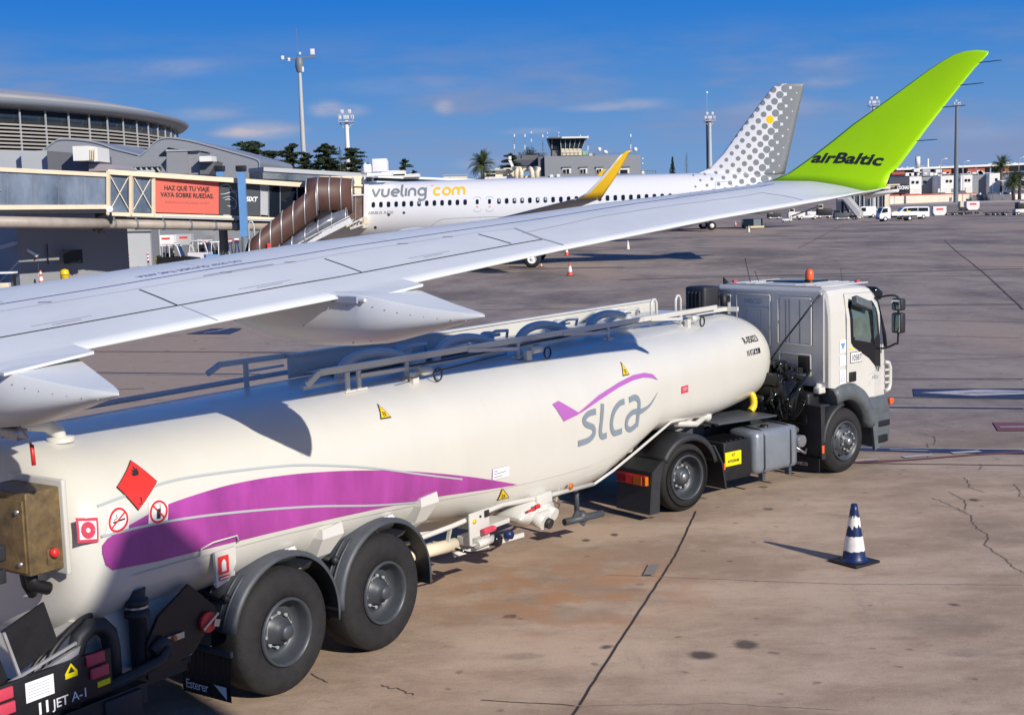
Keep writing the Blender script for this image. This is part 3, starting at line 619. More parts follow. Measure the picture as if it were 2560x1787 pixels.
# landing leg
b = MB(); b.cyl((5.75, -.75, .78), (5.75, -.75, .36), .035, 10); b.cyl((5.45, -.75, .33), (6.05, -.95, .34), .045, 14); b.ball((5.75, -.82, .35), .08); b.bar((5.62, -.8, .42), (5.8, -.84, .26), .03, .1); b.build('landing_leg', 'fender', TR)
b = MB()
for s_ in (-1, 1): b.bar((5.9, s_*.45, .84), (10.2, s_*.45, 1.0), .08, .16)
b.bar((-2.0, .45, .85), (5.8, .45, .72), .08, .2); b.bar((-2.0, -.45, .85), (5.8, -.45, .72), .08, .2); b.build('chassis_rail', 'white_paint', TR)
# fire extinguisher plate
b = MB(); pts = [(-.80, 1.50), (-.57, 1.50), (-.57, 1.36), (-.66, 1.23), (-.80, 1.20)]; b.prism(pts, -1.295, -1.27); b.box((-.62, -1.15, 1.42), (.05, .22, .04)); b.box((-.62, -1.15, 1.28), (.05, .3, .04)); ep = b.build('extinguisher_plate', 'white_paint', TR)
b = MB(); b.poly2([(-.775, 1.30), (-.655, 1.30), (-.655, 1.455), (-.775, 1.455)], lambda x, y: (x, -1.299, y)); b.poly2([(-.775, 1.25), (-.655, 1.25), (-.655, 1.285), (-.775, 1.285)], lambda x, y: (x, -1.299, y)); b.build('extinguisher_symbol', 'sign_red', ep)
b = MB(); b.poly2([(-.74, 1.325), (-.69, 1.325), (-.69, 1.40), (-.705, 1.425), (-.72, 1.425), (-.74, 1.40)], lambda x, y: (x, -1.302, y)); b.ribbon([(-.765, 1.267), (-.665, 1.267)], .012, lambda x, y: (x, -1.302, y)); b.build('extinguisher_mark', 'sign_white', ep)
b = MB(); b.tube([(-.95, -1.272, 1.50), (-.93, -1.28, 1.56), (-.80, -1.28, 1.585), (-.52, -1.27, 1.58), (-.5, -1.26, 1.52)], .008, 6); b.build('handle', 'white_paint', ep)
# brass control box on the tank's rear head
bx = MB(); bx.box((-2.30, -.87, 2.0), (.30, .56, .62), None, .012); BXo = bx.build('control_box', 'brass', TR)
b = MB(); b.box((-2.458, -.90, 1.985), (.02, .46, .54), None, .006); b.build('box_door', 'brass', BXo)
b = MB(); b.lathe([(-2.485, 0), (-2.485, .018), (-2.46, .02)], (0, -1.07, 2.17), 'X', 14); b.lathe([(-2.485, 0), (-2.485, .018), (-2.46, .02)], (0, -1.07, 1.78), 'X', 14); b.build('lock', 'steel', BXo)
b = MB(); b.box((-2.25, -1.153, 1.80), (.10, .01, .12), None, .003); b.build('switch_plate', 'brass', BXo)
b = MB(); b.cyl((-2.25, -1.15, 1.83), (-2.25, -1.19, 1.83), .035, 16); b.ball((-2.25, -1.19, 1.83), .035, 12, 8, (1, .5, 1)); b.build('stop_button', 'red', BXo)
b = MB(); b.box((-2.14, -.86, 2.0), (.04, .66, .72), None, .01); b.build('box_frame', 'white_paint', TR)
b = MB(); b.tube([(-2.35, -1.0, 1.70), (-2.33, -1.0, 1.58), (-2.2, -1.0, 1.52)], .05, 8); b.tube([(-2.3, -.85, 1.70), (-2.28, -.85, 1.55), (-2.2, -.8, 1.45)], .04, 8); b.build('cable_loom', 'black', TR)
# rear end: cream skirt, black vertical pipe, U bend, low pipes, black side panel, light board
b = MB(); b.loft([[(-2.05, -1.06, .62), (-.9, -1.06, .62), (-.9, .9, .62), (-2.05, .9, .62)], [(-2.0, -1.02, 1.2), (-.9, -1.02, 1.2), (-.9, .9, 1.2), (-2.0, .9, 1.2)]], smooth=False); b.build('rear_body', 'white_paint', TR)
b = MB(); b.lathe([(.70, .07), (1.12, .07), (1.13, .10), (1.17, .10), (1.18, .075), (1.22, .075), (1.23, .095), (1.27, .095), (1.28, .07), (1.36, .08)], (-1.50, -1.13, 0), 'Z', 20); b.build('discharge_pipe', 'plastic', TR)
b = MB(); b.lathe([(1.205, .098), (1.222, .098)], (-1.50, -1.13, 0), 'Z', 20); b.build('pipe_ring', 'steel', TR)
b = MB(); b.tube([(-1.50, -1.13, .75), (-1.36, -1.18, .72), (-1.30, -1.24, .80), (-1.30, -1.24, .86), (-1.36, -1.24, .90), (-1.46, -1.24, .84)], .05, 10)
b.tube([(-1.32, -1.24, .84), (-1.40, -1.26, .76), (-1.6, -1.26, .73), (-1.85, -1.24, .70), (-2.0, -1.15, .66), (-2.6, -1.1, .6)], .048, 12); b.build('low_pipe', 'plastic', TR)
b = MB(); b.tube([(-1.78, -1.15, .65), (-1.78, -1.15, .95), (-1.80, -1.15, 1.08), (-1.87, -1.15, 1.16), (-1.97, -1.15, 1.18), (-2.07, -1.15, 1.12), (-2.12, -1.15, 1.0), (-2.15, -1.15, .80), (-2.18, -1.15, .62)], .07, 14); b.build('bend_pipe', 'plastic', TR)
b = MB(); b.tube(smooth_pts([(-1.9, -1.08, 1.24), (-2.05, -1.12, 1.23), (-2.3, -1.15, 1.10), (-2.42, -1.15, .90), (-2.46, -1.15, .62)], 5), .026, 8); b.tube(smooth_pts([(-2.0, -1.08, 1.20), (-2.2, -1.1, 1.15), (-2.45, -1.1, 1.0), (-2.6, -1.1, .7)], 5), .02, 8); b.build('air_hose', 'black', TR)
b = MB(); b.prism([(-1.36, 1.10), (-1.03, 1.28), (-.76, 1.02), (-.76, .94), (-1.02, .70), (-1.5, .62), (-1.5, .9)], -1.22, -1.19); sp_ = b.build('side_panel', 'black', TR)
b = MB(); b.cyl((-.87, -1.22, .92), (-.87, -1.26, .92), .085, 20); b.build('round_reflector', 'sign_red', sp_)
b = MB(); b.bar((-.95, -1.27, .88), (-.78, -1.27, .98), .02, .02); b.box((-.80, -1.27, .90), (.06, .012, .06), Matrix.Rotation(R(20), 4, 'Y')); b.build('reflector_bracket', 'steel', sp_)
b = MB(); b.box((-1.24, -1.235, .89), (.22, .02, .05)); b.build('marker_strip', 'steel', sp_); b = MB(); b.lathe([(-1.26, 0), (-1.258, .025), (-1.24, .027)], (-1.24, 0, .89), 'Y', 14); b.build('side_marker', 'amber', sp_)
b = MB(); b.box((-2.55, -1.24, .77), (1.35, .05, .34), None, .01); LB = b.build('light_board', 'black', TR); LB.location.z = .07
def lface(x, y): return (x, -1.268, y)
b = MB(); b.box((-2.03, -1.275, .90), (.16, .03, .085), None, .008); b.box((-2.0, -1.275, .79), (.16, .03, .085), None, .008); b.build('red_light', 'pink_red', LB)
b = MB(); b.box((-2.85, -1.275, .88), (.20, .03, .085), None, .008); b.box((-2.84, -1.275, .77), (.20, .03, .085), None, .008); b.build('red_light', 'pink_red', LB)
b = MB(); b.poly2([(-2.64, .75), (-2.40, .75), (-2.40, .90), (-2.64, .90)], lface); b.build('white_label', 'sign_white', LB)
b = MB()
for k in range(5): b.ribbon([(-2.62, .87-k*.022), (-2.44, .87-k*.022)], .005, lambda x, y: (x, -1.271, y))
b.build('label_lines', 'line_grey', LB)
b = MB(); b.poly2([(-2.30, .82), (-2.19, .82), (-2.19, .86), (-2.245, .93), (-2.30, .86)], lface); b.build('hazard_label', 'sign_yellow', LB)
b = MB(); b.poly2([(-2.275, .858), (-2.215, .858), (-2.245, .905)], lambda x, y: (x, -1.271, y)); b.build('hazard_mark', 'ink', LB)
b = MB(); b.poly2([(-2.02, .665), (-1.90, .665), (-1.90, .71), (-2.02, .71)], lface); b.build('yellow_label', 'sign_yellow', LB)
b = MB(); b.text('JET A-1', lambda x, y: lface(-2.42+x, .635+y), .10, bold=.012, sx=1.0); b.poly2([(-2.54, .63), (-2.52, .63), (-2.52, .72), (-2.54, .72)], lface); b.poly2([(-2.48, .63), (-2.46, .63), (-2.46, .72), (-2.48, .72)], lface); b.build('board_text', 'sign_white', LB)
b = MB(); b.box((-2.1, -.4, .52), (1.2, 1.6, .16)); b.box((-1.75, -1.1, .42), (.35, .25, .32), None, .01); b.box((-1.4, -.6, .55), (.9, .9, .1)); b.build('rear_underrun', 'plastic', TR)
b = MB(); b.bar((-2.3, -1.0, .62), (-.9, -1.0, .62), .08, .14); b.build('rear_rail', 'plastic', TR)
# folded access platform hanging over the rear corner
pf = MB()
def slab(b, o, u, v, w, t):
    o, u, v = V3(o), V3(u), V3(v); n_ = u.cross(v).normalized()*t; b.loft([[o, o+u, o+u+v, o+v], [o+n_, o+u+n_, o+u+v+n_, o+v+n_]], smooth=False)
slab(pf, (-2.72, -1.16, 1.36), (.36, 0, .12), (.10, -.0, -.34), 0, .02); slab(pf, (-3.12, -1.16, 1.28), (.30, 0, .10), (.12, 0, -.38), 0, .02); PF = pf.build('folding_step', 'black', TR)
b = MB(); b.bar((-3.1, -1.2, .80), (-2.1, -1.2, 1.06), .03, .05); b.bar((-2.73, -1.19, 1.36), (-2.63, -1.19, 1.02), .02, .02); b.bar((-3.1, -1.22, .92), (-2.15, -1.22, 1.12), .02, .02); b.build('step_frame', 'alu', PF)
b = MB(); b.cyl((-2.78, -1.2, 1.7), (-2.78, -1.2, 2.4), .035, 12); b.box((-2.78, -1.2, 1.95), (.14, .14, .12), None, .02); b.box((-2.76, -1.2, 1.78), (.1, .1, .1), None, .01); b.build('post', 'plastic', PF)
# ---- top of the tank: walkway, rails, roll hoops, manhole pipes ----
def topz(y, off=0): return (TOP+.74)/2+((TOP-.74)/2)*(1-min(abs(y)/HW, .999)**EX)**(1/EX)+off
b = MB(); b.bar((2.05, .55, 2.62), (10.3, .55, 2.60), .02, .24); b.bar((2.05, .55, 2.75), (10.3, .55, 2.725), .07, .025); b.build('coaming', 'white_paint', TR)
b = MB(); b.tube([(-1.9, .85, 2.52), (2.2, .85, 2.52), (9.6, .85, 2.50)], .028, 8); b.bar((2.2, .2, 2.56), (10.2, .2, 2.56), .5, .015); b.build('walkway', 'white_paint', TR)
b = MB(); b.bar((1.14, .62, 2.755), (2.1, .62, 2.74), .04, .055); b.bar((1.14, .62, 2.755), (.97, .62, 2.68), .04, .05)
for x in (1.5,): b.bar((x, .62, 2.45), (x, .62, 2.74), .05, .03)
b.bar((1.5, .62, 2.64), (2.05, .62, 2.64), .025, .025); b.build('handrail', 'white_paint', TR)
b = MB(); YR = -.62
b.bar((1.27, YR, 2.715), (10.1, YR, 2.645), .035, .065); b.bar((1.27, YR, 2.715), (1.10, YR, 2.62), .035, .06)
for x in (1.68, 1.85, 2.62, 4.72, 6.84, 8.93):
    zb = topz(YR)-.02; b.bar((x, YR, zb), (x, YR, 2.68-.0065*x), .05, .025); b.box((x, YR, zb+.03), (.16, .09, .02))
for x0, z0, x1, z1 in ((1.85, 2.615, 2.6, 2.60), (3.7, 2.67, 4.7, 2.585), (5.7, 2.66, 6.84, 2.57), (8.0, 2.64, 8.93, 2.57)): b.bar((x0, YR-.02, z0), (x1, YR-.02, z1), .02, .04)
b.build('handrail', 'white_paint', TR)
b = MB(); b.bar((9.2, -.55, 2.60), (10.65, -.55, 2.575), .04, .06); b.bar((10.6, -.75, 2.575), (10.6, -.35, 2.575), .05, .07); b.bar((10.6, -.6, 2.5), (10.6, -.6, 2.68), .03, .03); b.build('front_rail', 'white_paint', TR)
b = MB(); b.bar((1.2, -.45, 2.56), (10.2, -.45, 2.56), .04, .035); b.build('cable_tray', 'white_paint', TR)
b = MB(); b.tube([(2.1, -.5, 2.60), (3.5, -.5, 2.585), (5.0, -.48, 2.59), (7.0, -.47, 2.6), (9.0, -.5, 2.6), (10.3, -.52, 2.61)], .009, 6); b.tube([(2.3, -.8, 2.52), (3.4, -.72, 2.54), (4.4, -.68, 2.56)], .008, 6); b.build('cable', 'black', TR)
for x in (2.62, 4.28, 5.95, 7.65):      # padded hoops over the manholes
    b = MB(); b.tube(smooth_pts([(x-.55, -.15, 2.5), (x-.5, -.15, 2.63), (x-.30, -.15, 2.72), (x, -.15, 2.74), (x+.35, -.15, 2.69), (x+.6, -.15, 2.60), (x+.68, -.15, 2.52)], 5), .055, 12); b.build('hoop_pipe', 'white_paint', TR)
    b = MB(); b.lathe([(2.5, .26), (2.58, .26), (2.60, .22), (2.62, 0)], (x+.9, .15, 0), 'Z', 24); b.lathe([(2.6, .09), (2.7, .09), (2.72, .05), (2.72, 0)], (x+.9, .15, 0), 'Z', 14); b.box((x+.9, .15, 2.66), (.5, .05, .04)); b.tube([(x+.6, .1, 2.62), (x+.8, -.05, 2.74), (x+1.1, -.02, 2.72), (x+1.25, .1, 2.62)], .02, 8); b.build('manhole', 'white_paint', TR)
for x in (2.62, 4.78, 8.95):          # small clamps with coiled cable beside the rail
    b = MB(); zc_ = topz(-.72); b.box((x, -.72, zc_+.06), (.10, .05, .12)); b.cyl((x+.05, -.74, zc_+.12), (x+.22, -.76, zc_+.12), .05, 12); b.build('limit_switch', 'white_paint', TR)
    b = MB(); 
    for j in range(2): b.tube([(x+.30+math.cos(a)*.07, -.80-.01*j, zc_+.06+math.sin(a)*.07+j*.006) for a in [2*math.pi*k/16 for k in range(16)]], .007, 6, closed=True)
    b.box((x+.2, -.72, zc_+.14), (.09, .06, .06), None, .01); b.build('cable_coil', 'plastic', TR)
for x in (9.55, 10.35):
    b = MB(); b.tube([(x, .2, 2.5), (x, .2, 2.72), (x+.05, .2, 2.78), (x+.12, .2, 2.78), (x+.17, .2, 2.72), (x+.17, .2, 2.5)], .022, 8); b.build('grab_handle', 'white_paint', TR)
b = MB(); b.tube([(-1.60, -.45, 2.48), (-1.62, -.45, 2.58), (-1.70, -.42, 2.65), (-1.95, -.35, 2.70)], .06, 14); b.lathe([(2.50, .11), (2.54, .11), (2.55, .0)], (-1.60, -.45, 0), 'Z', 20); b.build('vent_pipe', 'white_paint', TR)

# ================= tractor unit =================
TC = thing('truck_tractor', 'white low roofed tractor truck with orange beacon at the front of the fuel trailer', 'truck', (1.610, 18.813, 0), R(39.4))
b = MB()
# cab shell: sections along x (rear 3.23 .. front 4.78)
def cabsec(x, zb, zt, hw, r=.12):
    P = [(-hw, zb), (-hw, zb+.8), (-hw+.01, zt-r-.25), (-hw+.05, zt-r), (-hw+.05+r*.35, zt-r*.3), (-hw+.05+r, zt), (hw-.05-r, zt), (hw-.05-r*.35, zt-r*.3), (hw-.05, zt-r), (hw-.01, zt-r-.25), (hw, zb+.8), (hw, zb)]
    return [(x, p[0], p[1]) for p in P]
b.loft([cabsec(3.18, 1.37, 2.83, 1.17), cabsec(3.21, 1.36, 2.88, 1.2), cabsec(3.7, 1.30, 2.89, 1.2), cabsec(4.08, 1.16, 2.88, 1.2), cabsec(4.30, 1.10, 2.85, 1.19), cabsec(4.50, 1.06, 2.74, 1.15), cabsec(4.68, 1.05, 2.2, 1.10), cabsec(4.76, 1.05, 1.7, 1.06), cabsec(4.78, 1.05, 1.3, 1.05)], smooth=False)
cab = b.build('cab', 'white_paint', TC)
mod = cab.modifiers.new('bev', 'BEVEL'); mod.width = .02; mod.segments = 2; mod.limit_method = 'ANGLE'
# rear wall: embossed panels, vent, maker's name
XR = 3.175
def rw(off=0): return lambda x, y: (XR-off, -x, y)     # x runs towards our side when seen from behind
b = MB()
def rframe(x0, x1, z0, z1, w=.025):
    for a, c in (((x0, z0), (x1, z0)), ((x1, z0), (x1, z1)), ((x1, z1), (x0, z1)), ((x0, z1), (x0, z0))): b.bar((XR-.008, -a[0], a[1]), (XR-.008, -c[0], c[1]), .035, w, bev=.006)
rframe(.22, .86, 2.0, 2.72); rframe(-.62, .06, 1.95, 2.75); rframe(-1.0, -.75, 2.0, 2.72); rframe(.25, .85, 1.53, 1.85)
for x in (-.42, -.15): b.bar((XR-.006, -x, 2.02), (XR-.006, -x, 2.50), .02, .02)
b.bar((XR-.006, .58, 2.54), (XR-.006, -.02, 2.54), .02, .02)
for x in (.42, .62, .1, .35): b.bar((XR-.006, -x, 1.55 if x < .2 else 2.02), (XR-.006, -x, 1.82 if x < .2 else 2.68), .02, .018)
b.bar((XR-.005, 1.0, 2.80), (XR-.005, -1.05, 2.80), .02, .03); b.bar((XR-.005, -1.08, 1.45), (XR-.005, -1.08, 2.78), .02, .03)
b.build('rear_panel', 'white_paint', cab)
b = MB(); b.text('IVECO', lambda x, y: (XR-.014, .47-x, 2.60+y), .11, bold=.015, sx=1.1); b.build('maker_name', 'line_grey', cab)
b = MB(); b.box((XR-.02, -.72, 1.70), (.02, .20, .26), None, .008); vt = b.build('vent', 'black', cab)
b = MB(); [b.box((XR-.033, -.72, 1.60+.03*k), (.015, .17, .012)) for k in range(8)]; b.build('slats', 'plastic', vt)
b = MB(); b.box((3.9, 0, 2.895), (1.2, 1.9, .02), None, .008)
for y in (-.8, -.6, -.4, .4, .6, .8): b.box((3.9, y, 2.905), (1.1, .03, .012))
b.build('roof_panel', 'white_paint', cab)
b = MB(); b.box((4.1, .15, 2.915), (.62, .78, .03), None, .01); b.build('roof_hatch', 'black_gloss', cab)
# beacon and roof things
b = MB(); b.lathe([(2.90, .085), (2.94, .085), (2.95, .07)], (3.95, -.22, 0), 'Z', 18); bc = b.build('beacon', 'black', cab); b = MB(); b.lathe([(2.95, .065), (3.03, .07), (3.09, .06), (3.12, .03), (3.125, 0)], (3.95, -.22, 0), 'Z', 18); b.build('lens', 'orange', bc)
for (x, y, h, s_) in ((3.5, .95, .05, .03), (4.35, -.85, .05, .03)): b = MB(); b.box((x, y, 2.915), (.08, .05, .05), None, .012); b.build('marker_light', 'pink_red', cab)
b = MB(); b.prism([(3.3, 2.88), (3.44, 2.88), (3.30, 2.99)], 1.0, 1.03); b.build('horn_fin', 'black', cab)
b = MB(); b.tube([(3.62, .72, 2.9), (3.56, .78, 3.30)], .006, 5); b.tube([(3.7, .6, 2.9), (3.66, .66, 3.08)], .005, 5); b.tube([(4.3, -.6, 2.9), (4.28, -.58, 3.12)], .004, 5); b.build('aerial', 'black', cab)
# side: door with seam, window, sticker, number
YS = -1.205
def side(off=0): return lambda x, y: (x, YS-off-.0, y)
b = MB(); door = [(3.58, 1.42), (3.58, 2.78), (4.28, 2.76), (4.44, 2.62), (4.62, 2.0), (4.69, 1.60), (4.70, 1.10), (4.14, 1.12), (3.97, 1.28), (3.78, 1.38)]
def cab_y(z, x=4): 
    y = 1.2 if z < 2.4 else 1.2-.05*(z-2.4)/.35
    if x > 4.30: y -= (x-4.30)*.22
    return -y-.006
b.poly2(door, lambda x, y: (x, cab_y(y, x)-.004, y), grid=(.1, .2)); dr = b.build('door', 'white_paint', cab)
b = MB()
for P in ([(3.58, 1.42), (3.58, 2.78), (4.28, 2.76), (4.44, 2.62)], [(3.58, 1.42), (3.78, 1.38), (3.97, 1.28), (4.14, 1.12)], [(4.70, 1.10), (4.14, 1.12)]): b.ribbon(P, .012, lambda x, y: (x, cab_y(y, x)-.007, y), grid=(.1, .2))
b.build('door_seam', 'gap_soft', dr)
win = [(3.75, 2.0), (3.72, 2.60), (3.78, 2.66), (4.38, 2.64), (4.56, 2.50), (4.74, 2.02), (4.78, 1.56), (4.62, 1.50), (4.30, 1.78), (3.85, 1.95)]
win = [(3.69, 2.02), (3.65, 2.62), (3.68, 2.66), (4.26, 2.63), (4.38, 2.50), (4.50, 1.98), (4.52, 1.57), (4.43, 1.50), (4.15, 1.74), (3.75, 1.95)]
b = MB(); b.poly2(win, lambda x, y: (x, cab_y(y, x)-.012, y), grid=(.1, .2)); ws = b.build('window_surround', 'black_gloss', dr)
wg = [(3.74, 2.10), (3.70, 2.60), (3.73, 2.62), (4.10, 2.60), (4.20, 2.05), (4.18, 2.02)]
b = MB(); b.poly2(wg, lambda x, y: (x, cab_y(y, x)-.016, y), grid=(.1, .2)); b.build('window_glass', M('glass_green', (.10, .14, .125), .06, spec=.9, var=.25, scale=5), ws)
b = MB(); b.poly2([(3.76, 2.06), (4.18, 1.98), (4.18, 2.04), (3.78, 2.10)], lambda x, y: (x, cab_y(y, x)-.018, y)); b.build('window_sill', 'plastic_grey', ws)
b = MB(); b.poly2([(4.27, 2.02), (4.23, 2.56), (4.31, 2.54), (4.39, 2.10)], lambda x, y: (x, cab_y(y, x)-.016, y), grid=(.1, .2)); b.build('quarter_glass', M('glass_bluish', (.05, .08, .09), .06, spec=.9), ws)
b = MB(); b.box((3.86, -1.29, 2.62), (.42, .10, .14), Matrix.Rotation(R(18), 4, 'Y') @ Matrix.Rotation(R(-20), 4, 'X'), .02); b.build('visor', 'plastic_grey', dr)
b = MB(); b.box((3.72, -1.22, 1.49), (.16, .03, .15), None, .01); b.build('door_handle', 'black', dr)
b = MB(); b.poly2([(3.62+.05, 1.70), (3.96, 1.70), (3.96, 1.87), (3.67, 1.87)], lambda x, y: (x, -1.216, y)); npl = b.build('number_plate', 'ink', dr)
b = MB(); b.poly2([(3.68, 1.71), (3.95, 1.71), (3.95, 1.86), (3.68, 1.86)], lambda x, y: (x, -1.218, y)); b.build('plate_face', 'sign_white', npl)
b = MB(); b.text('10587', lambda x, y: (3.69+x, -1.221, 1.735+y), .135, bold=.008, sx=.75); b.build('plate_text', 'ink', npl)
b = MB(); b.poly2([(3.66, 1.91), (3.76, 1.915), (3.76, 1.945), (3.66, 1.94)], lambda x, y: (x, -1.216, y)); b.build('yellow_sticker', 'sign_yellow', dr)
b = MB(); b.text('310', lambda x, y: (4.33+x, -1.218, 1.525+y), .09, bold=.01, sx=1.2); b.text('slca', lambda x, y: (4.22+x, -1.218, 1.40+y), .12, shear=.3, sx=1.1)
for k in (0, 1): b.ribbon([(4.15, 1.36-.035*k), (4.52, 1.36-.035*k)], .008, lambda x, y: (x, cab_y(y, x)-.010, y))
b.ribbon([p[:2] for p in smooth_pts([(4.15, 1.47), (4.23, 1.49), (4.34, 1.52), (4.48, 1.50)], 4)], .01, lambda x, y: (x, cab_y(y, x)-.010, y)); b.build('door_lettering', 'line_grey', dr)
for z0, z1 in ((1.88, 2.08), (1.68, 1.84), (1.40, 1.62)):
    b = MB(); b.poly2([(3.42, z0), (3.57, z0), (3.57, z1), (3.42, z1)], lambda x, y: (x, -1.206, y)); st = b.build('sticker', 'sign_white', cab)
    if z0 != 1.68: b = MB(); b.poly2([(3.44, z1-.05), (3.55, z1-.05), (3.495, z0+.04)], lambda x, y: (x, -1.209, y)) if z0 > 1.8 else b.ribbon([(3.44, z0+.05), (3.55, z0+.05), (3.495, z1-.05), (3.44, z0+.05)], .01, lambda x, y: (x, -1.209, y)); b.build('sticker_mark', 'post_blue', st)
b = MB()
for z in (1.60, 1.62): pass
b.tube([(4.66, -1.14, 1.62), (4.76, -1.15, 1.60), (4.80, -1.15, 1.52), (4.80, -1.15, 1.26), (4.77, -1.15, 1.18), (4.68, -1.14, 1.15)], .035, 10)
for z in (1.29, 1.39, 1.49): b.bar((4.68, -1.13, z), (4.79, -1.15, z), .03, .03)
b.build('wind_deflector', 'white_paint', cab)
# windscreen edge and sun visor
b = MB(); b.loft([[(4.47, y, 2.74), (4.75, y, 2.0), (4.78, y, 1.85), (4.80, y, 1.85), (4.77, y, 2.05), (4.49, y, 2.77)] for y in (-1.10, 1.10)], smooth=False); b.build('windscreen', 'glass_dark', cab)
b = MB(); b.box((4.60, 0, 2.72), (.22, 2.16, .14), Matrix.Rotation(R(30), 4, 'Y'), .03); b.build('sun_visor', 'black_gloss', cab)
# mirrors
b = MB(); b.tube(smooth_pts([(4.36, -1.16, 2.66), (4.46, -1.34, 2.70), (4.54, -1.44, 2.69), (4.56, -1.46, 2.60), (4.56, -1.46, 2.0), (4.54, -1.42, 1.94), (4.48, -1.28, 1.87), (4.44, -1.16, 1.86)], 5), .016, 8)
MI = b.build('mirror_arm', 'black', cab)
b = MB(); b.box((4.57, -1.46, 2.56), (.13, .19, .19), None, .035); b.box((4.57, -1.46, 2.27), (.13, .19, .32), None, .035); b.build('mirror', 'plastic', MI)
b = MB(); b.box((4.50, -1.46, 2.56), (.01, .15, .15), None, .003); b.box((4.50, -1.46, 2.27), (.01, .15, .27), None, .003); b.build('mirror_glass', M('mirror_glass', (.5, .55, .6), .03, 1.), MI)
b = MB(); b.tube([(4.6, 1.16, 2.6), (4.8, 1.42, 2.6), (4.9, 1.5, 2.5)], .016, 8); b.box((4.92, 1.55, 2.3), (.12, .2, .4), None, .03); b.build('mirror', 'plastic', cab)
# wheel arch cladding, steps, bumper
b = MB(); rows = []
for k in range(21):
    a = R(172-(172-8)*k/20); rows.append([(3.57+math.cos(a)*.60, -1.24, .55+math.sin(a)*.60), (3.57+math.cos(a)*.70, -1.25, .55+math.sin(a)*.74), (3.57+math.cos(a)*.78, -1.21, .60+math.sin(a)*.80), (3.57+math.cos(a)*.78, -.9, .60+math.sin(a)*.80), (3.57+math.cos(a)*.6, -.9, .55+math.sin(a)*.6)])
rows = rows[7:]; b.loft(rows, smooth=True); b.build('arch_cladding', 'plastic_grey', cab)
b = MB(); b.loft([[(4.13, -1.2, 1.14), (4.74, -1.12, 1.10), (4.74, -.8, 1.1), (4.15, -.8, 1.14)], [(4.20, -1.24, .95), (4.78, -1.16, .92), (4.78, -.8, .92), (4.22, -.8, .95)], [(4.24, -1.24, .78), (4.74, -1.16, .80), (4.74, -.8, .8), (4.28, -.8, .78)]], smooth=False); b.build('lower_cladding', 'plastic_grey', cab)
b = MB(); b.loft([[(4.20, -1.24, .80), (4.72, -1.19, .84), (4.72, -1.15, .84), (4.20, -1.20, .80)], [(4.27, -1.25, .26), (4.58, -1.22, .34), (4.58, -1.18, .34), (4.27, -1.2, .26)]], smooth=False); b.box((4.5, -1.0, .5), (.35, .3, .4)); stp = b.build('step_well', 'plastic_grey', cab)
b = MB(); b.box((4.53, -1.222, .66), (.30, .03, .09), None, .005); b.box((4.49, -1.232, .42), (.24, .03, .12), None, .005); b.build('step', 'black', stp)
b = MB(); b.box((4.74, 0, .60), (.22, 2.25, .58), None, .05); bp_ = b.build('bumper', 'plastic_grey', cab)
b = MB(); b.box((4.80, -1.17, .98), (.10, .05, .10), None, .015); b.build('indicator', 'orange', bp_)
b = MB(); b.box((4.86, -.85, .65), (.03, .4, .2), None, .02); b.box((4.86, .85, .65), (.03, .4, .2), None, .02); b.build('headlight', 'glass_dark', bp_)
# wheels
wheel(TC, (3.56, -1.2, .505), .505, .30, 'front'); wheel(TC, (3.56, 1.2, .505), .505, .30, 'front', 1)
wheel(TC, (0, -1.2, .48), .48, .28, 'drive', rr=.305); wheel(TC, (0, 1.2, .48), .48, .28, 'drive', 1, rr=.305)
wheel(TC, (0, -.88, .48), .48, .28, 'drive', rr=.305)
fender(TC, 3.56, .52, .62, 178, 100, -1.26, -.80, 'plastic', .06, 'front_mudguard')
b = MB(); b.box((3.0, -1.0, 1.12), (.22, .5, .03), None, .008); b.prism([(2.93, .30), (3.02, .3), (3.0, 1.12), (2.90, 1.12)], -1.24, -.72); mg = b.build('front_mudguard', 'plastic', TC)
b = MB(); b.box((2.88, -.98, .22), (.02, .5, .20)); mf = b.build('mud_flap', 'black', TC); b = MB(); b.text('IVECO', lambda x, y: (2.868, -.80-x, .19+y), .07, bold=.012, sx=1.1); b.build('flap_text', 'sign_white', mf)
b = MB(); b.box((2.94, -1.25, .46), (.05, .02, .12), None, .005); b.build('side_marker', 'orange', mg)
fender(TC, 0, .49, .60, 150, 15, -1.26, -.70, 'plastic', .09, 'drive_mudguard'); fender(TC, 0, .49, .60, 150, 15, 1.26, .70, 'plastic', .09, 'drive_mudguard')
b = MB(); b.loft([[(-.52, -1.26, .78), (-.52, -.62, .78), (-.56, -.62, .80), (-.56, -1.26, .80)], [(-.72, -1.26, .66), (-.72, -.62, .66), (-.75, -.62, .67), (-.75, -1.26, .67)], [(-.78, -1.26, .10), (-.78, -.62, .10), (-.81, -.62, .10), (-.81, -1.26, .10)]], smooth=False)
b.prism([(-.52, .80), (-.74, .66), (-.79, .10), (-.62, .10), (-.60, .5)], -1.262, -1.23)
b.loft([[(.50, -1.24, .85), (.50, -.8, .85), (.53, -.8, .86), (.53, -1.24, .86)], [(.66, -1.24, .6), (.66, -.8, .6), (.69, -.8, .6), (.69, -1.24, .6)], [(.74, -1.24, .2), (.74, -.8, .2), (.77, -.8, .2), (.77, -1.24, .2)]], smooth=False)
dg = b.build('drive_mudguard', 'plastic', TC)
b = MB(); b.box((-.80, -.92, .55), (.06, .54, .14), None, .008); rl = b.build('rear_light', 'lamp_red', dg); b = MB(); b.box((-.832, -1.06, .55), (.01, .16, .12)); b.box((-.80, -1.197, .55), (.06, .02, .12)); b.build('lens', 'amber', rl)
b = MB(); b.box((-.832, -.90, .55), (.008, .12, .12)); b.build('lens', 'sign_red', rl)
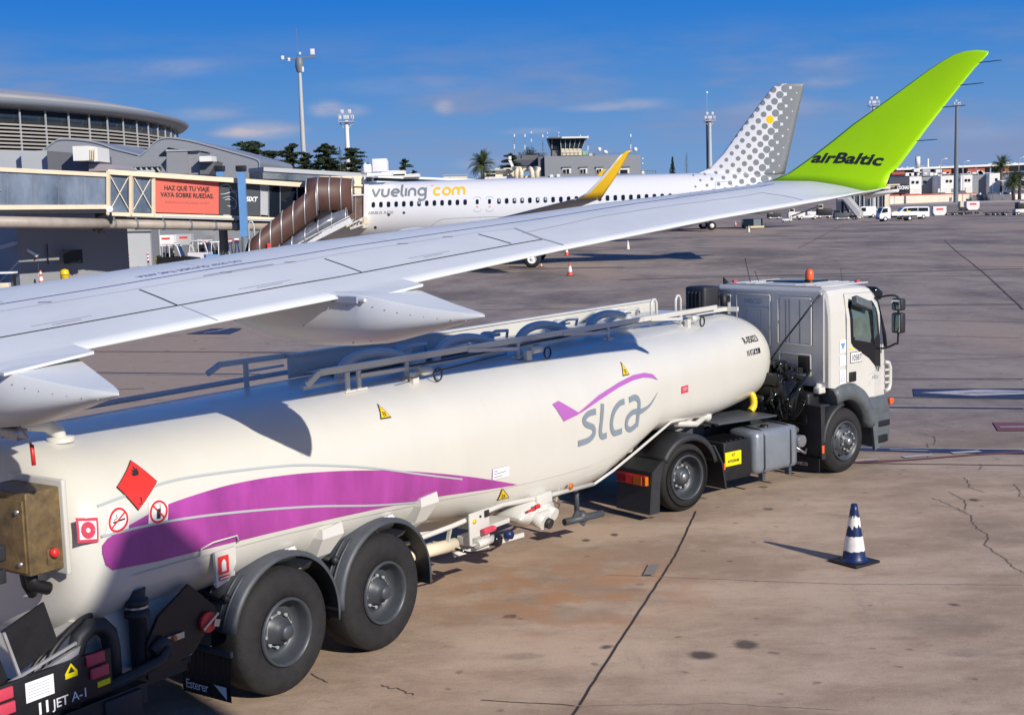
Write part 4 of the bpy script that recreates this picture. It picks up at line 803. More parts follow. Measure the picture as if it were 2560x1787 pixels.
# frame, fuel tank, spill kit, fifth wheel, cover plate, hoses
b = MB()
for s_ in (-.42, .42): b.bar((-1.0, s_, .78), (4.4, s_, .78), .08, .26)
b.bar((-1.0, -.42, .78), (-1.0, .42, .78), .08, .2); b.bar((2.2, -.9, .66), (2.2, .9, .66), .12, .12); b.cyl((0, -.9, .48), (0, .9, .48), .1); b.box((3.3, 0, .9), (1.6, .9, .7), None, .05); b.build('chassis_frame', 'plastic', TC)
b = MB(); b.box((.15, 0, 1.0), (.9, .95, .05), None, .015); b.box((-.35, 0, .97), (.35, .7, .05), Matrix.Rotation(R(-12), 4, 'Y'), .015); b.prism([(-.45, .9), (.6, .9), (.5, 1.0), (-.4, 1.0)], -.5, -.46); b.prism([(-.45, .9), (.6, .9), (.5, 1.0), (-.4, 1.0)], .46, .5)
for k in range(5): b.box((-.35+.22*k, -.55, .92), (.05, .12, .1))
b.build('fifth_wheel', 'fender', TC)
b = MB(); b.box((.72, -.5, .92), (.28, .03, .30)); b.box((1.0, -.46, .88), (.3, .02, .2)); b.build('frame_bracket', 'fender', TC)
b = MB(); b.box((1.55, -.60, 1.06), (1.3, .75, .03), Matrix.Rotation(R(1.5), 4, 'Y'), .01); b.build('deck_plate', 'fender', TC)
b = MB(); b.box((1.92, -.93, .60), (.98, .56, .64), None, .09); ft = b.build('fuel_tank', 'tank_grey', TC)
b = MB()
for x in (1.62, 2.22): 
    b.tube([(x, -.64, .95), (x, -1.12, .935), (x, -1.222, .84), (x, -1.222, .36), (x, -1.15, .27), (x, -.7, .26)], .014, 6); b.box((x, -1.16, .24), (.06, .08, .10))
b.build('tank_strap', 'fender', ft); b = MB(); b.lathe([(.91, .06), (.955, .06), (.96, 0)], (1.85, -1.02, 0), 'Z', 16); b.build('filler_cap', 'black', ft)
b = MB(); b.box((1.10, -.90, .56), (.58, .5, .56), None, .02); [b.box((1.10-.2+.1*k, -.90, .85), (.04, .45, .02)) for k in range(5)]; bt = b.build('battery_box', 'black', TC)
b = MB(); b.box((.98, -1.165, .60), (.34, .03, .20), None, .004); ks = b.build('spill_kit_sign', 'sign_yellow', bt)
b = MB(); b.text('KIT', lambda x, y: (.98+x, -1.183, .635+y), .065, bold=.01, align='CENTER', sx=.8); b.text('ANTIDERRAME', lambda x, y: (.98+x, -1.183, .55+y), .06, bold=.01, align='CENTER', sx=.62); b.build('sign_text', 'ink', ks)
b = MB(); b.box((.76, -1.2, .52), (.03, .02, .09)); b.build('side_marker', 'orange', dg)
b = MB(); b.cyl((2.62, -1.0, .62), (2.62, -1.12, .62), .09, 16); b.cyl((2.55, -.9, .75), (2.75, -.9, .75), .05); b.box((2.62, -.9, .5), (.22, .2, .16), None, .02); b.tube([(2.5, -1.05, .55), (2.7, -1.1, .42), (2.85, -1.0, .45)], .02); b.build('air_valves', 'steel', TC)
b = MB(); random.seed(3)
b.box((2.85, -.1, 1.25), (.5, 1.4, .5), None, .08); b.box((2.9, -.2, 1.62), (.22, .7, .3), None, .05); b.cyl((2.75, -.75, .9), (2.75, -.75, 1.5), .12)
for k in range(26):
    y0 = random.uniform(-.95, .3); z0 = random.uniform(1.3, 1.75); b.tube(smooth_pts([(3.05, y0, z0), (2.75+random.uniform(-.1, .1), y0+random.uniform(-.2, .2), z0-random.uniform(.1, .3)), (2.6+random.uniform(-.15, .15), y0+random.uniform(-.2, .2), z0-random.uniform(.3, .6)), (2.8, y0+random.uniform(-.1, .2), .95)], 4), random.uniform(.012, .03), 7)
for (yy, zz, rr) in ((-.55, 1.15, .16), (-.85, 1.25, .10)):
    P = []
    for k in range(90):
        a = k*.9; t_ = k/89; P.append((2.55-.02*t_, yy-.35*t_+.045*math.cos(a), zz-.22*math.sin(math.pi*t_)+.045*math.sin(a)))
    b.tube(P, .009, 5)
for k in range(9): b.box((2.68+.02*k % .1, -.25-.09*k, 1.72-.03*(k % 3)), (.10, .05, .10), None, .015)
b.box((2.72, -.45, 1.5), (.3, .5, .22), None, .04)
b.build('hose_bundle', 'black_gloss', TC)
b = MB(); b.box((3.05, -.75, 1.05), (.3, .5, .5), None, .05); b.build('engine_cover', 'black', TC)
b = MB(); P = smooth_pts([(1.95, -.10, 1.44), (2.15, -.28, 1.42), (2.28, -.42, 1.30), (2.28, -.46, 1.14), (2.2, -.46, 1.06)], 8)
b.tube(P, [.052+.007*(i % 2) for i in range(len(P))], 10); b.build('yellow_hose', 'yellow', TC)
b = MB(); b.tube([(3.18, -1.02, 2.80), (3.0, -.80, 2.42), (2.82, -.58, 2.05), (2.70, -.45, 1.8)], .014, 6); b.build('suspended_cable', 'black', TC)
b = MB(); b.tube([(3.10, -1.02, 1.30), (3.15, -1.02, 1.42)], .05); b.box((3.12, -1.05, 1.33), (.16, .12, .10), None, .02); b.build('cab_mount', 'white_paint', TC)
b = MB(); b.box((2.85, 1.08, 2.62), (.38, .42, .52), None, .05); 
for k in range(4): b.box((2.64, .95+.08*k, 2.62), (.02, .03, .36), None, .006)
b.cyl((3.05, .80, 2.5), (3.05, .80, 2.75), .05); b.build('air_intake', 'plastic', TC)
# ================= our own aircraft: right wing =================
# local frame: +X aft, +Y outboard, Z up; origin on the ground below our window
AC = thing('airliner', 'nearest airliner, white wing and lime green winglet reaching over the fuel trailer', 'airliner', (0, 0, 0), R(-40))
def wc(u): return 1.25+.19*(13.7-u)
def wtv(u): return -7.465+(u-7.612)*.207
def wtz(u): return lerpt(u, [0, 4.44, 6.25, 7.35, 9.19, 11.13, 13.5], [2.865, 3.34, 3.54, 3.655, 3.885, 4.10, 4.315])
def whh(u): return .115+(13.6-u)*.0155+lerpt(u, [0, 4.5, 6, 7, 8, 9.2, 10, 13], [.03, .025, .035, .055, .055, .025, .015, .03])
FX = [0, .06, .12, .18, .25, .32, .4, .47, .55, .62, .68, .74, .8, .85, .9, .94, .97, 1.0]
def fz(f): return lerpt(f, [0, .12, .25, .4, .55, .68, .8, .9, .96, 1.0], [0, .25, .48, .75, .93, 1.0, .98, .88, .70, .35])
def fl_(f): return lerpt(f, [0, .1, .3, .6, .85, .95, 1.0], [-.10, -.15, -.35, -.60, -.35, 0, .35])
def wsec(u):
    P = [(wtv(u)-f*wc(u), u, wtz(u)+whh(u)*fz(f)) for f in FX]
    Q = [(wtv(u)-f*wc(u), u, wtz(u)+whh(u)*fl_(f)) for f in FX[:0:-1]] + [(wtv(u), u, wtz(u)-.014)]
    return P+Q[1:]
def wt_(off=.004):
    return lambda u, f: (wtv(u)-f*wc(u), u, wtz(u)+whh(u)*fz(min(max(f, 0), 1))+off)
CT = math.tan(math.radians(31)) if 0 else .6
def wl(v, z): return V3((v, 13.6+(z-4.35)*CT, z))
NRM = V3((0, math.cos(math.atan(CT)), -math.sin(math.atan(CT))))
def wlsec(A, B, th, curve=None):
    A, B = V3(A), V3(B); out = []; L = (A-B).length
    def pt(f, s):
        p = B.lerp(A, f)
        if curve: p = V3((p.x, 0, 0)); zz = curve(f); p = wl(p.x, zz)
        t = th*L*(math.sin(math.pi*min(1, f**.75))*.5+.02) if f < 1 else 0
        return p+NRM*t*s
    return [pt(f, -1) for f in FX]+[pt(f, .8) for f in FX[-2:0:-1]]+[pt(0, .8)]
base_curve = lambda f: lerpt(f, [0, .13, .36, .6, 1], [4.352, 4.297, 4.367, 4.427, 4.471])
b = MB(); us = [0.2, 1, 2, 3]+[4+.4*k for k in range(24)]
secs = [wsec(u) for u in us if u <= 13.2]
secs[0:0] = []
bl = wlsec(wl(-7.524, 4.471), wl(-6.092, 4.352), .07, base_curve)
a = secs[-1]; m1 = [tuple(V3(p).lerp(V3(q), .55)) for p, q in zip(a, bl)]
secs += [m1, bl]
b.loft(secs); wing = b.build('wing', 'wing_white', AC)
ev = [((-7.524, 4.471), (-6.092, 4.352), 1), ((-7.32, 4.585), (-6.085, 4.46), .35), ((-7.089, 4.717), (-6.075, 4.50), 0), ((-6.88, 4.89), (-6.0, 4.575), 0), ((-6.679, 5.068), (-5.91, 4.74), 0), ((-6.42, 5.26), (-5.797, 4.958), 0), ((-6.165, 5.454), (-5.66, 5.20), 0),
      ((-5.95, 5.62), (-5.519, 5.436), 0), ((-5.80, 5.72), (-5.42, 5.60), 0), ((-5.70, 5.775), (-5.34, 5.70), 0), ((-5.575, 5.805), (-5.305, 5.752), 0), ((-5.45, 5.806), (-5.31, 5.778), 0)]
secs = []
for (A, B, k) in ev:
    A2, B2 = wl(*A), wl(*B)
    cv = None
    if k: cv = (lambda f, A=A, B=B, k=k: (B[1]+(A[1]-B[1])*f)*(1-k)+k*base_curve(f)+0) if k < 1 else base_curve
    secs.append(wlsec(A2, B2, .07, cv))
b = MB(); b.loft(secs); wlet = b.build('winglet', 'lime', wing)
P0 = wl(-7.063, 4.66); XV = (wl(-6.144, 4.574)-P0); UPV = wl(-6.73, 4.777)-wl(-6.74, 4.655)
Ln = XV.length
b = MB()
from mathutils.bvhtree import BVHTree
bvh = BVHTree.FromPolygons([v.co[:] for v in wlet.data.vertices], [tuple(p.vertices) for p in wlet.data.polygons])
def lt(x, y):
    p = P0+XV*(x/3.42)+UPV*(y/.74); h_ = bvh.ray_cast(p-NRM*.5, NRM)[0]
    return (h_ if h_ else p)-NRM*.004
b.text('airBaltic', lt, 1.0, bold=.03, shear=.15, spacing=1.0, grid=(.15, .2)); b.build('lettering', 'ink', wlet)
b = MB()
for (v, z) in ((-5.361, 5.66), (-5.501, 5.426), (-5.641, 5.195), (-5.86, 4.843)):
    p = wl(v-.03, z); b.cyl(p, p+V3((.25, 0, .005)), .005, 5)
b.build('static_wick', 'black', wlet)
def wline(name, pts, w, mat, off=.004, rag=0):
    b = MB(); P = [(wtv(u)-f*wc(u), u) for u, f in pts]; Q = []
    for i in range(len(P)-1):
        n = max(1, int(math.dist(P[i], P[i+1])/.12))
        for k in range(n): Q.append(tuple(P[i][j]+(P[i+1][j]-P[i][j])*k/n for j in (0, 1)))
    Q.append(P[-1])
    def fn(v, u):
        f = (wtv(u)-v)/wc(u); return (v, u, wtz(u)+whh(u)*fz(min(max(f, 0), 1))+off)
    b.ribbon(Q, w, fn, grid=(.05, .3)); return b.build(name, mat, wing)
wline('area_line', [(4.4, .475), (6.19, .49), (7.38, .502), (8.71, .51), (10.24, .527), (11.46, .538), (12.82, .556), (13.15, .63), (11.78, .60)], .014, 'ink_blue')
wline('spoiler_gap', [(4.2, .186), (5.7, .182), (6.81, .178), (7.88, .171), (9.01, .165), (9.34, .161)], .018, 'gap')
wline('flap_edge', [(9.50, .40), (9.36, .18), (9.33, .04)], .022, 'gap_soft')
for u in (6.02, 7.57, 9.07): wline('spoiler_seam', [(u+.02, .39), (u, .285), (u-.03, .18)], .012, 'gap')
wline('aileron_seam', [(12.52, .36), (12.56, .21), (12.54, .05)], .012, 'gap_soft')
wline('panel_seam', [(4.2, .40), (6.0, .40), (7.63, .415), (9.12, .42), (9.5, .39)], .006, 'gap_soft'); wline('panel_seam', [(9.4, .30), (10.4, .37), (12.2, .34), (12.52, .36)], .008, 'gap_soft')
wline('panel_seam', [(6.6, .42), (7.2, .425)], .014, 'gap_soft', .006)
for u in (4.6, 5.35, 6.75, 7.3, 8.35, 8.8): wline('latch', [(u, .43), (u+.07, .41)], .02, 'gap_soft', .006)
for u0, u1 in ((5.0, 5.43), (6.56, 7.0), (8.08, 8.49)):
    wline('stencil_line', [(u0, .228), (u1, .228)], .006, 'gap_soft'); wline('stencil_line', [(u0+.12, .21), (u1-.10, .213)], .014, M('stencil', (.48, .49, .53), .6))
b = MB()
def nst(x, y):
    u = 7.12-x; f = .562-y*.42; return (wtv(u)-f*wc(u), u, wtz(u)+whh(u)*fz(f)+.004)
b.text('NO STEP OUTSIDE THIS AREA', nst, .092, sx=.66, bold=.006, spacing=1.05); b.build('step_warning', 'ink_blue', wing)
for f_ in (.70, .86): wline('rivet_line', [(4.3, f_), (7, f_), (10, f_), (12.9, f_)], .004, 'gap_soft')
for u in (5.2, 6.8, 8.4, 10.0, 11.6): wline('rivet_line', [(u, .50), (u+.04, .93)], .004, 'gap_soft')
wline('flap_seam', [(6.0, .17), (5.98, .0)], .006, 'gap_soft')
# flap tabs and track fairings
def fairing(uc, dz, dv, name='flap_fairing'):
    te, tz = wtv(uc), wtz(uc)
    b = MB()
    def sz(u, v):
        f = (wtv(u)-v)/wc(u); return wtz(u)+whh(u)*fz(max(f, 0))
    rows = []
    for v_, dz2 in ((te-.25, .003), (te-.12, .003), (te-.02, .002), (te+.20, -.012)):
        ul, ur = uc-.33, uc+.33; zl, zr = sz(ul, min(v_, wtv(ul)-.001))+dz2, sz(ur, min(v_, wtv(ur)-.001))+dz2
        rows.append([(v_, ul, zl), (v_, uc, (zl+zr)/2), (v_, ur, zr), (v_, ur, zr-.02), (v_, ul, zl-.02)])
    b.loft(rows, smooth=False)
    b.build('flap_tab', 'wing_white', wing)
    te += dv
    # stations: v offset from trailing edge, half width, top z, bottom z
    st = [(-1.98, .02, -.03, -.05), (-1.93, .10, -.0, -.12), (-1.78, .20, .02, -.22), (-1.5, .28, .02, -.34), (-1.1, .31, .02, -.43), (-.7, .32, .01, -.465), (-.25, .315, -.0, -.455), (.1, .31, -.02, -.42), (.22, .305, -.03, -.40), (.45, .25, -.075, -.345), (.7, .175, -.115, -.29), (.95, .09, -.145, -.225), (1.10, .025, -.16, -.19), (1.13, .004, -.17, -.18)]
    b = MB(); secs = []
    for (x, hw, zt, zb) in st:
        sec = []; zt, zb = zt+tz, zb+tz+dz*max(0, 1-abs(x+.6)/1.8)
        hw2 = hw*1.06; zm = zt-(zt-zb)*.42
        sec = [(te+x, uc-hw*.96, zt+.004), (te+x, uc-hw*.5, zt+.010*hw/.3), (te+x, uc, zt+.012*hw/.3), (te+x, uc+hw*.5, zt+.010*hw/.3), (te+x, uc+hw*.96, zt+.004), (te+x, uc+hw, zt-.008)]
        for k in range(0, 13):
            a_ = math.pi*k/12; yy = uc+math.cos(a_)*hw2*(1 if 0 < k < 12 else .99); zz = zm-(zm-zb)*math.sin(a_)**.85
            sec.append((te+x, yy, zz))
        sec.append((te+x, uc-hw, zt-.008))
        secs.append(sec)
    b.loft(secs); fo = b.build(name, 'wing_white', wing)
    md = fo.modifiers.new('es', 'EDGE_SPLIT'); md.split_angle = R(38)
    b = MB(); i = 0
    for x in [-.15+.105*k for k in range(12)]:
        hw = lerpt(x, [s[0] for s in st], [s[1] for s in st]); zt = lerpt(x, [s[0] for s in st], [s[2] for s in st])+tz
        b.lathe([(-.002, 0), (-.002, .004), (.006, .004)], (te+x, uc-hw*1.035-.003, zt-.055-.01*math.sin(x*3)), 'Y', 8); i += 1
    for (x, dz_) in ((-.35, -.06), (-.2, -.1), (.05, -.03), (.0, -.085), (-.5, -.25), (-.05, -.38), (.15, -.36)):
        hw = lerpt(x, [s[0] for s in st], [s[1] for s in st]); q = .0; b.ball((te+x, uc-hw*(1.06 if dz_ > -.3 else .72), tz+dz_-.02), .007, 6, 5)
    b.build('fastener', 'gap_soft', fo)
    b = MB(); P = [(te-1.62, uc+math.cos(a_)*.268*1.07, tz-.12-.19*math.sin(a_)) for a_ in [math.pi*k/14 for k in range(15)]]; b.tube(P, .006, 5); b.build('joint', 'gap', fo)
    return fo
fairing(7.32, 0, 0); fairing(4.66, -.06, -.17); fairing(2.0, -.08, 0)
M('recess', (.32, .35, .42), .6)
b = MB(); b.box((wtv(7.0)+.06, 6.985, wtz(7)-.02), (.28, .02, .05)); b.build('fairing_recess', 'recess', wing)
# aileron and hinge bumps under the tip, tip lamp fairing
b = MB(); b.loft([[(-6.30+.20*k, 13.62+.03*k+math.cos(a_)*(.10-.04*k), 4.27+.03*k+math.sin(a_)*(.035-.012*k)) for a_ in [2*math.pi*j/12 for j in range(12)]] for k in (0, 1, 1.6)]); b.build('tip_fairing', 'wing_white', wing)

# our own tail, behind the camera: its fin throws the soft shadow on the trailer's rear corner
ACI = AC.matrix_world.inverted() if 0 else (Matrix.Rotation(R(-40), 4, 'Z')).inverted()
def tailp(p): return ACI @ p
land = V3((-3.118, 12.076, 0))+V3((.568, .823, 0))*(-1.52)-V3((-.823, .568, 0))*1.22+V3((0, 0, 1.90))
FT = land+V3((1.188, -1.484, 1))*9.4; FD = V3((.926, -.38, 0)); FN = V3((.38, .926, 0))
b = MB(); prof_ = [(0, 0), (.25, .12), (1.6, .15), (1.5, -2.0), (1.4, -6.0), (-5.2, -6.0), (-3.6, -5.0), (-1.4, -2.0)]
b.loft([[tailp(FT+FD*s_+V3((0, 0, z))+FN*q) for s_, z in prof_] for q in (-.16, .16)], smooth=False); b.build('tail_fin', 'lime', AC)
b = MB(); b.loft([[tailp(V3((FT.x, FT.y, 0))+FD*x+FN*math.cos(a)*r_+V3((0, 0, zc+math.sin(a)*r_))) for a in [2*math.pi*k/20 for k in range(20)]] for x, r_, zc in ((-6, 1.7, 3.5), (-3, 1.6, 3.7), (1, 1.1, 4.2), (4, .4, 4.8))]); b.build('tail_cone', 'wing_white', AC)
b = MB(); b.tube([(-8.26, 4.62, 2.90), (-8.20, 4.64, 2.83), (-8.18, 4.66, 2.76)], .010, 6); b.box((-8.40, 4.66, 2.83), (.22, .10, .08), None, .02); dl = b.build('drain_fitting', 'steel', wing)
b = MB(); b.tube([(-8.18, 4.66, 2.77), (-8.175, 4.66, 2.70), (-8.17, 4.66, 2.63)], .015, 8); b.build('red_handle', 'red', dl)
# ================= parked airliner with dotted tail =================
# local frame: origin on the ground below its nose, +X aft (to the right), +Y away from us
NZ = (-16.1, 94.5)
def build_fuselage(b, L=37.57):
    st = [(0, .05, 3.35), (.15, .35, 3.37), (.5, .72, 3.42), (1.0, 1.05, 3.5), (1.8, 1.42, 3.62), (2.8, 1.72, 3.78), (4.0, 1.92, 3.90), (5.2, 2.02, 3.96), (6.5, 2.07, 3.97)]
    secs = []; n = 40
    for x, r, zc in st: secs.append([(x, math.cos(2*math.pi*k/n)*r*.955, zc+math.sin(2*math.pi*k/n)*r) for k in range(n)])
    x = 8
    while x < 25: secs.append([(x, math.cos(2*math.pi*k/n)*1.975, 3.97+math.sin(2*math.pi*k/n)*2.07) for k in range(n)]); x += 1.5
    for x, hw, zt, zb in ((25, 1.975, 6.04, 1.90), (27, 1.95, 6.04, 2.02), (29, 1.83, 6.03, 2.35), (31, 1.60, 6.0, 2.85), (33, 1.25, 5.9, 3.45), (35, .85, 5.72, 4.1), (36.6, .48, 5.5, 4.62), (37.4, .25, 5.33, 4.92), (37.57, .12, 5.25, 5.02)):
        zc, h = (zt+zb)/2, (zt-zb)/2; secs.append([(x, math.cos(2*math.pi*k/n)*hw, zc+math.sin(2*math.pi*k/n)*h) for k in range(n)])
    b.loft(secs); return b
def airliner_material():
    m = bpy.data.materials.new('dotted_livery'); m.use_nodes = True; t = m.node_tree; N = t.nodes; L = t.links.new; b = N['Principled BSDF']
    b.inputs['Roughness'].default_value = .25; b.inputs['Coat Weight'].default_value = .3
    tc = N.new('ShaderNodeTexCoord'); sp = N.new('ShaderNodeSeparateXYZ'); L(tc.outputs['Object'], sp.inputs[0])
    def mth(op, a, c=None, clamp=False):
        n = N.new('ShaderNodeMath'); n.operation = op; n.use_clamp = clamp
        for i, q in enumerate((a, c)):
            if q is None: continue
            if isinstance(q, (int, float)): n.inputs[i].default_value = q
            else: L(q, n.inputs[i])
        return n.outputs[0]
    X, Z = sp.outputs[0], sp.outputs[2]; S = .565; th = R(-40.4); X0, Z0 = DOT0
    dx, dz = mth('SUBTRACT', X, X0), mth('SUBTRACT', Z, Z0)
    p = mth('DIVIDE', mth('ADD', mth('MULTIPLY', dx, math.cos(th)), mth('MULTIPLY', dz, math.sin(th))), S)
    q = mth('DIVIDE', mth('ADD', mth('MULTIPLY', dx, -math.sin(th)), mth('MULTIPLY', dz, math.cos(th))), S)
    fp, fq = mth('SUBTRACT', p, mth('ROUND', p)), mth('SUBTRACT', q, mth('ROUND', q))
    dist = mth('MULTIPLY', mth('SQRT', mth('ADD', mth('MULTIPLY', fp, fp), mth('MULTIPLY', fq, fq))), S)
    # dot radius grows towards the rudder, along a line parallel to the fin's trailing edge
    w = mth('SUBTRACT', X, mth('MULTIPLY', mth('SUBTRACT', Z, 6.0), .235))
    mr = N.new('ShaderNodeMapRange'); L(w, mr.inputs[0]); mr.inputs[1].default_value = 28.9; mr.inputs[2].default_value = 33.3; mr.inputs[3].default_value = .065; mr.inputs[4].default_value = .205
    mrb = N.new('ShaderNodeMapRange'); L(w, mrb.inputs[0]); mrb.inputs[1].default_value = 33.3; mrb.inputs[2].default_value = 35.3; mrb.inputs[3].default_value = 0; mrb.inputs[4].default_value = .185
    rad_ = mth('ADD', mr.outputs[0], mrb.outputs[0])
    dot = mth('LESS_THAN', dist, rad_); on = mth('GREATER_THAN', w, 28.9)
    mask = mth('MULTIPLY', dot, on)
    yd = mth('ADD', mth('MULTIPLY', mth('SUBTRACT', X, X0), mth('SUBTRACT', X, X0)), mth('MULTIPLY', mth('SUBTRACT', Z, Z0), mth('SUBTRACT', Z, Z0)))
    yel = mth('LESS_THAN', yd, .27**2)
    m1 = N.new('ShaderNodeMixRGB'); L(mask, m1.inputs[0]); m1.inputs[1].default_value = (.74, .74, .75, 1); m1.inputs[2].default_value = (.23, .25, .26, 1)
    m2 = N.new('ShaderNodeMixRGB'); L(yel, m2.inputs[0]); L(m1.outputs[0], m2.inputs[1]); m2.inputs[2].default_value = (.85, .58, .0, 1); L(m2.outputs[0], b.inputs['Base Color'])
    return m
AP = thing('airliner', 'white airliner with grey dotted tail fin and yellow wingtip, docked at the jet bridge', 'airliner', (NZ[0], NZ[1], 0), R(-3.7))
AMI = (Matrix.Translation((NZ[0], NZ[1], 0)) @ Matrix.Rotation(R(-3.7), 4, 'Z')).inverted()
def al_(px, py, y=0.):      # pixel -> local point on the plane local y
    d = cloud_dir(px, py); o = AMI @ V3((0, 0, CAM_H)); dd = AMI.to_3x3() @ d; s_ = (y-o.y)/dd.y; return o+dd*s_
yd_ = al_(1923.7, 300, 0); DOT0 = (yd_.x, yd_.z)
MATS['dotted'] = airliner_material()
fus = build_fuselage(MB()).build('fuselage', 'dotted', AP)
def fsk(off=.01):
    def fn(x, z):
        if x > 25: hw = lerpt(x, [25, 27, 29, 31, 33], [1.975, 1.95, 1.83, 1.6, 1.25]); zt = lerpt(x, [25, 31, 33], [6.04, 6.0, 5.9]); zb = lerpt(x, [25, 27, 29, 31, 33], [1.9, 2.02, 2.35, 2.85, 3.45])
        else: hw, zt, zb = 1.975, 6.04, 1.9
        zc, h = (zt+zb)/2, (zt-zb)/2; q = max(-.999, min(.999, (z-zc)/h)); return (x, -(hw*math.sqrt(1-q*q)+off), z+off*q)
    return fn
def rrect(cx, cz, w, h, r, n=4):
    P = []
    for sx, sz, a0 in ((1, 1, 0), (-1, 1, 90), (-1, -1, 180), (1, -1, 270)):
        for k in range(n+1):
            a = R(a0+90*k/n); P.append((cx+sx*(w/2-r)+math.cos(a)*r, cz+sz*(h/2-r)+math.sin(a)*r))
    return P
xs = [6.4+.533*k for k in range(14)]+[15.67+.533*k for k in range(23)]
ZW = 4.47
random.seed(5)
for i, x in enumerate(xs):
    b = MB(); b.poly2(rrect(x, ZW, .25, .38, .10), fsk(.008)); wi = b.build('window', 'glass_dark', fus)
    if i in (7, 14, 16, 17, 19, 20): b = MB(); b.poly2(rrect(x+.02, ZW+.06, .13, .2, .05), fsk(.012)); b.build('blind', 'line_grey', wi)
for x in (14.17, 15.02):
    b = MB(); P = rrect(x, 4.30, .48, 1.0, .12); b.ribbon(P+P[:1], .03, fsk(.008)); ex = b.build('overwing_exit', 'line_grey', fus)
    b = MB(); b.poly2(rrect(x, ZW, .2, .34, .09), fsk(.012)); b.build('window', 'glass_dark', ex)
    b = MB(); b.poly2(rrect(x, 4.12, .16, .05, .01), fsk(.012)); b.build('exit_mark', 'orange', ex)
b = MB(); p = al_(1810, 468, -1.6); P = rrect(p.x, p.z-.05, 1.15, .85, .1); b.ribbon(P+P[:1], .035, fsk(.008), grid=(.5, .1)); b.build('rear_door', 'line_grey', fus)
# lettering on the side
gm = M('letter_grey', (.20, .22, .24), .4); ym = M('letter_yellow', (.85, .52, .02), .4)
def stroke(b, P, w=.125, sm=5, off=.012):
    Q = smooth_pts(P, sm) if sm else P; b.ribbon([q[:2] for q in Q], w, fsk(off), grid=(None, .12)); return b
def arc(cx, cz, r, a0, a1, n=14, sx=1.): return [(cx+math.cos(R(a0+(a1-a0)*k/n))*r*sx, cz+math.sin(R(a0+(a1-a0)*k/n))*r) for k in range(n+1)]
X0 = al_(930, 490, -1.7).x; Z0 = 4.98; h = .54; r = h/2-.06
b = MB(); x = X0
b_ = lambda P: stroke(b, [(X0+(p-X0)*1.17, Z0+(q-Z0)*1.06) for p, q in P], sm=0, w=.15)
b_([(x, Z0+h), (x+.20, Z0+.06), (x+.24, Z0+.06), (x+.44, Z0+h)]); x += .60
b_([(x, Z0+h), (x, Z0+.22)]+arc(x+.19, Z0+.24, .19, 180, 360)+[(x+.38, Z0+h)]); x += .56
b_([(x+.03, Z0+.27), (x+.44, Z0+.27)]); b_(arc(x+.23, Z0+.27, .22, -12, 310, 22)[::1]) if 0 else b_(arc(x+.23, Z0+.27, .215, 0, 305, 22)); x += .60
b_([(x, Z0+.78), (x, Z0+.14), (x+.08, Z0+.05), (x+.14, Z0+.05)]); x += .26
b_([(x, Z0+h), (x, Z0+.02)]); x += .18
b_([(x, Z0+.02), (x, Z0+.30)]+arc(x+.19, Z0+.30, .19, 180, 0)+[(x+.38, Z0+.02)]); x += .56
b_(arc(x+.22, Z0+.28, .215, 0, 360, 22)); b_([(x+.44, Z0+h), (x+.44, Z0-.06)]+arc(x+.22, Z0-.04, .22, 0, -150)); x += .60
b.build('lettering', gm, fus)
b = MB(); xx = al_(1077, 490, -1.7).x; stroke(b, [(xx, Z0+.70), (xx+.14, Z0+.70)], sm=0, w=.1); x = XC = al_(1086, 490, -1.7).x
b_ = lambda P: stroke(b, [(XC+(p-XC)*1.16, Z0+(q-Z0)*1.06) for p, q in P], sm=0, w=.15)
b_(arc(x+.2, Z0+.27, .215, 50, 310, 18)); x += .52
b_(arc(x+.22, Z0+.27, .215, 0, 360, 22)); x += .60
b_([(x, Z0+.02), (x, Z0+.30)]+arc(x+.17, Z0+.31, .17, 180, 0)+[(x+.34, Z0+.02)]); b_([(x+.34, Z0+.30)]+arc(x+.51, Z0+.31, .17, 180, 0)+[(x+.68, Z0+.02)])
b.build('lettering', ym, fus)
xa = al_(920, 530, -1.95).x
b = MB(); b.text('AIRBUS A320', lambda x, z: fsk(.012)(xa+x, 3.83+z), .27, bold=.004, sx=1.15); b.build('type_lettering', gm, fus)
for (px, py, s_) in ((972, 537, .1), (1010, 532, .09), (937, 569, .1)):
    b = MB(); p = al_(px, py, -1.95); b.poly2(rrect(p.x, p.z, s_*2, s_*2, s_*.9), fsk(.01)); b.build('port', 'gap', fus)
b = MB(); p = al_(938, 588, -1.4); b.poly2(rrect(p.x, p.z, .42, .17, .08), fsk(.012)); b.build('drain', 'gap', fus)
# wing root fairing seam, belly fairing
b = MB(); secs = []
for x, hw, zb in ((10.2, 1.0, 1.95), (11.2, 1.85, 1.62), (12.6, 2.06, 1.45), (16, 2.1, 1.40), (19, 2.06, 1.42), (21, 1.85, 1.6), (22.4, 1.2, 1.95)):
    secs.append([(x, -hw, 2.6), (x, -hw*1.0, 2.2), (x, -hw*.85, zb+.15), (x, -hw*.5, zb), (x, hw*.5, zb), (x, hw*.85, zb+.15), (x, hw, 2.2), (x, hw, 2.6)])
b.loft(secs); b.build('belly_fairing', 'fuselage_white', AP)
b = MB(); p = al_(1075, 572, -2.0); q = al_(1100, 545, -2.0); b.ribbon([p_[:2] for p_ in smooth_pts([(p.x, 2.5), (p.x+.1, 2.9), (p.x+.6, 3.25), (p.x+1.4, 3.38), (p.x+4.2, 3.42), (p.x+6.5, 3.35)], 6)], .035, fsk(.01)); b.ribbon([(p.x+2.0, 2.5), (p.x+2.0, 3.38)], .025, fsk(.01)); b.ribbon([(p.x+3.5, 2.6), (p.x+3.5, 3.38)], .025, fsk(.01)); b.build('fairing_seam', 'line_grey', fus)
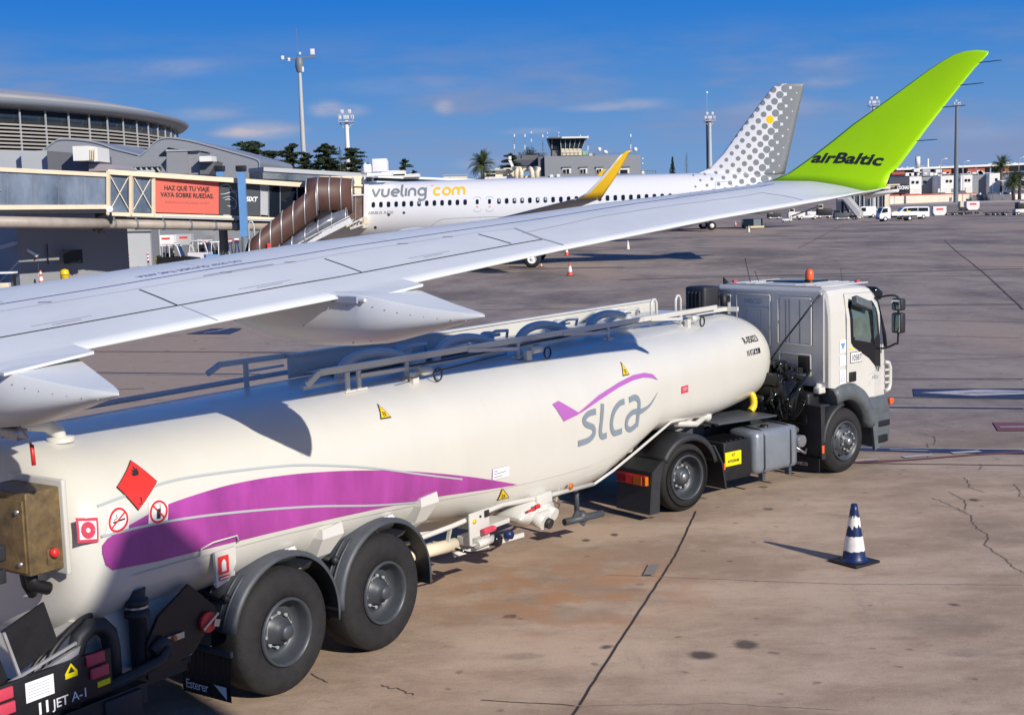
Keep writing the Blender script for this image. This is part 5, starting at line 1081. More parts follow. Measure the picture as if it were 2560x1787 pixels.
# fin
b = MB()
pts = [al_(*p) for p in ((1735, 436), (1775, 420), (1808, 384), (1846, 330), (1895, 265), (1932, 218), (1945, 211), (2012, 209), (2000, 260), (1975, 375), (1962, 435))]
le = [pts[0], pts[1], pts[2], pts[3], pts[4], pts[5]]; te_ = lambda z: lerpt(z, sorted([pts[10].z, pts[9].z, pts[8].z, pts[7].z]), [pts[10].x, pts[9].x, pts[8].x, pts[7].x])
secs = []
for p_ in [V3((le[0].x, 0, 5.75))]+le+[pts[6]]:
    z = p_.z; xl, xt = p_.x, te_(z) if z > pts[10].z else pts[10].x; L_ = xt-xl; th = .10*L_ if L_ < 3 else .26
    if p_ is le[0] or z < 6: th = .12
    row = [(xl+L_*f, -th*math.sin(math.pi*min(1, f**.7))*.8, z) for f in (0, .03, .1, .25, .45, .7, .9, 1)]; row += [(xl+L_*f, th*math.sin(math.pi*min(1, f**.7))*.8, z) for f in (.9, .7, .45, .25, .1, .03)]
    secs.append(row)
b.loft(secs); b.build('tail_fin', 'dotted', AP)
def surf(b, le0, c0, le1, c1, t0=.12, t1=.10, zt0=None):
    """tapered aerofoil panel between two (x, y, z) leading edge points"""
    secs = []
    for k in range(7):
        f = k/6; l = V3(le0).lerp(V3(le1), f); c = c0+(c1-c0)*f; t = (t0+(t1-t0)*f)*c
        row = [(l.x+c*g, l.y, l.z+t*.5*math.sin(math.pi*g**.6)) for g in (0, .03, .1, .3, .55, .8, 1)]; row += [(l.x+c*g, l.y, l.z-t*.45*math.sin(math.pi*g**.6)) for g in (.8, .55, .3, .1, .03)]; secs.append(row)
    return b.loft(secs)
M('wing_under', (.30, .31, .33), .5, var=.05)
for s_ in (-1, 1):
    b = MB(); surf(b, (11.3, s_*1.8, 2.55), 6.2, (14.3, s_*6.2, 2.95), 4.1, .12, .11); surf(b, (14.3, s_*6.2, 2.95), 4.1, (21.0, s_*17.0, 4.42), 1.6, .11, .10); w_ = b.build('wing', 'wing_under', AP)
    # sharklet
    lo = al_(1488, 494, -17.2); 
    b = MB(); prof = [(21.15, 4.42, 22.65, 4.46, 0), (21.75, 4.75, 22.95, 4.9, .25), (22.6, 5.55, 23.45, 5.6, .40), (23.4, 6.45, 23.98, 6.5, .5), (23.75, 6.85, 24.25, 6.95, .55), (24.05, 7.04, 24.4, 7.07, .57)]
    secs = [[(x0+(x1-x0)*g, s_*(17.1+dy-(.05*math.sin(math.pi*g))), z0+(z1-z0)*g) for g in (0, .2, .5, .8, 1)]+[(x0+(x1-x0)*g, s_*(17.1+dy+(.05*math.sin(math.pi*g))), z0+(z1-z0)*g) for g in (.8, .5, .2)] for x0, z0, x1, z1, dy in prof]
    b.loft(secs); sh_ = b.build('sharklet', 'letter_yellow', w_)
    b = MB(); secs = [[(x0-.03, s_*(17.1+dy)-.06, z0-.03), (x0+.22*(x1-x0), s_*(17.1+dy)-.075, z0+.04), (x0+.22*(x1-x0), s_*(17.1+dy)+.075, z0+.04), (x0-.03, s_*(17.1+dy)+.06, z0-.03)] for x0, z0, x1, z1, dy in prof[:5]]; b.loft(secs); b.build('leading_edge', 'wing_white', sh_)
    b = MB(); surf(b, (32.4, s_*.6, 4.75), 3.6, (35.3, s_*6.2, 5.25), 1.3, .10, .09); b.build('tailplane', 'fuselage_white', AP)
    b = MB(); b.lathe([(9.2, .95), (9.5, 1.08), (10.5, 1.15), (12, 1.08), (13.4, .80), (13.5, .5), (14.4, .12)], (0, s_*5.75, 1.75), 'X', 26); b.box((12.2, s_*5.75, 2.6), (3.6, .3, .5), None, .05); b.build('engine', 'fuselage_white', AP)
    g_ = MB(); g_.cyl((18.0, s_*4.7, .6), (18.0, s_*4.2, 2.6), .13, 12); gear = g_.build('main_gear', 'alu', AP)
    for yy in (4.45, 5.15): 
        for k_ in (0,):
            b = MB(); yo = s_*yy; b.lathe([(yo-.17, .30), (yo-.19, .42), (yo-.16, .53), (yo-.1, .585), (yo+.1, .585), (yo+.16, .53), (yo+.19, .42), (yo+.17, .30)], (18.0, 0, .585), 'Y', 30); ty = b.build('wheel', 'tyre', gear)
            b = MB(); b.lathe([(yo-.18, .30), (yo-.17, .27), (yo-.08, .22), (yo-.08, .14), (yo-.16, .12), (yo-.17, 0)], (18.0, 0, .585), 'Y', 24); b.lathe([(yo+.17, 0), (yo+.17, .30)], (18.0, 0, .585), 'Y', 24); b.build('rim', 'sign_white', ty)
b = MB(); b.cyl((5.1, 0, .4), (5.1, 0, 2.2), .1); ng = b.build('nose_gear', 'alu', AP)
for yy in (-.25, .25): b = MB(); b.lathe([(yy-.1, 0), (yy-.1, .3), (yy-.06, .38), (yy+.06, .38), (yy+.1, .3), (yy+.1, 0)], (5.1, 0, .38), 'Y', 24); b.build('wheel', 'tyre', ng)
# two airliners of the same fleet further away: only tips, gear and bellies show
def far_airliner(label, nose, rz, fin=True):
    t = thing('airliner', label, 'airliner', (nose[0], nose[1], 0), rz, 'distant airliners behind the dotted one')
    build_fuselage(MB()).build('fuselage', 'fuselage_white', t)
    for s_ in (-1, 1):
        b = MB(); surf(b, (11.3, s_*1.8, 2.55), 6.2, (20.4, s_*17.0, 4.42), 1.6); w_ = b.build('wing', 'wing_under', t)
        b = MB(); secs = [[(x0+(x1-x0)*g, s_*(17.1+dy-(.05*math.sin(math.pi*g))), z0+(z1-z0)*g) for g in (0, .2, .5, .8, 1)]+[(x0+(x1-x0)*g, s_*(17.1+dy+(.05*math.sin(math.pi*g))), z0+(z1-z0)*g) for g in (.8, .5, .2)] for x0, z0, x1, z1, dy in prof]; b.loft(secs); b.build('sharklet', 'letter_yellow' if s_ < 0 else 'fuselage_white', w_)
        b = MB(); b.lathe([(9.2, .95), (9.5, 1.08), (10.5, 1.15), (12, 1.08), (13.4, .80), (14.4, .12)], (0, s_*5.75, 1.75), 'X', 18); b.build('engine', 'fuselage_white', t)
        b = MB(); b.cyl((17.7, s_*3.8, .6), (17.7, s_*3.6, 2.6), .13, 8); g_ = b.build('main_gear', 'alu', t)
        b = MB(); b.lathe([(s_*3.8-.45, .3), (s_*3.8-.42, .58), (s_*3.8+.42, .58), (s_*3.8+.45, .3)], (17.7, 0, .585), 'Y', 22); ty = b.build('wheel', 'tyre', g_); b = MB(); b.lathe([(s_*3.8-.46, 0), (s_*3.8-.46, .28), (s_*3.8-.40, .3)], (17.7, 0, .585), 'Y', 18); b.build('rim', 'sign_white', ty)
    return t
# ================= jet bridge =================
def DB(px): return 1/lerpt(px, [-60, 269, 700, 900], [1/74.6, 1/82, 1/90, 1/92.2])
def bp(px, py, off=0.): return at(px, py, DB(px)+off)
M('bridge_glass', (.05, .08, .13), .22, spec=.25, col2=(.22, .27, .35), scale=.45, stretch=(1, 1, .5))
M('bridge_cream', (.74, .64, .47), .5, var=.06, scale=1.2); M('ad_red', (.66, .14, .10), .45); M('ad_dark', (.07, .08, .09), .35); M('duct', (.38, .33, .28), .5, var=.12, scale=1.5)
M('haze_grey', (.62, .66, .68), .4)
JB = thing('jet_bridge', 'cream framed glazed jet bridge with a red advert and dark car advert on its side', 'jet bridge', tuple(at(430, 640, DB(430))*1.0)[:2]+(0,))
JBI = V3((-JB.location.x, -JB.location.y, 0))
def jb(b, name, mat, parent=None):
    bmesh.ops.translate(b.bm, verts=b.bm.verts[:], vec=JBI); return b.build(name, mat, parent or JB)
def beam(b, x0, y0, x1, y1, h, off=0., d=.18): b.bar(bp(x0, y0, off), bp(x1, y1, off), d, h)
def panel(b, x0, x1, t0, t1, b0, b1, off=0., th=.04):
    P = [bp(x0, t0, off), bp(x1, t1, off), bp(x1, b1, off), bp(x0, b0, off)]; n_ = (P[1]-P[0]).cross(P[3]-P[0]).normalized()*th
    if n_.y < 0: n_ = -n_
    b.loft([P, [p+n_ for p in P]], smooth=False)
# telescoping tunnels: near and far glazing, roof, floor
for (nm, x0, x1, t0, t1, c0, c1) in (('tunnel', -60, 266, 416, 433, 526, 522), ('tunnel', 269, 792, 425, 460, 540, 557)):
    b = MB(); a0, a1 = bp(x0, t0+5), bp(x1, t1+5); q0, q1 = bp(x0, t0+5, 3.0), bp(x1, t1+5, 3.0); q0.z, q1.z = a0.z, a1.z
    b.loft([[a0, a1, q1, q0], [p+V3((0, 0, .12)) for p in (a0, a1, q1, q0)]], smooth=False)
    f0, f1 = bp(x0, c0-5), bp(x1, c1-5); g0, g1 = V3((q0.x, q0.y, f0.z)), V3((q1.x, q1.y, f1.z))
    b.loft([[f0, f1, g1, g0], [p-V3((0, 0, .14)) for p in (f0, f1, g1, g0)]], smooth=False)
    b.loft([[q0, q1, g1, g0], [p+V3((-.03, .05, 0)) for p in (q0, q1, g1, g0)]], smooth=False)
    jb(b, nm, 'building_pale')
b = MB(); beam(b, -60, 421, 266, 437.5, .24); beam(b, -60, 519, 266, 517.5, .26); beam(b, 0, 475, 0, 476, .1); jb(b, 'frame', 'bridge_cream')
b = MB(); beam(b, 268, 430, 792, 465, .30, -.1); beam(b, 268, 535, 620, 545, .22, -.1); beam(b, 620, 545, 720, 550, .22, -.1)
for x in (271, 328, 384): t, c = 427+(x-269)*.05, 537+(x-269)*.03; b.bar(bp(x, t, -.1), bp(x, c, -.1), .2, .22 if x != 328 else .34)
for x0, x1 in ((276, 322), (334, 380)):
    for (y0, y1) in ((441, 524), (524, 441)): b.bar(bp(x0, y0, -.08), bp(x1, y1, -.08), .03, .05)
jb(b, 'frame', 'bridge_cream')
random.seed(2)
for x0, x1 in ((-60, 17), (18, 82), (84, 146), (148, 207), (209, 264)):
    b = MB(); t = lambda x: 425+x*.055; c = lambda x: 514+x*-.005; panel(b, x0, x1, t(x0), t(x1), c(x0), c(x1), .03); jb(b, 'window', 'bridge_glass')
for x0, x1 in ((276, 322), (334, 380)): b = MB(); panel(b, x0, x1, 436, 438, 530, 532, .03); jb(b, 'window', 'bridge_glass')
b = MB(); [b.bar(bp(x, 420+x*.055), bp(x, 518), .02, .03) for x in (17.5, 83, 147, 208)]; jb(b, 'mullion', 'alu')
b = MB(); panel(b, 387, 547, 441, 447, 531, 536, -.04, .05); ad = jb(b, 'advert_panel', 'ad_red')
def adfn(x0, y0, kx, slope=.035):
    return lambda x, y: bp(x0+x*kx, y0-y*kx+slope*x*kx, -.05)+JBI
for body, px, py, s_ in (('HAZ QUE TU VIAJE', 467, 477, 15.5), ('VAYA SOBRE RUEDAS.', 468, 494, 15.5)):
    b = MB(); b.text(body, adfn(px, py, 1), s_, bold=.035, align='CENTER', sx=.86); b.build('advert_text', 'ink', ad)
b = MB(); b.text('Alquila ahora un coche premium con SIXT', adfn(468, 509, 1), 6.5, align='CENTER'); b.build('advert_text', M('ad_small', (.36, .09, .07), .5), ad)
for x0, x1 in ((548, 594), (612, 650)): b = MB(); panel(b, x0, x1, 447+(x0-548)*.06, 450+(x0-548)*.06, 536+(x0-548)*.03, 538+(x0-548)*.03, -.04, .05); ap = jb(b, 'advert_panel', 'ad_dark')
b = MB(); b.text('SIXT', adfn(615, 503, 1), 16, bold=.04, shear=.2, sx=.85); b.build('advert_text', 'sign_white', ap)
b = MB()
for P in ([(550, 466), (560, 462), (572, 463), (580, 475), (585, 482)], [(550, 486), (565, 484), (580, 480), (590, 486), (592, 500)], [(556, 496), (570, 492), (580, 494), (590, 505), (588, 520), (575, 524)], [(562, 500), (572, 498), (582, 502)], [(584, 476), (592, 480)], [(568, 514), (584, 518)]):
    b.ribbon([p[:2] for p in smooth_pts(P, 5)], [.6+1.4*math.sin(math.pi*i/((len(P)-1)*5)) for i in range((len(P)-1)*5+1)], lambda x, y: bp(x, y, -.06)+JBI)
b.build('car_picture', 'haze_grey', ap)
b = MB(); panel(b, 651, 672, 452, 454, 537, 539, -.02); panel(b, 672, 700, 453, 455, 539, 541, -.02); jb(b, 'window', 'building_pale')
for x0, x1 in ((673, 700), (701, 742), (744, 790)): b = MB(); panel(b, x0, x1, 452+(x0-651)*.07, 452+(x1-651)*.07, 539+(x0-651)*.12, 539+(x1-651)*.12, -.05); jb(b, 'window', 'glass_dark')
b = MB()
for x in (651, 672, 700.5, 743): b.bar(bp(x, 450+(x-651)*.07, -.1), bp(x, 541+(x-651)*.1, -.1), .04, .05)
jb(b, 'mullion', 'alu')
# dark bars painting the shaded gap under the tunnels, cable duct and hangers, hinge
b = MB(); b.bar(bp(-60, 532, .8), bp(266, 530, .8), 1.4, .18); b.bar(bp(268, 545, .8), bp(720, 556, .8), 1.2, .14); jb(b, 'underframe', 'plastic')
b = MB(); P = [bp(x, y, .1) for x, y in ((-60, 554), (120, 557), (268, 560), (400, 562), (593, 565), (760, 568))]; b.tube(P[:3], .33, 14); b.tube(P[2:], .30, 14); jb(b, 'duct', 'duct')
b = MB()
for x in (285, 340, 408, 475, 536, 590, 655): y = 560+(x-268)*.016; b.bar(bp(x, y-18, -.05), bp(x, y-8, -.05), .1, .14); b.tube([bp(x, y, .1)+V3((-.05, -.04, 0)), bp(x, y, .1)+V3((.05, .04, 0))], .325, 14)
jb(b, 'hanger', 'mast_dark')
b = MB(); b.cyl(bp(274, 523, -.25), bp(274, 523, .2), .20, 18); jb(b, 'pivot', 'sign_white')
b = MB(); b.box(bp(240, 571, .2), (.35, .3, .35)); b.box(bp(253, 576, .2), (.35, .3, .35)); b.box(bp(262, 545, .3), (1.0, .6, .7)); jb(b, 'gearbox', 'black')
# lift columns
for (x, yt, yb, ybb, off, mat) in ((603, 428, 592, 660, -1.3, 'post_blue'), (550, 428, 440, 600, 3.4, 'post_blue')):
    o = bp(x, yt, off); lo_ = bp(x, yb, off); base = V3((o.x, o.y, 0))
    b = MB(); b.bar((o.x, o.y, lo_.z), o, .46, .42, up=(0, 1, 0)); p_ = jb(b, 'lift_column', mat)
    b = MB(); b.cyl((o.x, o.y, 0), (o.x, o.y, lo_.z), .22 if off < 0 else .30, 14); jb(b, 'leg', 'mast_dark')
    b = MB(); b.box((o.x, o.y, o.z+.17), (.62, .58, .36), None, .03); b.bm.verts.ensure_lookup_table(); jb(b, 'column_cap', 'black', JB)
b = MB(); o = bp(621, 560, -1.2); b.tube([(o.x, o.y, 0), (o.x, o.y, 3.4), (o.x+.1, o.y, 3.6), (o.x+.25, o.y, 3.6), (o.x+.35, o.y, 3.3), (o.x+.36, o.y, 2.0)], .06, 8); jb(b, 'service_pole', 'mast')
# rotating head at the aircraft door
b = MB(); hd = [bp(786, 452), bp(800, 440), bp(908, 438), bp(912, 470)]
b.loft([[bp(786, 468, -.3), bp(790, 446, -.3), bp(800, 441, -.3), bp(905, 440, -.3), bp(910, 462, -.3), bp(905, 487, -.3), bp(880, 487, -.3), bp(800, 462, -.3)], [bp(786, 468, 2.8), bp(790, 446, 2.8), bp(800, 441, 2.8), bp(905, 440, 2.8), bp(910, 462, 2.8), bp(905, 487, 2.8), bp(880, 487, 2.8), bp(800, 462, 2.8)]], smooth=False); jb(b, 'head_canopy', 'bridge_cream')
b = MB(); [b.bar(bp(x, 442, -.36), bp(x-8, 458, -.36), .05, .06) for x in (822, 848, 872, 895)]; b.bar(bp(790, 461, -.4), bp(908, 464, -.4), .1, .14); jb(b, 'canopy_rib', 'cream')
b = MB(); b.loft([[bp(890, 460, .0), bp(911, 462, .0), bp(911, 560, .0), bp(890, 552, .0)], [bp(890, 460, 2.5), bp(911, 462, 2.5), bp(911, 560, 2.5), bp(890, 552, 2.5)]], smooth=False); jb(b, 'head_wall', 'bridge_cream')
b = MB(); b.loft([[bp(910, 440, -.6), bp(922, 452, -.6), bp(921, 500, -.6), bp(914, 556, -.6), bp(908, 556, -.6), bp(910, 500, -.6)], [bp(910, 440, 2.4), bp(922, 452, 2.4), bp(921, 500, 2.4), bp(914, 556, 2.4), bp(908, 556, 2.4), bp(910, 500, 2.4)]], smooth=False); jb(b, 'bellows', 'sign_white')
b = MB(); b.box(bp(923, 449, -.7), (.35, .3, .3)); jb(b, 'bellows_motor', 'black')
b = MB(); panel(b, 853, 908, 492, 488, 553, 545, -1.2); jb(b, 'cab_glass', M('cab_amber', (.14, .085, .065), .12, spec=.8, var=.3, scale=1.5))
b = MB()
for x in (852, 873, 889, 909): b.bar(bp(x, 491, -1.3), bp(x, 556, -1.3), .05, .08)
b.bar(bp(850, 491, -1.3), bp(911, 487, -1.3), .12, .10); b.bar(bp(828, 517, -1.3), bp(875, 515, -1.3), .06, .08); b.bar(bp(828, 517, -1.3), bp(828, 536, -1.3), .06, .06); b.bar(bp(873, 562, -1.3), bp(912, 543, -1.3), .08, .1)
for k in range(5): b.bar(bp(875+8*k, 560-4*k, -1.3), bp(875+8*k, 570-3.2*k, -1.3), .05, .05)
b.bar(bp(875, 572, -1.3), bp(912, 560, -1.3), .1, .12); jb(b, 'cab_frame', 'alu')
b = MB(); b.box(bp(893, 562, -.2), (1.3, 1.6, .45)); b.box(bp(905, 552, -.2), (.7, 1.2, .5)); jb(b, 'cab_base', 'bridge_cream')
b = MB(); panel(b, 829, 851, 520, 519, 536, 540, -1.1); jb(b, 'dark_opening', 'shade_in')
# covered escape stair: brown tunnel on hoops, and the grey one beside it
def tube_arch(name, P, w, h, mat, hoops, mat2='alu', off=-1.6):
    b = MB(); pts = [at(px, py, DB(px)+off) for px, py in P]
    def arch(c, k=1.0):
        out = [c+V3((0, -w*.5*k, -h*.45*k))]
        for j in range(11): a = math.pi*j/10; out.append(c+V3((0, -math.cos(a)*w*.5*k, math.sin(a)*h*.5*k)))
        return out+[c+V3((0, w*.5*k, -h*.45*k))]
    b.loft([arch(p) for p in pts], cap=True); o = jb(b, name, mat)
    b = MB(); n = hoops
    L = [0]
    for i in range(len(pts)-1): L.append(L[-1]+(pts[i+1]-pts[i]).length)
    for k in range(n+1):
        s_ = L[-1]*k/n
        for i in range(len(pts)-1):
            if s_ <= L[i+1]+1e-6: c = pts[i].lerp(pts[i+1], (s_-L[i])/(L[i+1]-L[i])); break
        b.tube(arch(c, 1.03), .045, 6)
    q = MB(); q.bm.free(); o2 = jb(b, 'hoop', mat2, o); return o
M('smoked', (.075, .042, .040), .5, spec=.3, col2=(.12, .06, .045), scale=.5); M('smoked_grey', (.12, .13, .16), .15, spec=.8, var=.3, scale=.8)
tube_arch('stair_tunnel', [(630, 640), (660, 612), (700, 577), (745, 540), (795, 500)], 1.9, 2.2, 'smoked', 6)
tube_arch('stair_tunnel', [(770, 490), (800, 486), (840, 487), (884, 490)], 2.0, 2.35, 'smoked', 4, off=-1.0)
tube_arch('stair_tunnel', [(700, 632), (760, 594), (820, 556), (866, 540)], 1.2, 1.0, 'smoked_grey', 5, off=-2.6)
b = MB(); b.bar(at(730, 625, DB(750)-3.2), at(878, 550, DB(870)-3.2), .08, .35); b.bar(at(740, 612, DB(750)-3.25), at(872, 541, DB(870)-3.25), .05, .06); jb(b, 'stair_stringer', 'alu')
b = MB(); panel(b, 668, 676, 608, 608, 621, 621, -2.7); jb(b, 'red_sign', 'sign_red')
# white air conditioner on the head's roof
b = MB(); o = at(950, 414, 93); b.box(o, (1.0, 1.0, .9), None, .04); b.box(o+V3((-.8, 0, -.2)), (.7, .8, .6), None, .1); b.tube([o+V3((-.9, 0, .1)), o+V3((-1.1, 0, -.1)), o+V3((-1.15, 0, -.6))], .2, 10); b.box(o+V3((.0, 0, -.62)), (1.7, 1.2, .2)); b.bar(o+V3((.6, -.5, -.5)), o+V3((.6, -.5, .3)), .04, .04); jb(b, 'air_conditioner', 'sign_white')
# second bridge behind
J2 = thing('jet_bridge', 'second jet bridge with grey roof behind the cream one, before the cedars', 'jet bridge', tuple(at(780, 470, 118))[:2]+(0,))
def j2(b, name, mat): bmesh.ops.translate(b.bm, verts=b.bm.verts[:], vec=(-J2.location.x, -J2.location.y, 0)); return b.build(name, mat, J2)
b = MB(); b.bar(at(640, 425, 115), at(915, 441, 121), 3.2, .35); j2(b, 'roof', 'building_pale')
b = MB(); b.bar(at(640, 438, 115), at(915, 454, 121), 2.9, .7); j2(b, 'window_band', M('band_glass', (.05, .075, .09), .15, spec=.8, col2=(.22, .24, .26), scale=.5))
b = MB(); b.bar(at(640, 480, 115.3), at(915, 495, 121), 2.6, 1.9); j2(b, 'body', 'building_grey')
for x in (660, 900): p = at(x, 480, 116); b = MB(); b.bar((p.x, p.y, 0), p, .5, .5, up=(0, 1, 0)); j2(b, 'leg', 'mast')
J3 = thing('jet_bridge', 'third jet bridge, its white and dark roof line showing above the dotted airliner', 'jet bridge', tuple(at(1080, 450, 135))[:2]+(0,))
def j3(b, name, mat): bmesh.ops.translate(b.bm, verts=b.bm.verts[:], vec=(-J3.location.x, -J3.location.y, 0)); return b.build(name, mat, J3)
b = MB(); b.bar(at(915, 443, 125), at(1290, 457, 145), 3, .22); j3(b, 'roof', 'building_white'); b = MB(); b.bar(at(915, 451, 125.2), at(1290, 461, 145), 2.8, .25); j3(b, 'window_band', 'glass_dark')
b = MB(); b.bar(at(915, 470, 125), at(1290, 478, 145), 2.7, 1.2); j3(b, 'body', 'building_white'); p = at(1000, 480, 129); b = MB(); b.bar((p.x, p.y, 0), (p.x, p.y, p.z+.3), .5, .5, up=(0, 1, 0)); j3(b, 'leg', 'mast')
b = MB(); b.box(at(985, 434, 128), (2.2, 2, .5)); b.box(at(1005, 440, 128), (3.4, 2, .3)); j3(b, 'roof_unit', 'building_white')
# ================= left: terminal, annexes, apron clutter =================
def boxed(b, x0, x1, y0, y1, D, dep, y0r=None, ground=False):
    """a real box: its front face spans the given columns and rows at depth D"""
    a, c = at(x0, y0, D), at(x1, y0r if y0r is not None else y0, D); zb = 0 if ground else at((x0+x1)/2, y1, D).z
    zt0, zt1 = a.z, c.z
    if y0r is None: zt1 = zt0
    F = [V3((a.x, D, zb)), V3((c.x, D, zb)), V3((c.x, D, zt1)), V3((a.x, D, zt0))]
    b.loft([F, [p+V3((0, dep, 0)) for p in F]], smooth=False); return b
def bg(name, label, cat, builds, loc, group=None):
    t = thing(name, label, cat, (loc[0], loc[1], 0), 0, group)
    for nm, b, mt in builds:
        bmesh.ops.translate(b.bm, verts=b.bm.verts[:], vec=(-loc[0], -loc[1], 0)); b.build(nm, mt, t)
    return t
# round terminal hall
S_ = 1.6; RT = 55.5*S_; CXT, CYT = -90.2*S_, 137*S_; ZE = 4.3+9.8*S_
TM = thing('terminal_building', 'round terminal hall with overhanging metal roof, dark glass band and pale louvres', 'terminal', (CXT, CYT, 0))
N0, N1, NS = -100, 60, 52
def ringb(prof, name, mat, smooth=True, a0=N0, a1=N1, n=NS):
    b = MB(); b.loft([[(math.cos(R(a0+(a1-a0)*k/n))*(RT+r), math.sin(R(a0+(a1-a0)*k/n))*(RT+r), z) for r, z in prof] for k in range(n+1)], smooth=smooth); return b.build(name, mat, TM)
ringb([(-1.0, ZE-1.25), (.6, ZE-.9), (1.3, ZE-.3), (1.1, ZE-.05), (0, ZE+.3), (-3, ZE+.5), (-3, ZE-1.25)], 'eaves', 'fascia')
ringb([(1.0, ZE), (-2, ZE+.9), (-8, ZE+2.2), (-20, ZE+3.8), (-40, ZE+5.2), (-80, ZE+6.0), (-80, ZE), (-10, ZE-.2)], 'roof', 'roof_metal')
ringb([(-1.2, ZE-3.1), (-1.2, ZE-1.2), (-1.5, ZE-1.2), (-1.5, ZE-3.1)], 'glass_band', M('band_dark', (.012, .022, .034), .1, spec=.8, col2=(.03, .045, .06), scale=.12))
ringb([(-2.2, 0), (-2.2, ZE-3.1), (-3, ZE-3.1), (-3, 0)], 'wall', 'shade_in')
for k in range(12): z = ZE-3.25-.50*k; ringb([(-.7, z-.16), (-.7, z+.06), (-1.9, z+.14), (-1.9, z-.08)], 'louvre', 'louvre', False)
b = MB()
for k in range(NS+1):
    a = R(N0+(N1-N0)*k/NS); c, s_ = math.cos(a), math.sin(a); b.bar((c*(RT-.75), s_*(RT-.75), ZE-10), (c*(RT-.75), s_*(RT-.75), ZE-.8), .16, .2, up=(c, s_, 0))
b.build('mullions', 'building_pale', TM)
# annex with two swooping grey roofs
def r1(x, y): return (x*.3369, 180+y*.3369)
M('swoop', (.30, .315, .34), .45, var=.05, scale=.05, metal=.2); M('swoop_light', (.36, .38, .40), .45, metal=.2)
def sweep(name, label, P, D, dep, mat='swoop', z0=0, extra=()):
    b = MB(); Q = [at(*p, D) for p in P]; F = Q+[V3((Q[-1].x, D, z0)), V3((Q[0].x, D, z0))]
    b.loft([F, [V3((p.x, p.y+dep, p.z)) for p in F]], smooth=False); return bg(name, label, 'building', [('shell', b, mat)]+list(extra), (Q[0].x, D))
w1 = [p[:2] for p in smooth_pts([r1(*p) for p in ((200, 640), (300, 590), (380, 530), (450, 495), (620, 503), (750, 528), (850, 565), (1010, 605), (1200, 660))], 5)]
b = MB(); b.ribbon([(x, y+1.5) for x, y in w1], 3.0, lambda x, y: at(x, y, 149.8))
sweep('annex_building', 'grey swooping annex roof below the louvres, left of its taller twin', w1, 150, 22, 'swoop', extra=[('roof_edge', b, 'swoop_light')])
w2 = [p[:2] for p in smooth_pts([r1(*p) for p in ((1000, 640), (1080, 585), (1160, 510), (1240, 484), (1380, 498), (1560, 542), (1740, 592), (1880, 632), (1922, 655), (1925, 700), (1905, 760))], 5)]
b = MB(); b.ribbon([(x, y+1.5) for x, y in w2], 2.6, lambda x, y: at(x, y, 143.8))
b2 = MB(); b2.poly2([r1(*p) for p in ((1175, 622), (1250, 560), (1330, 578), (1330, 640), (1240, 640))], lambda x, y: at(x, y, 143.6)); b3 = MB(); boxed(b3, *[r1(1480, 0)[0], r1(1620, 0)[0], r1(0, 668)[1], r1(0, 760)[1]], 143.5, 1)
sweep('annex_building', 'grey annex with long roof falling to the right and a rounded end', w2, 144, 22, 'swoop', extra=[('roof_edge', b, 'swoop_light'), ('opening', b2, 'glass_dark'), ('opening', b3, 'shade_in')])
# gangway block and plant on the roofs
B1 = MB(); boxed(B1, -20, 60, r1(0, 590)[1], 430, 106, 6); B2 = MB(); boxed(B2, 52, 118, r1(0, 588)[1], 430, 105, 6); B3 = MB(); boxed(B3, 117, 221, 377, 430, 104, 6, 386); 
bg('gangway_block', 'pale and dark grey gangway box above the jet bridge at the left edge', 'building', [('wall', B1, 'building_pale'), ('wall', B2, 'building_pale'), ('wall', B3, 'building_dark')], (at(60, 430, 104).x, 104))
B1 = MB(); boxed(B1, 181, 222, 366, 402, 102, 3); B2 = MB(); boxed(B2, 222, 243, 369, 404, 102.2, 3); B3 = MB(); [B3.bar(at(x, 372, 101.95), at(x, 400, 101.95), .06, .1) for x in (226, 231, 236)]
bg('air_conditioner', 'white air conditioning box standing on the gangway roof', 'air conditioner', [('casing', B1, 'building_white'), ('casing', B2, 'building_white'), ('grille', B3, 'cream')], (at(200, 400, 102).x, 102))
B1 = MB(); B1.loft([[at(222, 428, 103), at(222, 410, 103), at(275, 411, 103), at(288, 421, 103), at(288, 428, 103)], [p+V3((0, 6, 0)) for p in [at(222, 428, 103), at(222, 410, 103), at(275, 411, 103), at(288, 421, 103), at(288, 428, 103)]]], smooth=False)
bg('plant_roof', 'low pinkish roof between the white air conditioner and the jet bridge', 'roof', [('deck', B1, M('pink_roof', (.34, .30, .32), .6))], (at(250, 428, 103).x, 103))
B1 = MB(); boxed(B1, 285, 415, 394, 440, 120, 8, 392); B2 = MB(); boxed(B2, 290, 400, 420, 428, 119.5, 1); B3 = MB(); [B3.bar(at(x, 420, 119.3), at(x+7, 430, 119.3), .1, .14) for x in range(295, 400, 14)]
bg('link_corridor', 'grey link corridor with small glazed strip between the annexes', 'building', [('wall', B1, 'building_grey'), ('window_band', B2, 'glass_dark'), ('brace', B3, 'building_pale')], (at(350, 440, 120).x, 120))
B1 = MB(); boxed(B1, 416, 468, 376, 436, 112, 4, 378); B2 = MB(); boxed(B2, 468, 498, 378, 437, 112.3, 4, 379); B3 = MB(); boxed(B3, 414, 500, 374, 378, 111.9, 4.6, 377); B4 = MB(); B4.loft([[at(402, 412, 113), at(416, 396, 112), at(416, 432, 112)], [at(402, 412, 116), at(416, 396, 116), at(416, 432, 116)]], smooth=False)
bg('stair_housing', 'tall grey metal box with seamed panels behind the red advert', 'building', [('wall', B1, 'building_grey'), ('wall', B2, 'building_grey'), ('cap', B3, 'building_pale'), ('wing', B4, 'building_dark')], (at(450, 436, 112).x, 112))
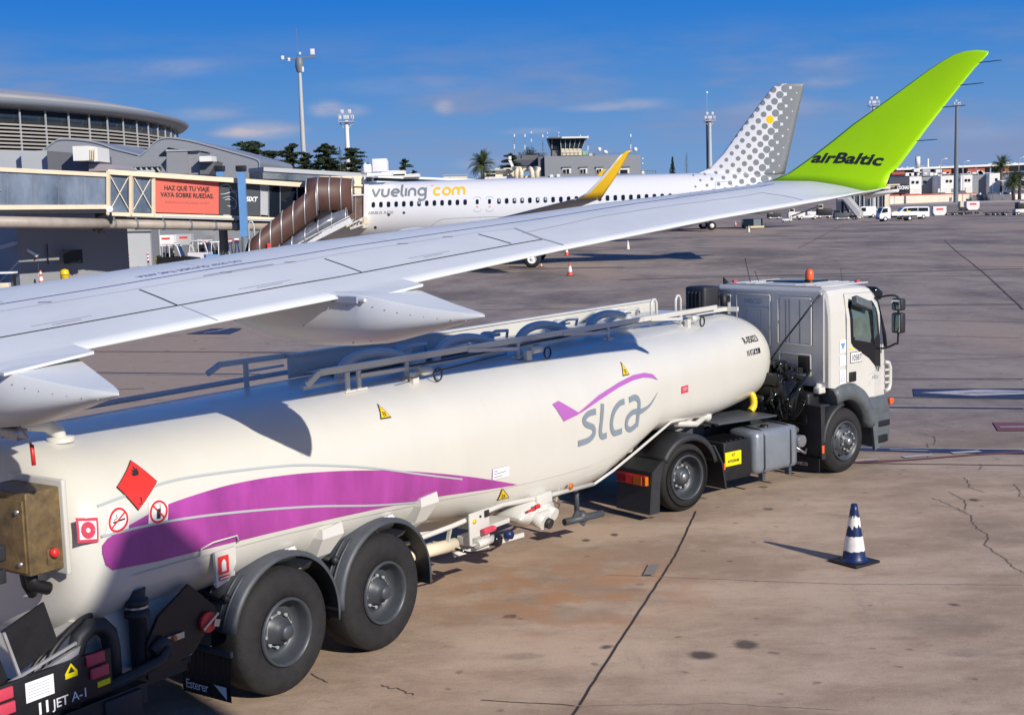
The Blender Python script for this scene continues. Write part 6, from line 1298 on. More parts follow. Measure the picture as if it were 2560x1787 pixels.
B1 = MB(); boxed(B1, 498, 528, 391, 404, 111, 2); B2 = MB(); B2.loft([[at(500, 404, 112), at(538, 404, 112), at(536, 414, 112), at(522, 436, 112), at(500, 436, 112)], [p+V3((0, 3, 0)) for p in (at(500, 404, 112), at(538, 404, 112), at(536, 414, 112), at(522, 436, 112), at(500, 436, 112))]], smooth=False)
bg('roof_duct', 'dark funnel under a white slab beside the tall grey box', 'duct', [('slab', B1, 'building_white'), ('funnel', B2, 'building_dark')], (at(515, 436, 112).x, 112))
# service buildings at apron level
p0 = at(44, 600, 84); 
B1 = MB(); 
def wallq(b, xa, Da, xb, Db, ztop, dep=8, z0=0): 
    a, c = at(xa, 600, Da), at(xb, 600, Db); F = [V3((a.x, a.y, z0)), V3((c.x, c.y, z0)), V3((c.x, c.y, ztop)), V3((a.x, a.y, ztop))]
    n_ = V3((-(c.y-a.y), c.x-a.x, 0)).normalized()*dep; b.loft([F, [p+n_ for p in F]], smooth=False)
wallq(B1, 44, 84.5, 237, 88.5, 6.2); B2 = MB(); wallq(B2, -60, 85.8, 43, 82.6, 6.0); 
B3 = MB(); boxed(B3, 157, 199, 625, 659, 84.2, .5); B4 = MB(); boxed(B4, 76, 94, 620, 662, 83.8, .3); B5 = MB(); B5.bar(at(118, 610, 84), at(121, 660, 84), .02, .12); B6 = MB(); B6.bar(at(70, 625, 83.2), at(95, 640, 83.2), .3, .16)
B7 = MB(); boxed(B7, 76, 96, 659, 712, 83.6, .5); B8 = MB(); B8.bar(at(0, 620, 82.6), at(40, 608, 82), .3, .2)
bg('service_building', 'dark grey service building under the jet bridge with a small window and lamp', 'building', [('wall', B1, 'building_grey'), ('wall', B2, 'building_grey'), ('window', B3, 'glass_dark'), ('door', B4, 'building_pale'), ('slot', B5, 'shade_in'), ('lamp', B6, 'building_white'), ('panel', B7, 'building_white'), ('ledge', B8, 'building_pale')], (p0.x, p0.y))
B1 = MB(); wallq(B1, 230, 112, 400, 114, 8.0, 8); B2 = MB(); wallq(B2, 304, 106, 378, 106.5, 3.0, 5); B3 = MB(); wallq(B3, 379, 106.5, 398, 112, 3.05, 1.5); B4 = MB(); B4.bar(at(304, 578, 105.9), at(379, 577, 106.4), .2, .1); B5 = MB(); boxed(B5, 288, 304, 612, 664, 111.7, .2)
bg('service_building', 'pale grey service building with a projecting seamed annex behind the striped posts', 'building', [('wall', B1, 'building_pale'), ('annex', B2, 'building_pale'), ('annex', B3, 'building_grey'), ('coping', B4, 'building_grey'), ('doorway', B5, 'shade_in')], (at(315, 660, 110).x, 110))
B1 = MB(); B1.bar(tuple(at(225, 667, 105))[:2]+(.06,), tuple(at(460, 662, 107))[:2]+(.06,), 2.2, .12); o = tag(B1.build('pavement', M('kerb', (.33, .32, .31), .8)), kind='structure')
B1 = MB(); wallq(B1, 395, 150, 760, 160, 7.5, 8); B2 = MB(); wallq(B2, 400, 135, 700, 138, 1.3, 1); B3 = MB(); B3.loft([[at(460, 612, 140), at(460, 575, 140), at(500, 570, 140), at(515, 590, 140), at(515, 612, 140)], [p+V3((0, 4, 0)) for p in (at(460, 612, 140), at(460, 575, 140), at(500, 570, 140), at(515, 590, 140), at(515, 612, 140))]], smooth=False)
bg('service_building', 'dark service hall with a low dark wall beyond the parked tugs', 'building', [('wall', B1, 'building_dark'), ('low_wall', B2, 'building_dark'), ('gable', B3, 'building_grey')], (at(560, 620, 150).x, 150))
# striped posts, traffic cones, bins
M('stripe_red', (.60, .03, .04), .5); M('cone_orange', (.75, .08, .03), .5); M('cone_white', (.78, .77, .74), .5)
def post(px, py_b, D, h, label):
    p = at(px, py_b, D); t = thing('bollard', label, 'bollard', (p.x, p.y, 0), 0, 'striped posts in front of the service building')
    b = MB(); b.cyl((0, 0, 0), (0, 0, h), .075, 10); b.build('pole', 'sign_white', t)
    for k in range(3): b = MB(); z = h*(.42+.22*k); b.cyl((0, 0, z), (0, 0, z+h*.10), .085, 10); b.build('red_band', 'stripe_red', t)
for i, (px, l) in enumerate(((250, 'leftmost red and white post, left of the small red cone'), (271, 'red and white post just right of the small red cone'), (322, 'red and white post in front of the grey annex, its left one'), (371, 'red and white post at the right corner of the grey annex'), (412, 'striped post right of the upper yellow bin'), (434, 'striped post standing before the white framed tug'))):
    post(px, 665, 104.5, 1.25, l)
def cone(name, label, loc, h, rb, c1, c2, bands, base='black', sq=.36, group=None, lean=0, detail=False):
    t = thing(name, label, 'traffic cone', loc, random.uniform(0, 1), group); rt = rb*.25
    b = MB(); rr = lambda z: rb+(rt-rb)*z/h
    b.lathe([(.03, rb*1.12), (.05, rb)]+[(h*k/10, rr(h*k/10)) for k in range(1, 11)]+[(h, rt*.7), (h-.03, rt*.6)], (0, 0, 0), 'Z', 24 if detail else 14); b.build('body', c1, t)
    for z0, z1 in bands:
        b = MB(); b.lathe([(h*z0, rr(h*z0)+.004), (h*z1, rr(h*z1)+.004)], (0, 0, 0), 'Z', 28 if detail else 14); b.bm.faces.ensure_lookup_table()
        b.build('band', c2, t)
    b = MB(); b.box((0, 0, .016), (sq, sq, .032), None, .01); b.build('base', base, t); return t
gg = 'small traffic cones on the far apron'
def gcone(px, py, h, rb, l, c1='cone_orange', c2='cone_white', bands=((.35, .6), (.78, .92)), D=None):
    p = gp(px, py) if D is None else at(px, py, D); cone('traffic_cone', l, (p.x, p.y, 0), h, rb, c1, c2, bands, group=gg, sq=rb*2.6)
gcone(103, 706, 1.0, .19, 'orange and white cone against the dark service building', D=82.5); gcone(262, 664, .75, .16, 'small red cone between two striped posts', D=104)
gcone(1425, 689, .75, .17, 'red and white cone nearest the main wheel of the dotted airliner', 'cone_orange', 'cone_white', ((.3, .75),)); gcone(1417, 639, .75, .17, 'red cone with white middle by the wing flap end'); 
gcone(1570, 624, .78, .17, 'faded white and tan cone standing right of the wing shadow', 'cream', 'cone_white', ((.3, .8),)); gcone(1872, 581, .8, .18, 'faded tan cone below the dark cart', 'cream', 'cone_white', ((.3, .8),)); gcone(1839, 566, .8, .17, 'distant red cone left of the dark cart')
gcone(1353, 667, .22, .10, 'tiny orange chock cone behind the main wheel')
gcone(1662, 580, .3, .15, 'small red cone just under the wing edge')
# torn blue cone in the foreground
p = V3((3.95, 15.12, 0)); BC = cone('traffic_cone', 'dark blue cone with torn white bands alone on the concrete in front', (p.x, p.y, 0), .70, .145, 'blue', 'cone_white', (), detail=True, sq=.42)
def rr_(z): return .145+(.036-.145)*z/.70
mb_ = bpy.data.materials.new('torn_band'); mb_.use_nodes = True
b = MB(); n = 48
for (z0, z1, torn, nm) in ((.155, .325, .006, 'band'), (.445, .55, .028, 'torn_band')):
    b = MB(); random.seed(11)
    for k in range(n):
        a0, a1 = 2*math.pi*k/n, 2*math.pi*(k+1)/n
        def edge(a, s_): return torn*(mnoise.noise(V3((math.cos(a)*4, math.sin(a)*4, s_*5)))*2)
        if nm == 'torn_band' and mnoise.noise(V3((math.cos(a0)*2.2, math.sin(a0)*2.2, 3.3))) > .18: continue
        q = [(a0, z0+edge(a0, 1)), (a1, z0+edge(a1, 1)), (a1, z1+edge(a1, 2)), (a0, z1+edge(a0, 2))]
        b.face([(math.cos(a)*(rr_(z)+.004), math.sin(a)*(rr_(z)+.004), z) for a, z in q], True)
    b.build(nm, M('worn_white', (.72, .71, .68), .6, var=.1, scale=20), BC)
def bin_(px, py, D, label):
    p = at(px, py, D); t = thing('litter_bin', label, 'bin', (p.x, p.y, 0), 0, 'yellow bins by the service buildings')
    b = MB(); b.lathe([(0, .20), (.05, .24), (.62, .27), (.64, .29), (.68, .29)], (0, 0, 0), 'Z', 18); b.build('body', 'yellow', t)
    b = MB(); b.lathe([(.72, .28), (.90, .26), (1.0, .2), (1.05, 0)], (0, 0, 0), 'Z', 18); b.build('lid', 'yellow', t); b = MB(); b.lathe([(.64, .25), (.74, .25)], (0, 0, 0), 'Z', 18); b.build('slot', 'black', t)
bin_(162, 690, 82.3, 'yellow litter bin half in shade against the dark building'); bin_(399, 663, 104, 'bright yellow litter bin at the corner of the pale annex')
# tugs and carts behind the wing
def tug(px, py, D, rz, label, body, s_=1.0, num=None):
    p = at(px, py, D); t = thing('baggage_tug', label, 'tug', (p.x, p.y, 0), rz, 'airport tugs parked left')
    b = MB(); b.loft([[(-1.5, y, .35), (1.5, y, .35), (1.55, y, .8), (.5, y, .95), (-.4, y, .95), (-1.5, y, .95)] for y in (-.7, .7)], smooth=False); b.build('body', body, t)
    b = MB()
    for y in (-.65, .65): b.tube([(.35, y, .9), (.1, y, 1.75), (-.1, y, 1.9), (-1.0, y, 1.9), (-1.1, y, .9)], .05, 6); b.bar((-.5, y, .9), (-.5, y, 1.9), .05, .05)
    b.box((-.5, 0, 1.93), (1.3, 1.45, .08), None, .02); b.build('cab_frame', 'sign_white', t)
    b = MB(); b.loft([[(.36, y, .95), (.12, y, 1.72), (.15, y, 1.74), (.4, y, .97)] for y in (-.6, .6)], smooth=False); b.box((-.55, 0, 1.3), (.1, .9, .6)); b.build('windscreen', 'glass_dark', t)
    for x in (-1.0, 1.0):
        for y in (-.72, .72): b = MB(); b.cyl((x, y-.1, .3), (x, y+.1, .3), .3, 16); b.build('wheel', 'tyre', t)
    b = MB(); b.box((-.6, 0, 1.1), (.5, .5, .3), None, .05); b.build('seat', 'black', t)
    if num: b = MB(); b.text(num, lambda x, y: (.6+x, -.72, .45+y), .3, bold=.02); b.build('fleet_number', 'sign_white', t)
    return t
tug(447, 662, 103, R(0), 'black bodied tug with white cab frame behind the yellow bin', 'black', num='31'); tug(520, 648, 112, R(-15), 'white tug with open frame between the two lift columns', 'sign_white'); tug(560, 640, 106, R(20), 'low blue tug just left of the blue lift column', 'post_blue')
def container(px, py, D, label, mat='sign_white', s_=1.0, z=.45, dolly=True, rz=0):
    p = at(px, py, D); t = thing('baggage_container', label, 'container', (p.x, p.y, 0), rz, 'white air cargo containers'); t.scale = (s_, s_, s_)
    b = MB(); P = [(-.8, z), (.8, z), (1.15, z+.45), (1.15, z+1.55), (-1.15, z+1.55), (-1.15, z+.45)]; b.prism(P, -.75, .75); b.build('shell', mat, t)
    b = MB(); b.box((0, -.76, z+1.05), (1.2, .02, .28)); b.build('red_mark', 'sign_red', t)
    if dolly:
        b = MB(); b.box((0, 0, z-.1), (2.4, 1.5, .12)); b.bar((1.2, 0, z-.1), (2.0, 0, z-.15), .06, .06); b.build('dolly', 'plastic', t)
        for x in (-.9, .9):
            for y in (-.6, .6): b = MB(); b.cyl((x, y-.06, .18), (x, y+.06, .18), .18, 12); b.build('wheel', 'tyre', t)
container(418, 605, 118, 'white container with red mark above the black tug', z=2.3, dolly=False, s_=.62); container(462, 603, 119, 'grey white container right of the one above the black tug', 'building_pale', z=2.35, dolly=False, s_=.62)
# row of red and white barrier trestles
for i, (px, l) in enumerate(((560, 'striped trestle nearest the dark column'), (575, 'second striped trestle right of the dark column'), (592, 'striped trestle half hidden by the blue column'), (628, 'striped trestle right of the service pole'), (500, 'striped trestle left of the dark column'), (520, 'striped trestle between tug frame and dark column'), (478, 'leaning striped board above the tugs'))):
    p = at(px, 612, 128); t = thing('barrier', l, 'barrier', (p.x, p.y, 0), random.uniform(-.5, .5), 'striped barrier trestles')
    for sx in (-.22, .22): b = MB(); b.bar((sx, -.25, 0), (sx*.3, 0, 1.5), .06, .06); b.bar((sx, .25, 0), (sx*.3, 0, 1.5), .06, .06); b.build('leg', 'sign_white', t)
    b = MB(); b.box((0, 0, 1.45), (.45, .06, .5)); b.build('board', 'stripe_red' if i % 2 else 'sign_white', t); b = MB(); b.box((0, -.04, 1.5), (.42, .02, .12)); b.build('stripe', 'sign_white' if i % 2 else 'stripe_red', t)
p = at(12, 712, 78); t = thing('bench_cart', 'small cart with white bench top at the left edge beside the building', 'cart', (p.x, p.y, 0))
b = MB(); b.box((0, 0, 1.1), (1.4, .6, .1)); b.build('top', 'sign_white', t); b = MB(); b.box((-.1, 0, .35), (.8, .5, .3), None, .03); b.build('tray', 'cream', t)
for x in (-.6, .6): b = MB(); b.bar((x, 0, 0), (x, 0, 1.05), .06, .3); b.build('leg', 'black', t)
# ================= tower, masts, trees, right-hand buildings =================
def pxm(D): return D/FPX      # metres per photo pixel at depth D
D = 270
B = []
b = MB(); boxed(b, 1361, 1601, 391, 470, D, 20, 388, ground=True); B.append(('wall', b, M('cladding', (.25, .265, .285), .55, var=.03, scale=.15)))
b = MB(); boxed(b, 1345, 1361, 392, 470, D+1, 18, 391, ground=True); B.append(('wall', b, 'building_dark'))
for x0, x1 in ((1406, 1427), (1449, 1468), (1490, 1507), (1527, 1573)):
    b = MB(); boxed(b, x0, x1, 419, 434, D-.15, .3); B.append(('window', b, 'building_white')); 
    b = MB(); boxed(b, x0+2, x0+(x1-x0)*.42, 424, 433, D-.25, .2); B.append(('pane', b, 'glass_dark')); b = MB(); boxed(b, x0+(x1-x0)*.52, x1-4, 423 if x0 < 1500 else 425, 433, D-.25, .2); B.append(('pane', b, 'glass_dark'))
    b = MB(); boxed(b, x0-1, x1+2, 417, 419, D-.4, .5); B.append(('lintel', b, 'building_dark'))
M('tower_glass', (.012, .028, .036), .3, spec=.2)
b = MB(); boxed(b, 1281, 1347, 389, 422, D+4, 12); B.append(('wing_block', b, 'building_dark')); b = MB(); boxed(b, 1285, 1340, 401, 414, D+3.8, .2); B.append(('panel', b, M('dull_purple', (.085, .085, .11), .5)))
b = MB(); boxed(b, 1380, 1403, 373, 392, D+2, 8); B.append(('tower_base', b, M('base_shaded', (.17, .155, .15), .6))); b = MB(); boxed(b, 1402.5, 1455, 372, 389, D+1, 8); B.append(('tower_base', b, 'cream'))  # left face of the base: its shade is put into a darker colour
def frust(xa, xb, ya, xc, xd, yc, D_, dep):
    F = [at(xa, ya, D_), at(xb, ya, D_), at(xd, yc, D_), at(xc, yc, D_)]; bb = MB(); bb.loft([F, [p+V3((0, dep, 0)) for p in F]], smooth=False); return bb
B.append(('tower_glass', frust(1370, 1402, 349, 1380, 1403, 373, D+1.6, 8), 'tower_glass')); B.append(('tower_glass', frust(1402, 1466, 349, 1403, 1455, 372, D+1, 8), 'tower_glass'))
b = MB(); [b.bar(at(1401+12.8*k*.98, 350, D+.8), at(1403+10.4*k, 372, D+.8), .12, .10) for k in range(6)]; b.bar(at(1380, 349, D+1.3), at(1380, 373, D+1.3), .1, .1); B.append(('mullion', b, 'building_pale'))
b = MB(); b.bar(at(1368, 347.5, D+4), at(1402, 347, D+4), 9, .3); B.append(('tower_roof', b, 'building_dark')); b = MB(); b.bar(at(1401, 347, D+4), at(1467, 346, D+4), 9, .32); B.append(('tower_roof', b, 'building_white'))  # roof edge coloured dark on the shaded left, white on the sunlit right
b = MB(); [b.bar(at(1404, y, D+.2), at(1455, y-.6, D+.2), .06, .06) for y in (377, 382)]; [b.bar(at(x, 374, D+.2), at(x, 389, D+.2), .06, .06) for x in range(1404, 1460, 10)]; b.bar(at(1466, 386, D+.5), at(1600, 384, D+.5), .06, .12); b.bar(at(1466, 383, D+.5), at(1600, 381, D+.5), .05, .05); [b.bar(at(x, 381, D+.5), at(x, 389, D+.5), .05, .05) for x in range(1470, 1600, 13)]; B.append(('railing', b, 'mast_dark'))
b = MB(); boxed(b, 1457, 1471, 378, 388, D+2, 3); B.append(('green_box', b, M('pale_green', (.22, .42, .30), .6)))
b = MB(); boxed(b, 1473, 1488, 384, 389, D+2, 2); boxed(b, 1512, 1520, 379, 384, D+2, 1); B.append(('roof_unit', b, 'building_white'))
b = MB(); [b.ball(at(x, y, D+1), .45, 8, 6) for x, y in ((1498, 374), (1588, 374), (1513, 381), (1552, 395))]; B.append(('dish', b, 'sign_white'))
for (x, y0, y1) in ((1286, 337, 385), (1312.5, 337, 388), (1328.5, 330, 364), (1357, 338, 386), (1369, 333, 349), (1397, 332, 347), (1451, 339, 347), (1470, 341, 388), (1577, 337, 385), (1607, 396, 416)):
    b = MB(); n = 5
    b.bar(at(x, y0, D+3), at(x, y1, D+3), .11, .11, up=(0, 1, 0)); B.append(('aerial', b, 'mast_dark'))
    b = MB(); b.bar(at(x, y0-1, D+2.9), at(x, y0+(y1-y0)*.12, D+2.9), .2, .2, up=(0, 1, 0)); b.bar(at(x, y0+(y1-y0)*.5, D+2.9), at(x, y0+(y1-y0)*.75, D+2.9), .13, .13, up=(0, 1, 0)); B.append(('aerial_band', b, 'sign_white'))
b = MB(); boxed(b, 1601, 1642, 437, 440, D+4, 6); boxed(b, 1603, 1612, 426, 438, D+5, 3); B.append(('terrace', b, 'building_white'))
b = MB(); [b.bar(at(x, 424, D+4), at(x, 437, D+4), .1, .1) for x in range(1604, 1645, 7)]; b.bar(at(1602, 427, D+4), at(1642, 429, D+4), .1, .15); B.append(('terrace_rail', b, 'mast_dark'))
bg('control_tower', 'grey clad building carrying a small control tower with dark slanted glazing', 'control tower', B, (at(1480, 470, D).x, D))
# plant house in front of the tower
D = 245; B = []
b = MB(); boxed(b, 1194, 1285, 443, 452, D, 10, 441); B.append(('parapet', b, 'building_white')); b = MB(); boxed(b, 1202, 1262, 428, 446, D+3, 8); B.append(('plant_room', b, 'building_grey')); b = MB(); boxed(b, 1238, 1286, 421, 447, D+2, 5); B.append(('plant_room', b, 'cream'))
b = MB(); boxed(b, 1200, 1286, 424, 427, D+1, 8, 422); boxed(b, 1196, 1240, 434, 436, D+1, 1); B.append(('gantry', b, 'building_pale'))
for x in (1291, 1303, 1330, 1343):
    b = MB(); b.tube([at(x, 452, D-2), at(x, 430, D-2), at(x+(4 if x < 1300 or x > 1335 else -3), 423, D-2), at(x-6, 421, D)], .42, 8); B.append(('duct', b, 'cream'))
b = MB(); boxed(b, 1308, 1330, 421, 428, D, 4); boxed(b, 1308, 1340, 440, 450, D, 3); boxed(b, 1110, 1168, 442, 450, D, 4, 441); B.append(('casing', b, 'cream')); b = MB(); [b.bar(at(x, 437, D), at(x, 446, D), .08, .08) for x in (1108, 1125, 1168)]; b.bar(at(1108, 438, D), at(1170, 436, D), .08, .1); B.append(('roof_rail', b, 'building_pale'))
b = MB(); b.bar(at(1272, 395, D), at(1283, 420, D), .15, .5); b.box(at(1275, 395, D), (.5, .5, .6)); b.ball(at(1211, 436, D-1), .4, 8, 6); B.append(('ladder', b, 'building_white'))
b = MB(); boxed(b, 1375, 1383, 437, 448, D, 1); boxed(b, 1392, 1400, 436, 448, D, 1); B.append(('vent_box', b, 'building_white'))
b = MB(); boxed(b, 1100, 1420, 449, 480, D+.5, 10, ground=True); B.append(('wall', b, 'building_grey'))
bg('plant_building', 'cream rooftop plant with curved ducts in front of the control tower', 'building', B, (at(1290, 480, D).x, D))
# light masts
def mast(px, yt, D_, label, kind, base_z=0, w=.5, mat='mast', nl=6, px_b=None):
    p = at(px, yt, D_); t = thing('light_mast', label, 'mast', (p.x, p.y, 0), 0, 'apron floodlight masts'); h = p.z
    b = MB(); b.lathe([(0, w*.62), (h*.5, w*.5), (h, w*.34)], (0, 0, 0), 'Z', 10); b.build('pole', mat, t)
    b = MB()
    if kind == 'cross':
        b.bar((-2.9, 0, h+.3), (2.6, 0, h+.5), .35, .28); b.lathe([(h-1.8, .5), (h-.9, .7), (h+.2, .6), (h+.5, .4)], (0, 0, 0), 'Z', 10); b.bar((-.2, 0, h), (-.2, 0, h+5.0), .06, .06, up=(0, 1, 0)); b.build('head_frame', 'mast_dark', t)
        for (x, z, s_) in ((2.2, h+1.3, .9), (-2.6, h+.5, .6), (.4, h-1.4, .8), (.2, h+1.1, .4), (-1.6, h+.2, .5)): b = MB(); b.box((x, -.2, z), (s_*.75, .35, s_), Matrix.Rotation(R(10), 4, 'X'), .04); b.build('floodlight', 'sign_white', t)
    else:
        s_ = 1.0 if kind == 'small' else 1.3
        b.bar((0, 0, h-1.6*s_), (-1.1*s_, 0, h-.3), .12, .12); b.bar((0, 0, h-1.6*s_), (1.1*s_, 0, h-.3), .12, .12); b.box((0, 0, h-.2), (2.4*s_, 1.6, .15)); 
        for x in (-1.15, 1.15): b.bar((x*s_, -.7, h-.2), (x*s_, -.7, h+1.0), .06, .06, up=(0, 1, 0))
        b.bar((-1.15*s_, -.7, h+.9), (1.15*s_, -.7, h+.9), .05, .05); b.build('platform', 'mast', t)
        for k in range(nl): x = -1.0+2.0*k/(nl-1); b = MB(); b.box((x*s_, -.4, h+.5+(.9 if k % 3 == 1 else 0)), (.5, .3, .55), Matrix.Rotation(R(25), 4, 'X'), .04); b.build('floodlight', 'sign_white', t)
    return t
mast(748, 152, 215, 'tallest grey mast with cross arm, rising behind the cedars at left', 'cross', w=.78)
mast(866, 302, 215, 'shorter white mast with lamp platform right of the tall cross arm mast', 'small', w=.9, mat='building_white'); mast(1774, 300, 300, 'pale twin pole mast left of the dotted tail', 'small', w=1.0)
mast(2184, 262, 300, 'mast head peeking over the leading edge of the lime winglet', 'small', w=.9); mast(2392, 262, 480, 'tall slim dark mast on the right beside the cream wall', 'small', w=1.5, mat='mast_dark', nl=4)
p = at(1767, 300, 301); t = thing('lamp_pole', 'thin dark pole against the pale twin mast', 'pole', (p.x, p.y, 0)); b = MB(); b.cyl((0, 0, 0), (0, 0, p.z), .2, 8); b.ball((0, 0, p.z), .3, 8, 6); b.build('pole', 'mast_dark', t)
p = at(1767, 232, 302); t = thing('warning_light_pole', 'hair thin pole with a small white light above the twin mast', 'pole', (p.x, p.y, 0)); b = MB(); b.cyl((0, 0, 0), (0, 0, p.z), .018, 6); b.build('pole', 'haze_grey', t); b = MB(); b.ball((0, 0, p.z), .28, 8, 6); b.build('light', 'sign_white', t)
# trees
def leafcloud(b, c, rx, ry, rz_, n, s_, rnd):
    for _ in range(n):
        u = V3((rnd.gauss(0, .45), rnd.gauss(0, .45), rnd.gauss(0, .42)))
        if u.length > 1.15: u *= .8/u.length
        p_ = V3((c[0]+u.x*rx, c[1]+u.y*ry, c[2]+u.z*rz_)); a = V3((rnd.uniform(-1, 1), rnd.uniform(-1, 1), rnd.uniform(-.5, .5))).normalized()*s_*rnd.uniform(.6, 1.4)
        q = V3((rnd.uniform(-1, 1), rnd.uniform(-1, 1), rnd.uniform(-.6, .6))).normalized()*s_*rnd.uniform(.5, 1)
        b.face([p_-a, p_+q, p_+a])
def tree(px, yt, D_, w, kind, label, mat='tree', seed=0, ybase=455, lean=0):
    rnd = random.Random(seed+int(px)); p = at(px, yt, D_); h = p.z; t = thing({'cedar': 'cedar_tree', 'cypress': 'cypress_tree', 'conifer': 'conifer_tree', 'palm': 'palm_tree', 'bush': 'leafy_tree', 'pine': 'pine_tree'}[kind], label, 'tree', (p.x, p.y, 0), 0, 'trees behind the terminal' if px < 1800 else 'trees by the far houses')
    b = MB()
    if kind != 'palm': b.tube([(0, 0, 0), (lean*.5, 0, h*.5), (lean, 0, h*.93)], [w*.07, w*.05, w*.012], 7); b.build('trunk', 'bark', t)
    b = MB(); s_ = w*.035
    if kind == 'cedar':
        for k in range(int(70)):
            f = k/69; z = h*(.38+.60*f); a = rnd.uniform(0, 6.283); L = w*.60*(1-.74*f)*rnd.uniform(.45, 1.2); up_ = rnd.uniform(-.02, .10)
            b.tube([(lean*f, 0, z), (lean*f+math.cos(a)*L*.9, math.sin(a)*L*.9, z+up_*L)], [w*.012, w*.004], 4)
            for q in range(5): g = (q+.8)/5; leafcloud(b, (lean*f+math.cos(a)*L*g, math.sin(a)*L*g, z+up_*L*g-L*.07*g*g), L*.20+w*.03, L*.20+w*.03, h*.009, 34, s_*1.05, rnd)
    elif kind == 'pine':
        for j in range(9): a = rnd.uniform(0, 6.28); r = w*.34*rnd.random()**.5; leafcloud(b, (math.cos(a)*r, math.sin(a)*r, h*(.86+rnd.uniform(-.08, .08))), w*.24, w*.24, h*.06, 200, s_, rnd)
    elif kind in ('cypress', 'conifer'):
        for k in range(26): f = k/25; r = w*.5*(math.sin(math.pi*min(1, .12+f*.88))**.6 if kind == 'cypress' else (1.02-f)); leafcloud(b, (0, 0, h*(.12+.86*f)), r, r, h*.035, 120, s_*(.9 if kind == 'cypress' else 1.1), rnd)
    elif kind == 'bush':
        for j in range(16): a = rnd.uniform(0, 6.28); r = w*.36*rnd.random()**.5; leafcloud(b, (math.cos(a)*r, math.sin(a)*r, h*(.35+.5*rnd.random())), w*.2, w*.2, h*.14, 150, s_, rnd)
    if kind == 'palm':
        b.bm.free(); hc = h-w*.34; tb_ = MB(); tb_.tube([(0, 0, 0), (0, 0, hc*.5), (0, 0, hc)], [w*.075, w*.055, w*.06], 9); tb_.build('trunk', 'bark', t); b = MB()
        for k in range(64):
            a = rnd.uniform(0, 6.28); el = rnd.uniform(-.5, 1.45); L = w*.52*rnd.uniform(.85, 1.1); P = []
            for q in range(9): g = q/8; e = el-g*g*1.15*(1.2 if el < 1 else .6); P.append(V3((0, 0, hc)) if q == 0 else P[-1]+V3((math.cos(a)*math.cos(e), math.sin(a)*math.cos(e), math.sin(e)))*L/8)
            sd = V3((-math.sin(a), math.cos(a), 0))
            for q in range(8):
                for m_ in range(3):
                    c0 = P[q].lerp(P[q+1], m_/3); c1 = P[q].lerp(P[q+1], (m_+.75)/3); ll = w*.10*math.sin(math.pi*min(1, (q+m_/3)/8*.85+.12))
                    for sg in (-1, 1): b.face([c0, c1, c1+sd*sg*ll+V3((0, 0, -ll*.45))+(P[q+1]-P[q])*.5])
        b.build('crown', 'palm', t)
    else: b.build('crown', mat, t)
tree(628, 352, 185, 11.5, 'cedar', 'broad dark cedar just right of the grey annex roof', seed=1); tree(668, 376, 190, 10.0, 'cedar', 'lower cedar behind the broad one by the annex', seed=2); tree(600, 372, 192, 7, 'cedar', 'cedar half hidden by the sloping annex roof', seed=12)
tree(728, 357, 205, 7.0, 'cedar', 'ragged cedar left of the tall cross arm mast', seed=3); tree(762, 378, 208, 6.4, 'cedar', 'cedar directly behind the tall cross arm mast', seed=4)
tree(817, 357, 205, 7.8, 'cedar', 'layered cedar midway between the two left masts', seed=5, lean=-.3); tree(796, 392, 204, 4.5, 'cedar', 'low cedar bough left of the layered cedar', seed=15); tree(849, 368, 203, 2.6, 'cypress', 'narrow dark cypress left of the white mast', seed=6); tree(880, 368, 207, 7.4, 'cedar', 'cedar right behind the white mast', seed=7)
tree(1011, 396, 230, 4.8, 'cedar', 'small lone cedar above the roof of the third bridge', seed=8); tree(1032, 424, 232, 3.2, 'cedar', 'low cedar tip right of the small lone cedar', seed=9)
tree(1205, 384, 235, 6.0, 'palm', 'full palm with spreading fronds left of the control tower', seed=10)
tree(1277, 382, 262, 7.0, 'cedar', 'dark cedar between palm and tower building', seed=11); tree(1330, 365, 300, 6.5, 'pine', 'umbrella shaped pine left of the tower glazing', seed=13)
tree(1681, 394, 330, 6.0, 'conifer', 'pyramid shaped conifer right of the tower building', 'tree_blue', 14); tree(1716, 382, 330, 1.9, 'cypress', 'pencil thin cypress right of the pyramid conifer', seed=16); tree(1735, 428, 330, 2.4, 'bush', 'low dark bush at the foot of the dotted tail', seed=17)
tree(2504, 393, 560, 10.5, 'palm', 'tall palm standing above the long white roof', seed=18); tree(2535, 436, 500, 9, 'palm', 'lower dark palm in front of the right hand house', seed=19); tree(2550, 418, 520, 10, 'bush', 'dark leafy tree at the right edge', seed=20); tree(2322, 413, 640, 8, 'pine', 'round tree top beside the thin white chimney', seed=21)
# far right buildings
M('wall_cream', (.70, .62, .50), .7, var=.06, scale=.2); M('wall_dark', (.13, .135, .155), .7, var=.05, scale=.2); M('brick_red', (.45, .09, .06), .7); M('ora', (.7, .17, .05), .6)
def wq(b, x0, yt0, D0, x1, yt1, D1, th=.4, z0=0.):
    a, c = at(x0, yt0, D0), at(x1, yt1, D1); F = [V3((a.x, a.y, z0)), V3((c.x, c.y, z0)), c, a]; b.loft([F, [p+V3((.0, th, 0)) for p in F]], smooth=False)
b = MB(); wq(b, 2222, 491, 488, 2441, 485, 539); B = [('wall', b, 'wall_cream')]
b = MB(); [b.bar(tuple(at(x, 500, DW))[:2]+(0,), (at(x, 500, DW).x, at(x, 500, DW).y, lerpt(x, [2222, 2441], [hz(491, 2222, 488), hz(485, 2441, 539)])), .25, .3, up=(0, 1, 0)) for x in range(2236, 2441, 21) for DW in (lerpt(x, [2222, 2441], [487.6, 538.6]),)]; B.append(('joint', b, 'building_pale'))
b = MB(); boxed(b, 2372, 2380, 494, 503, 522, .5); B.append(('door', b, 'mast_dark'))
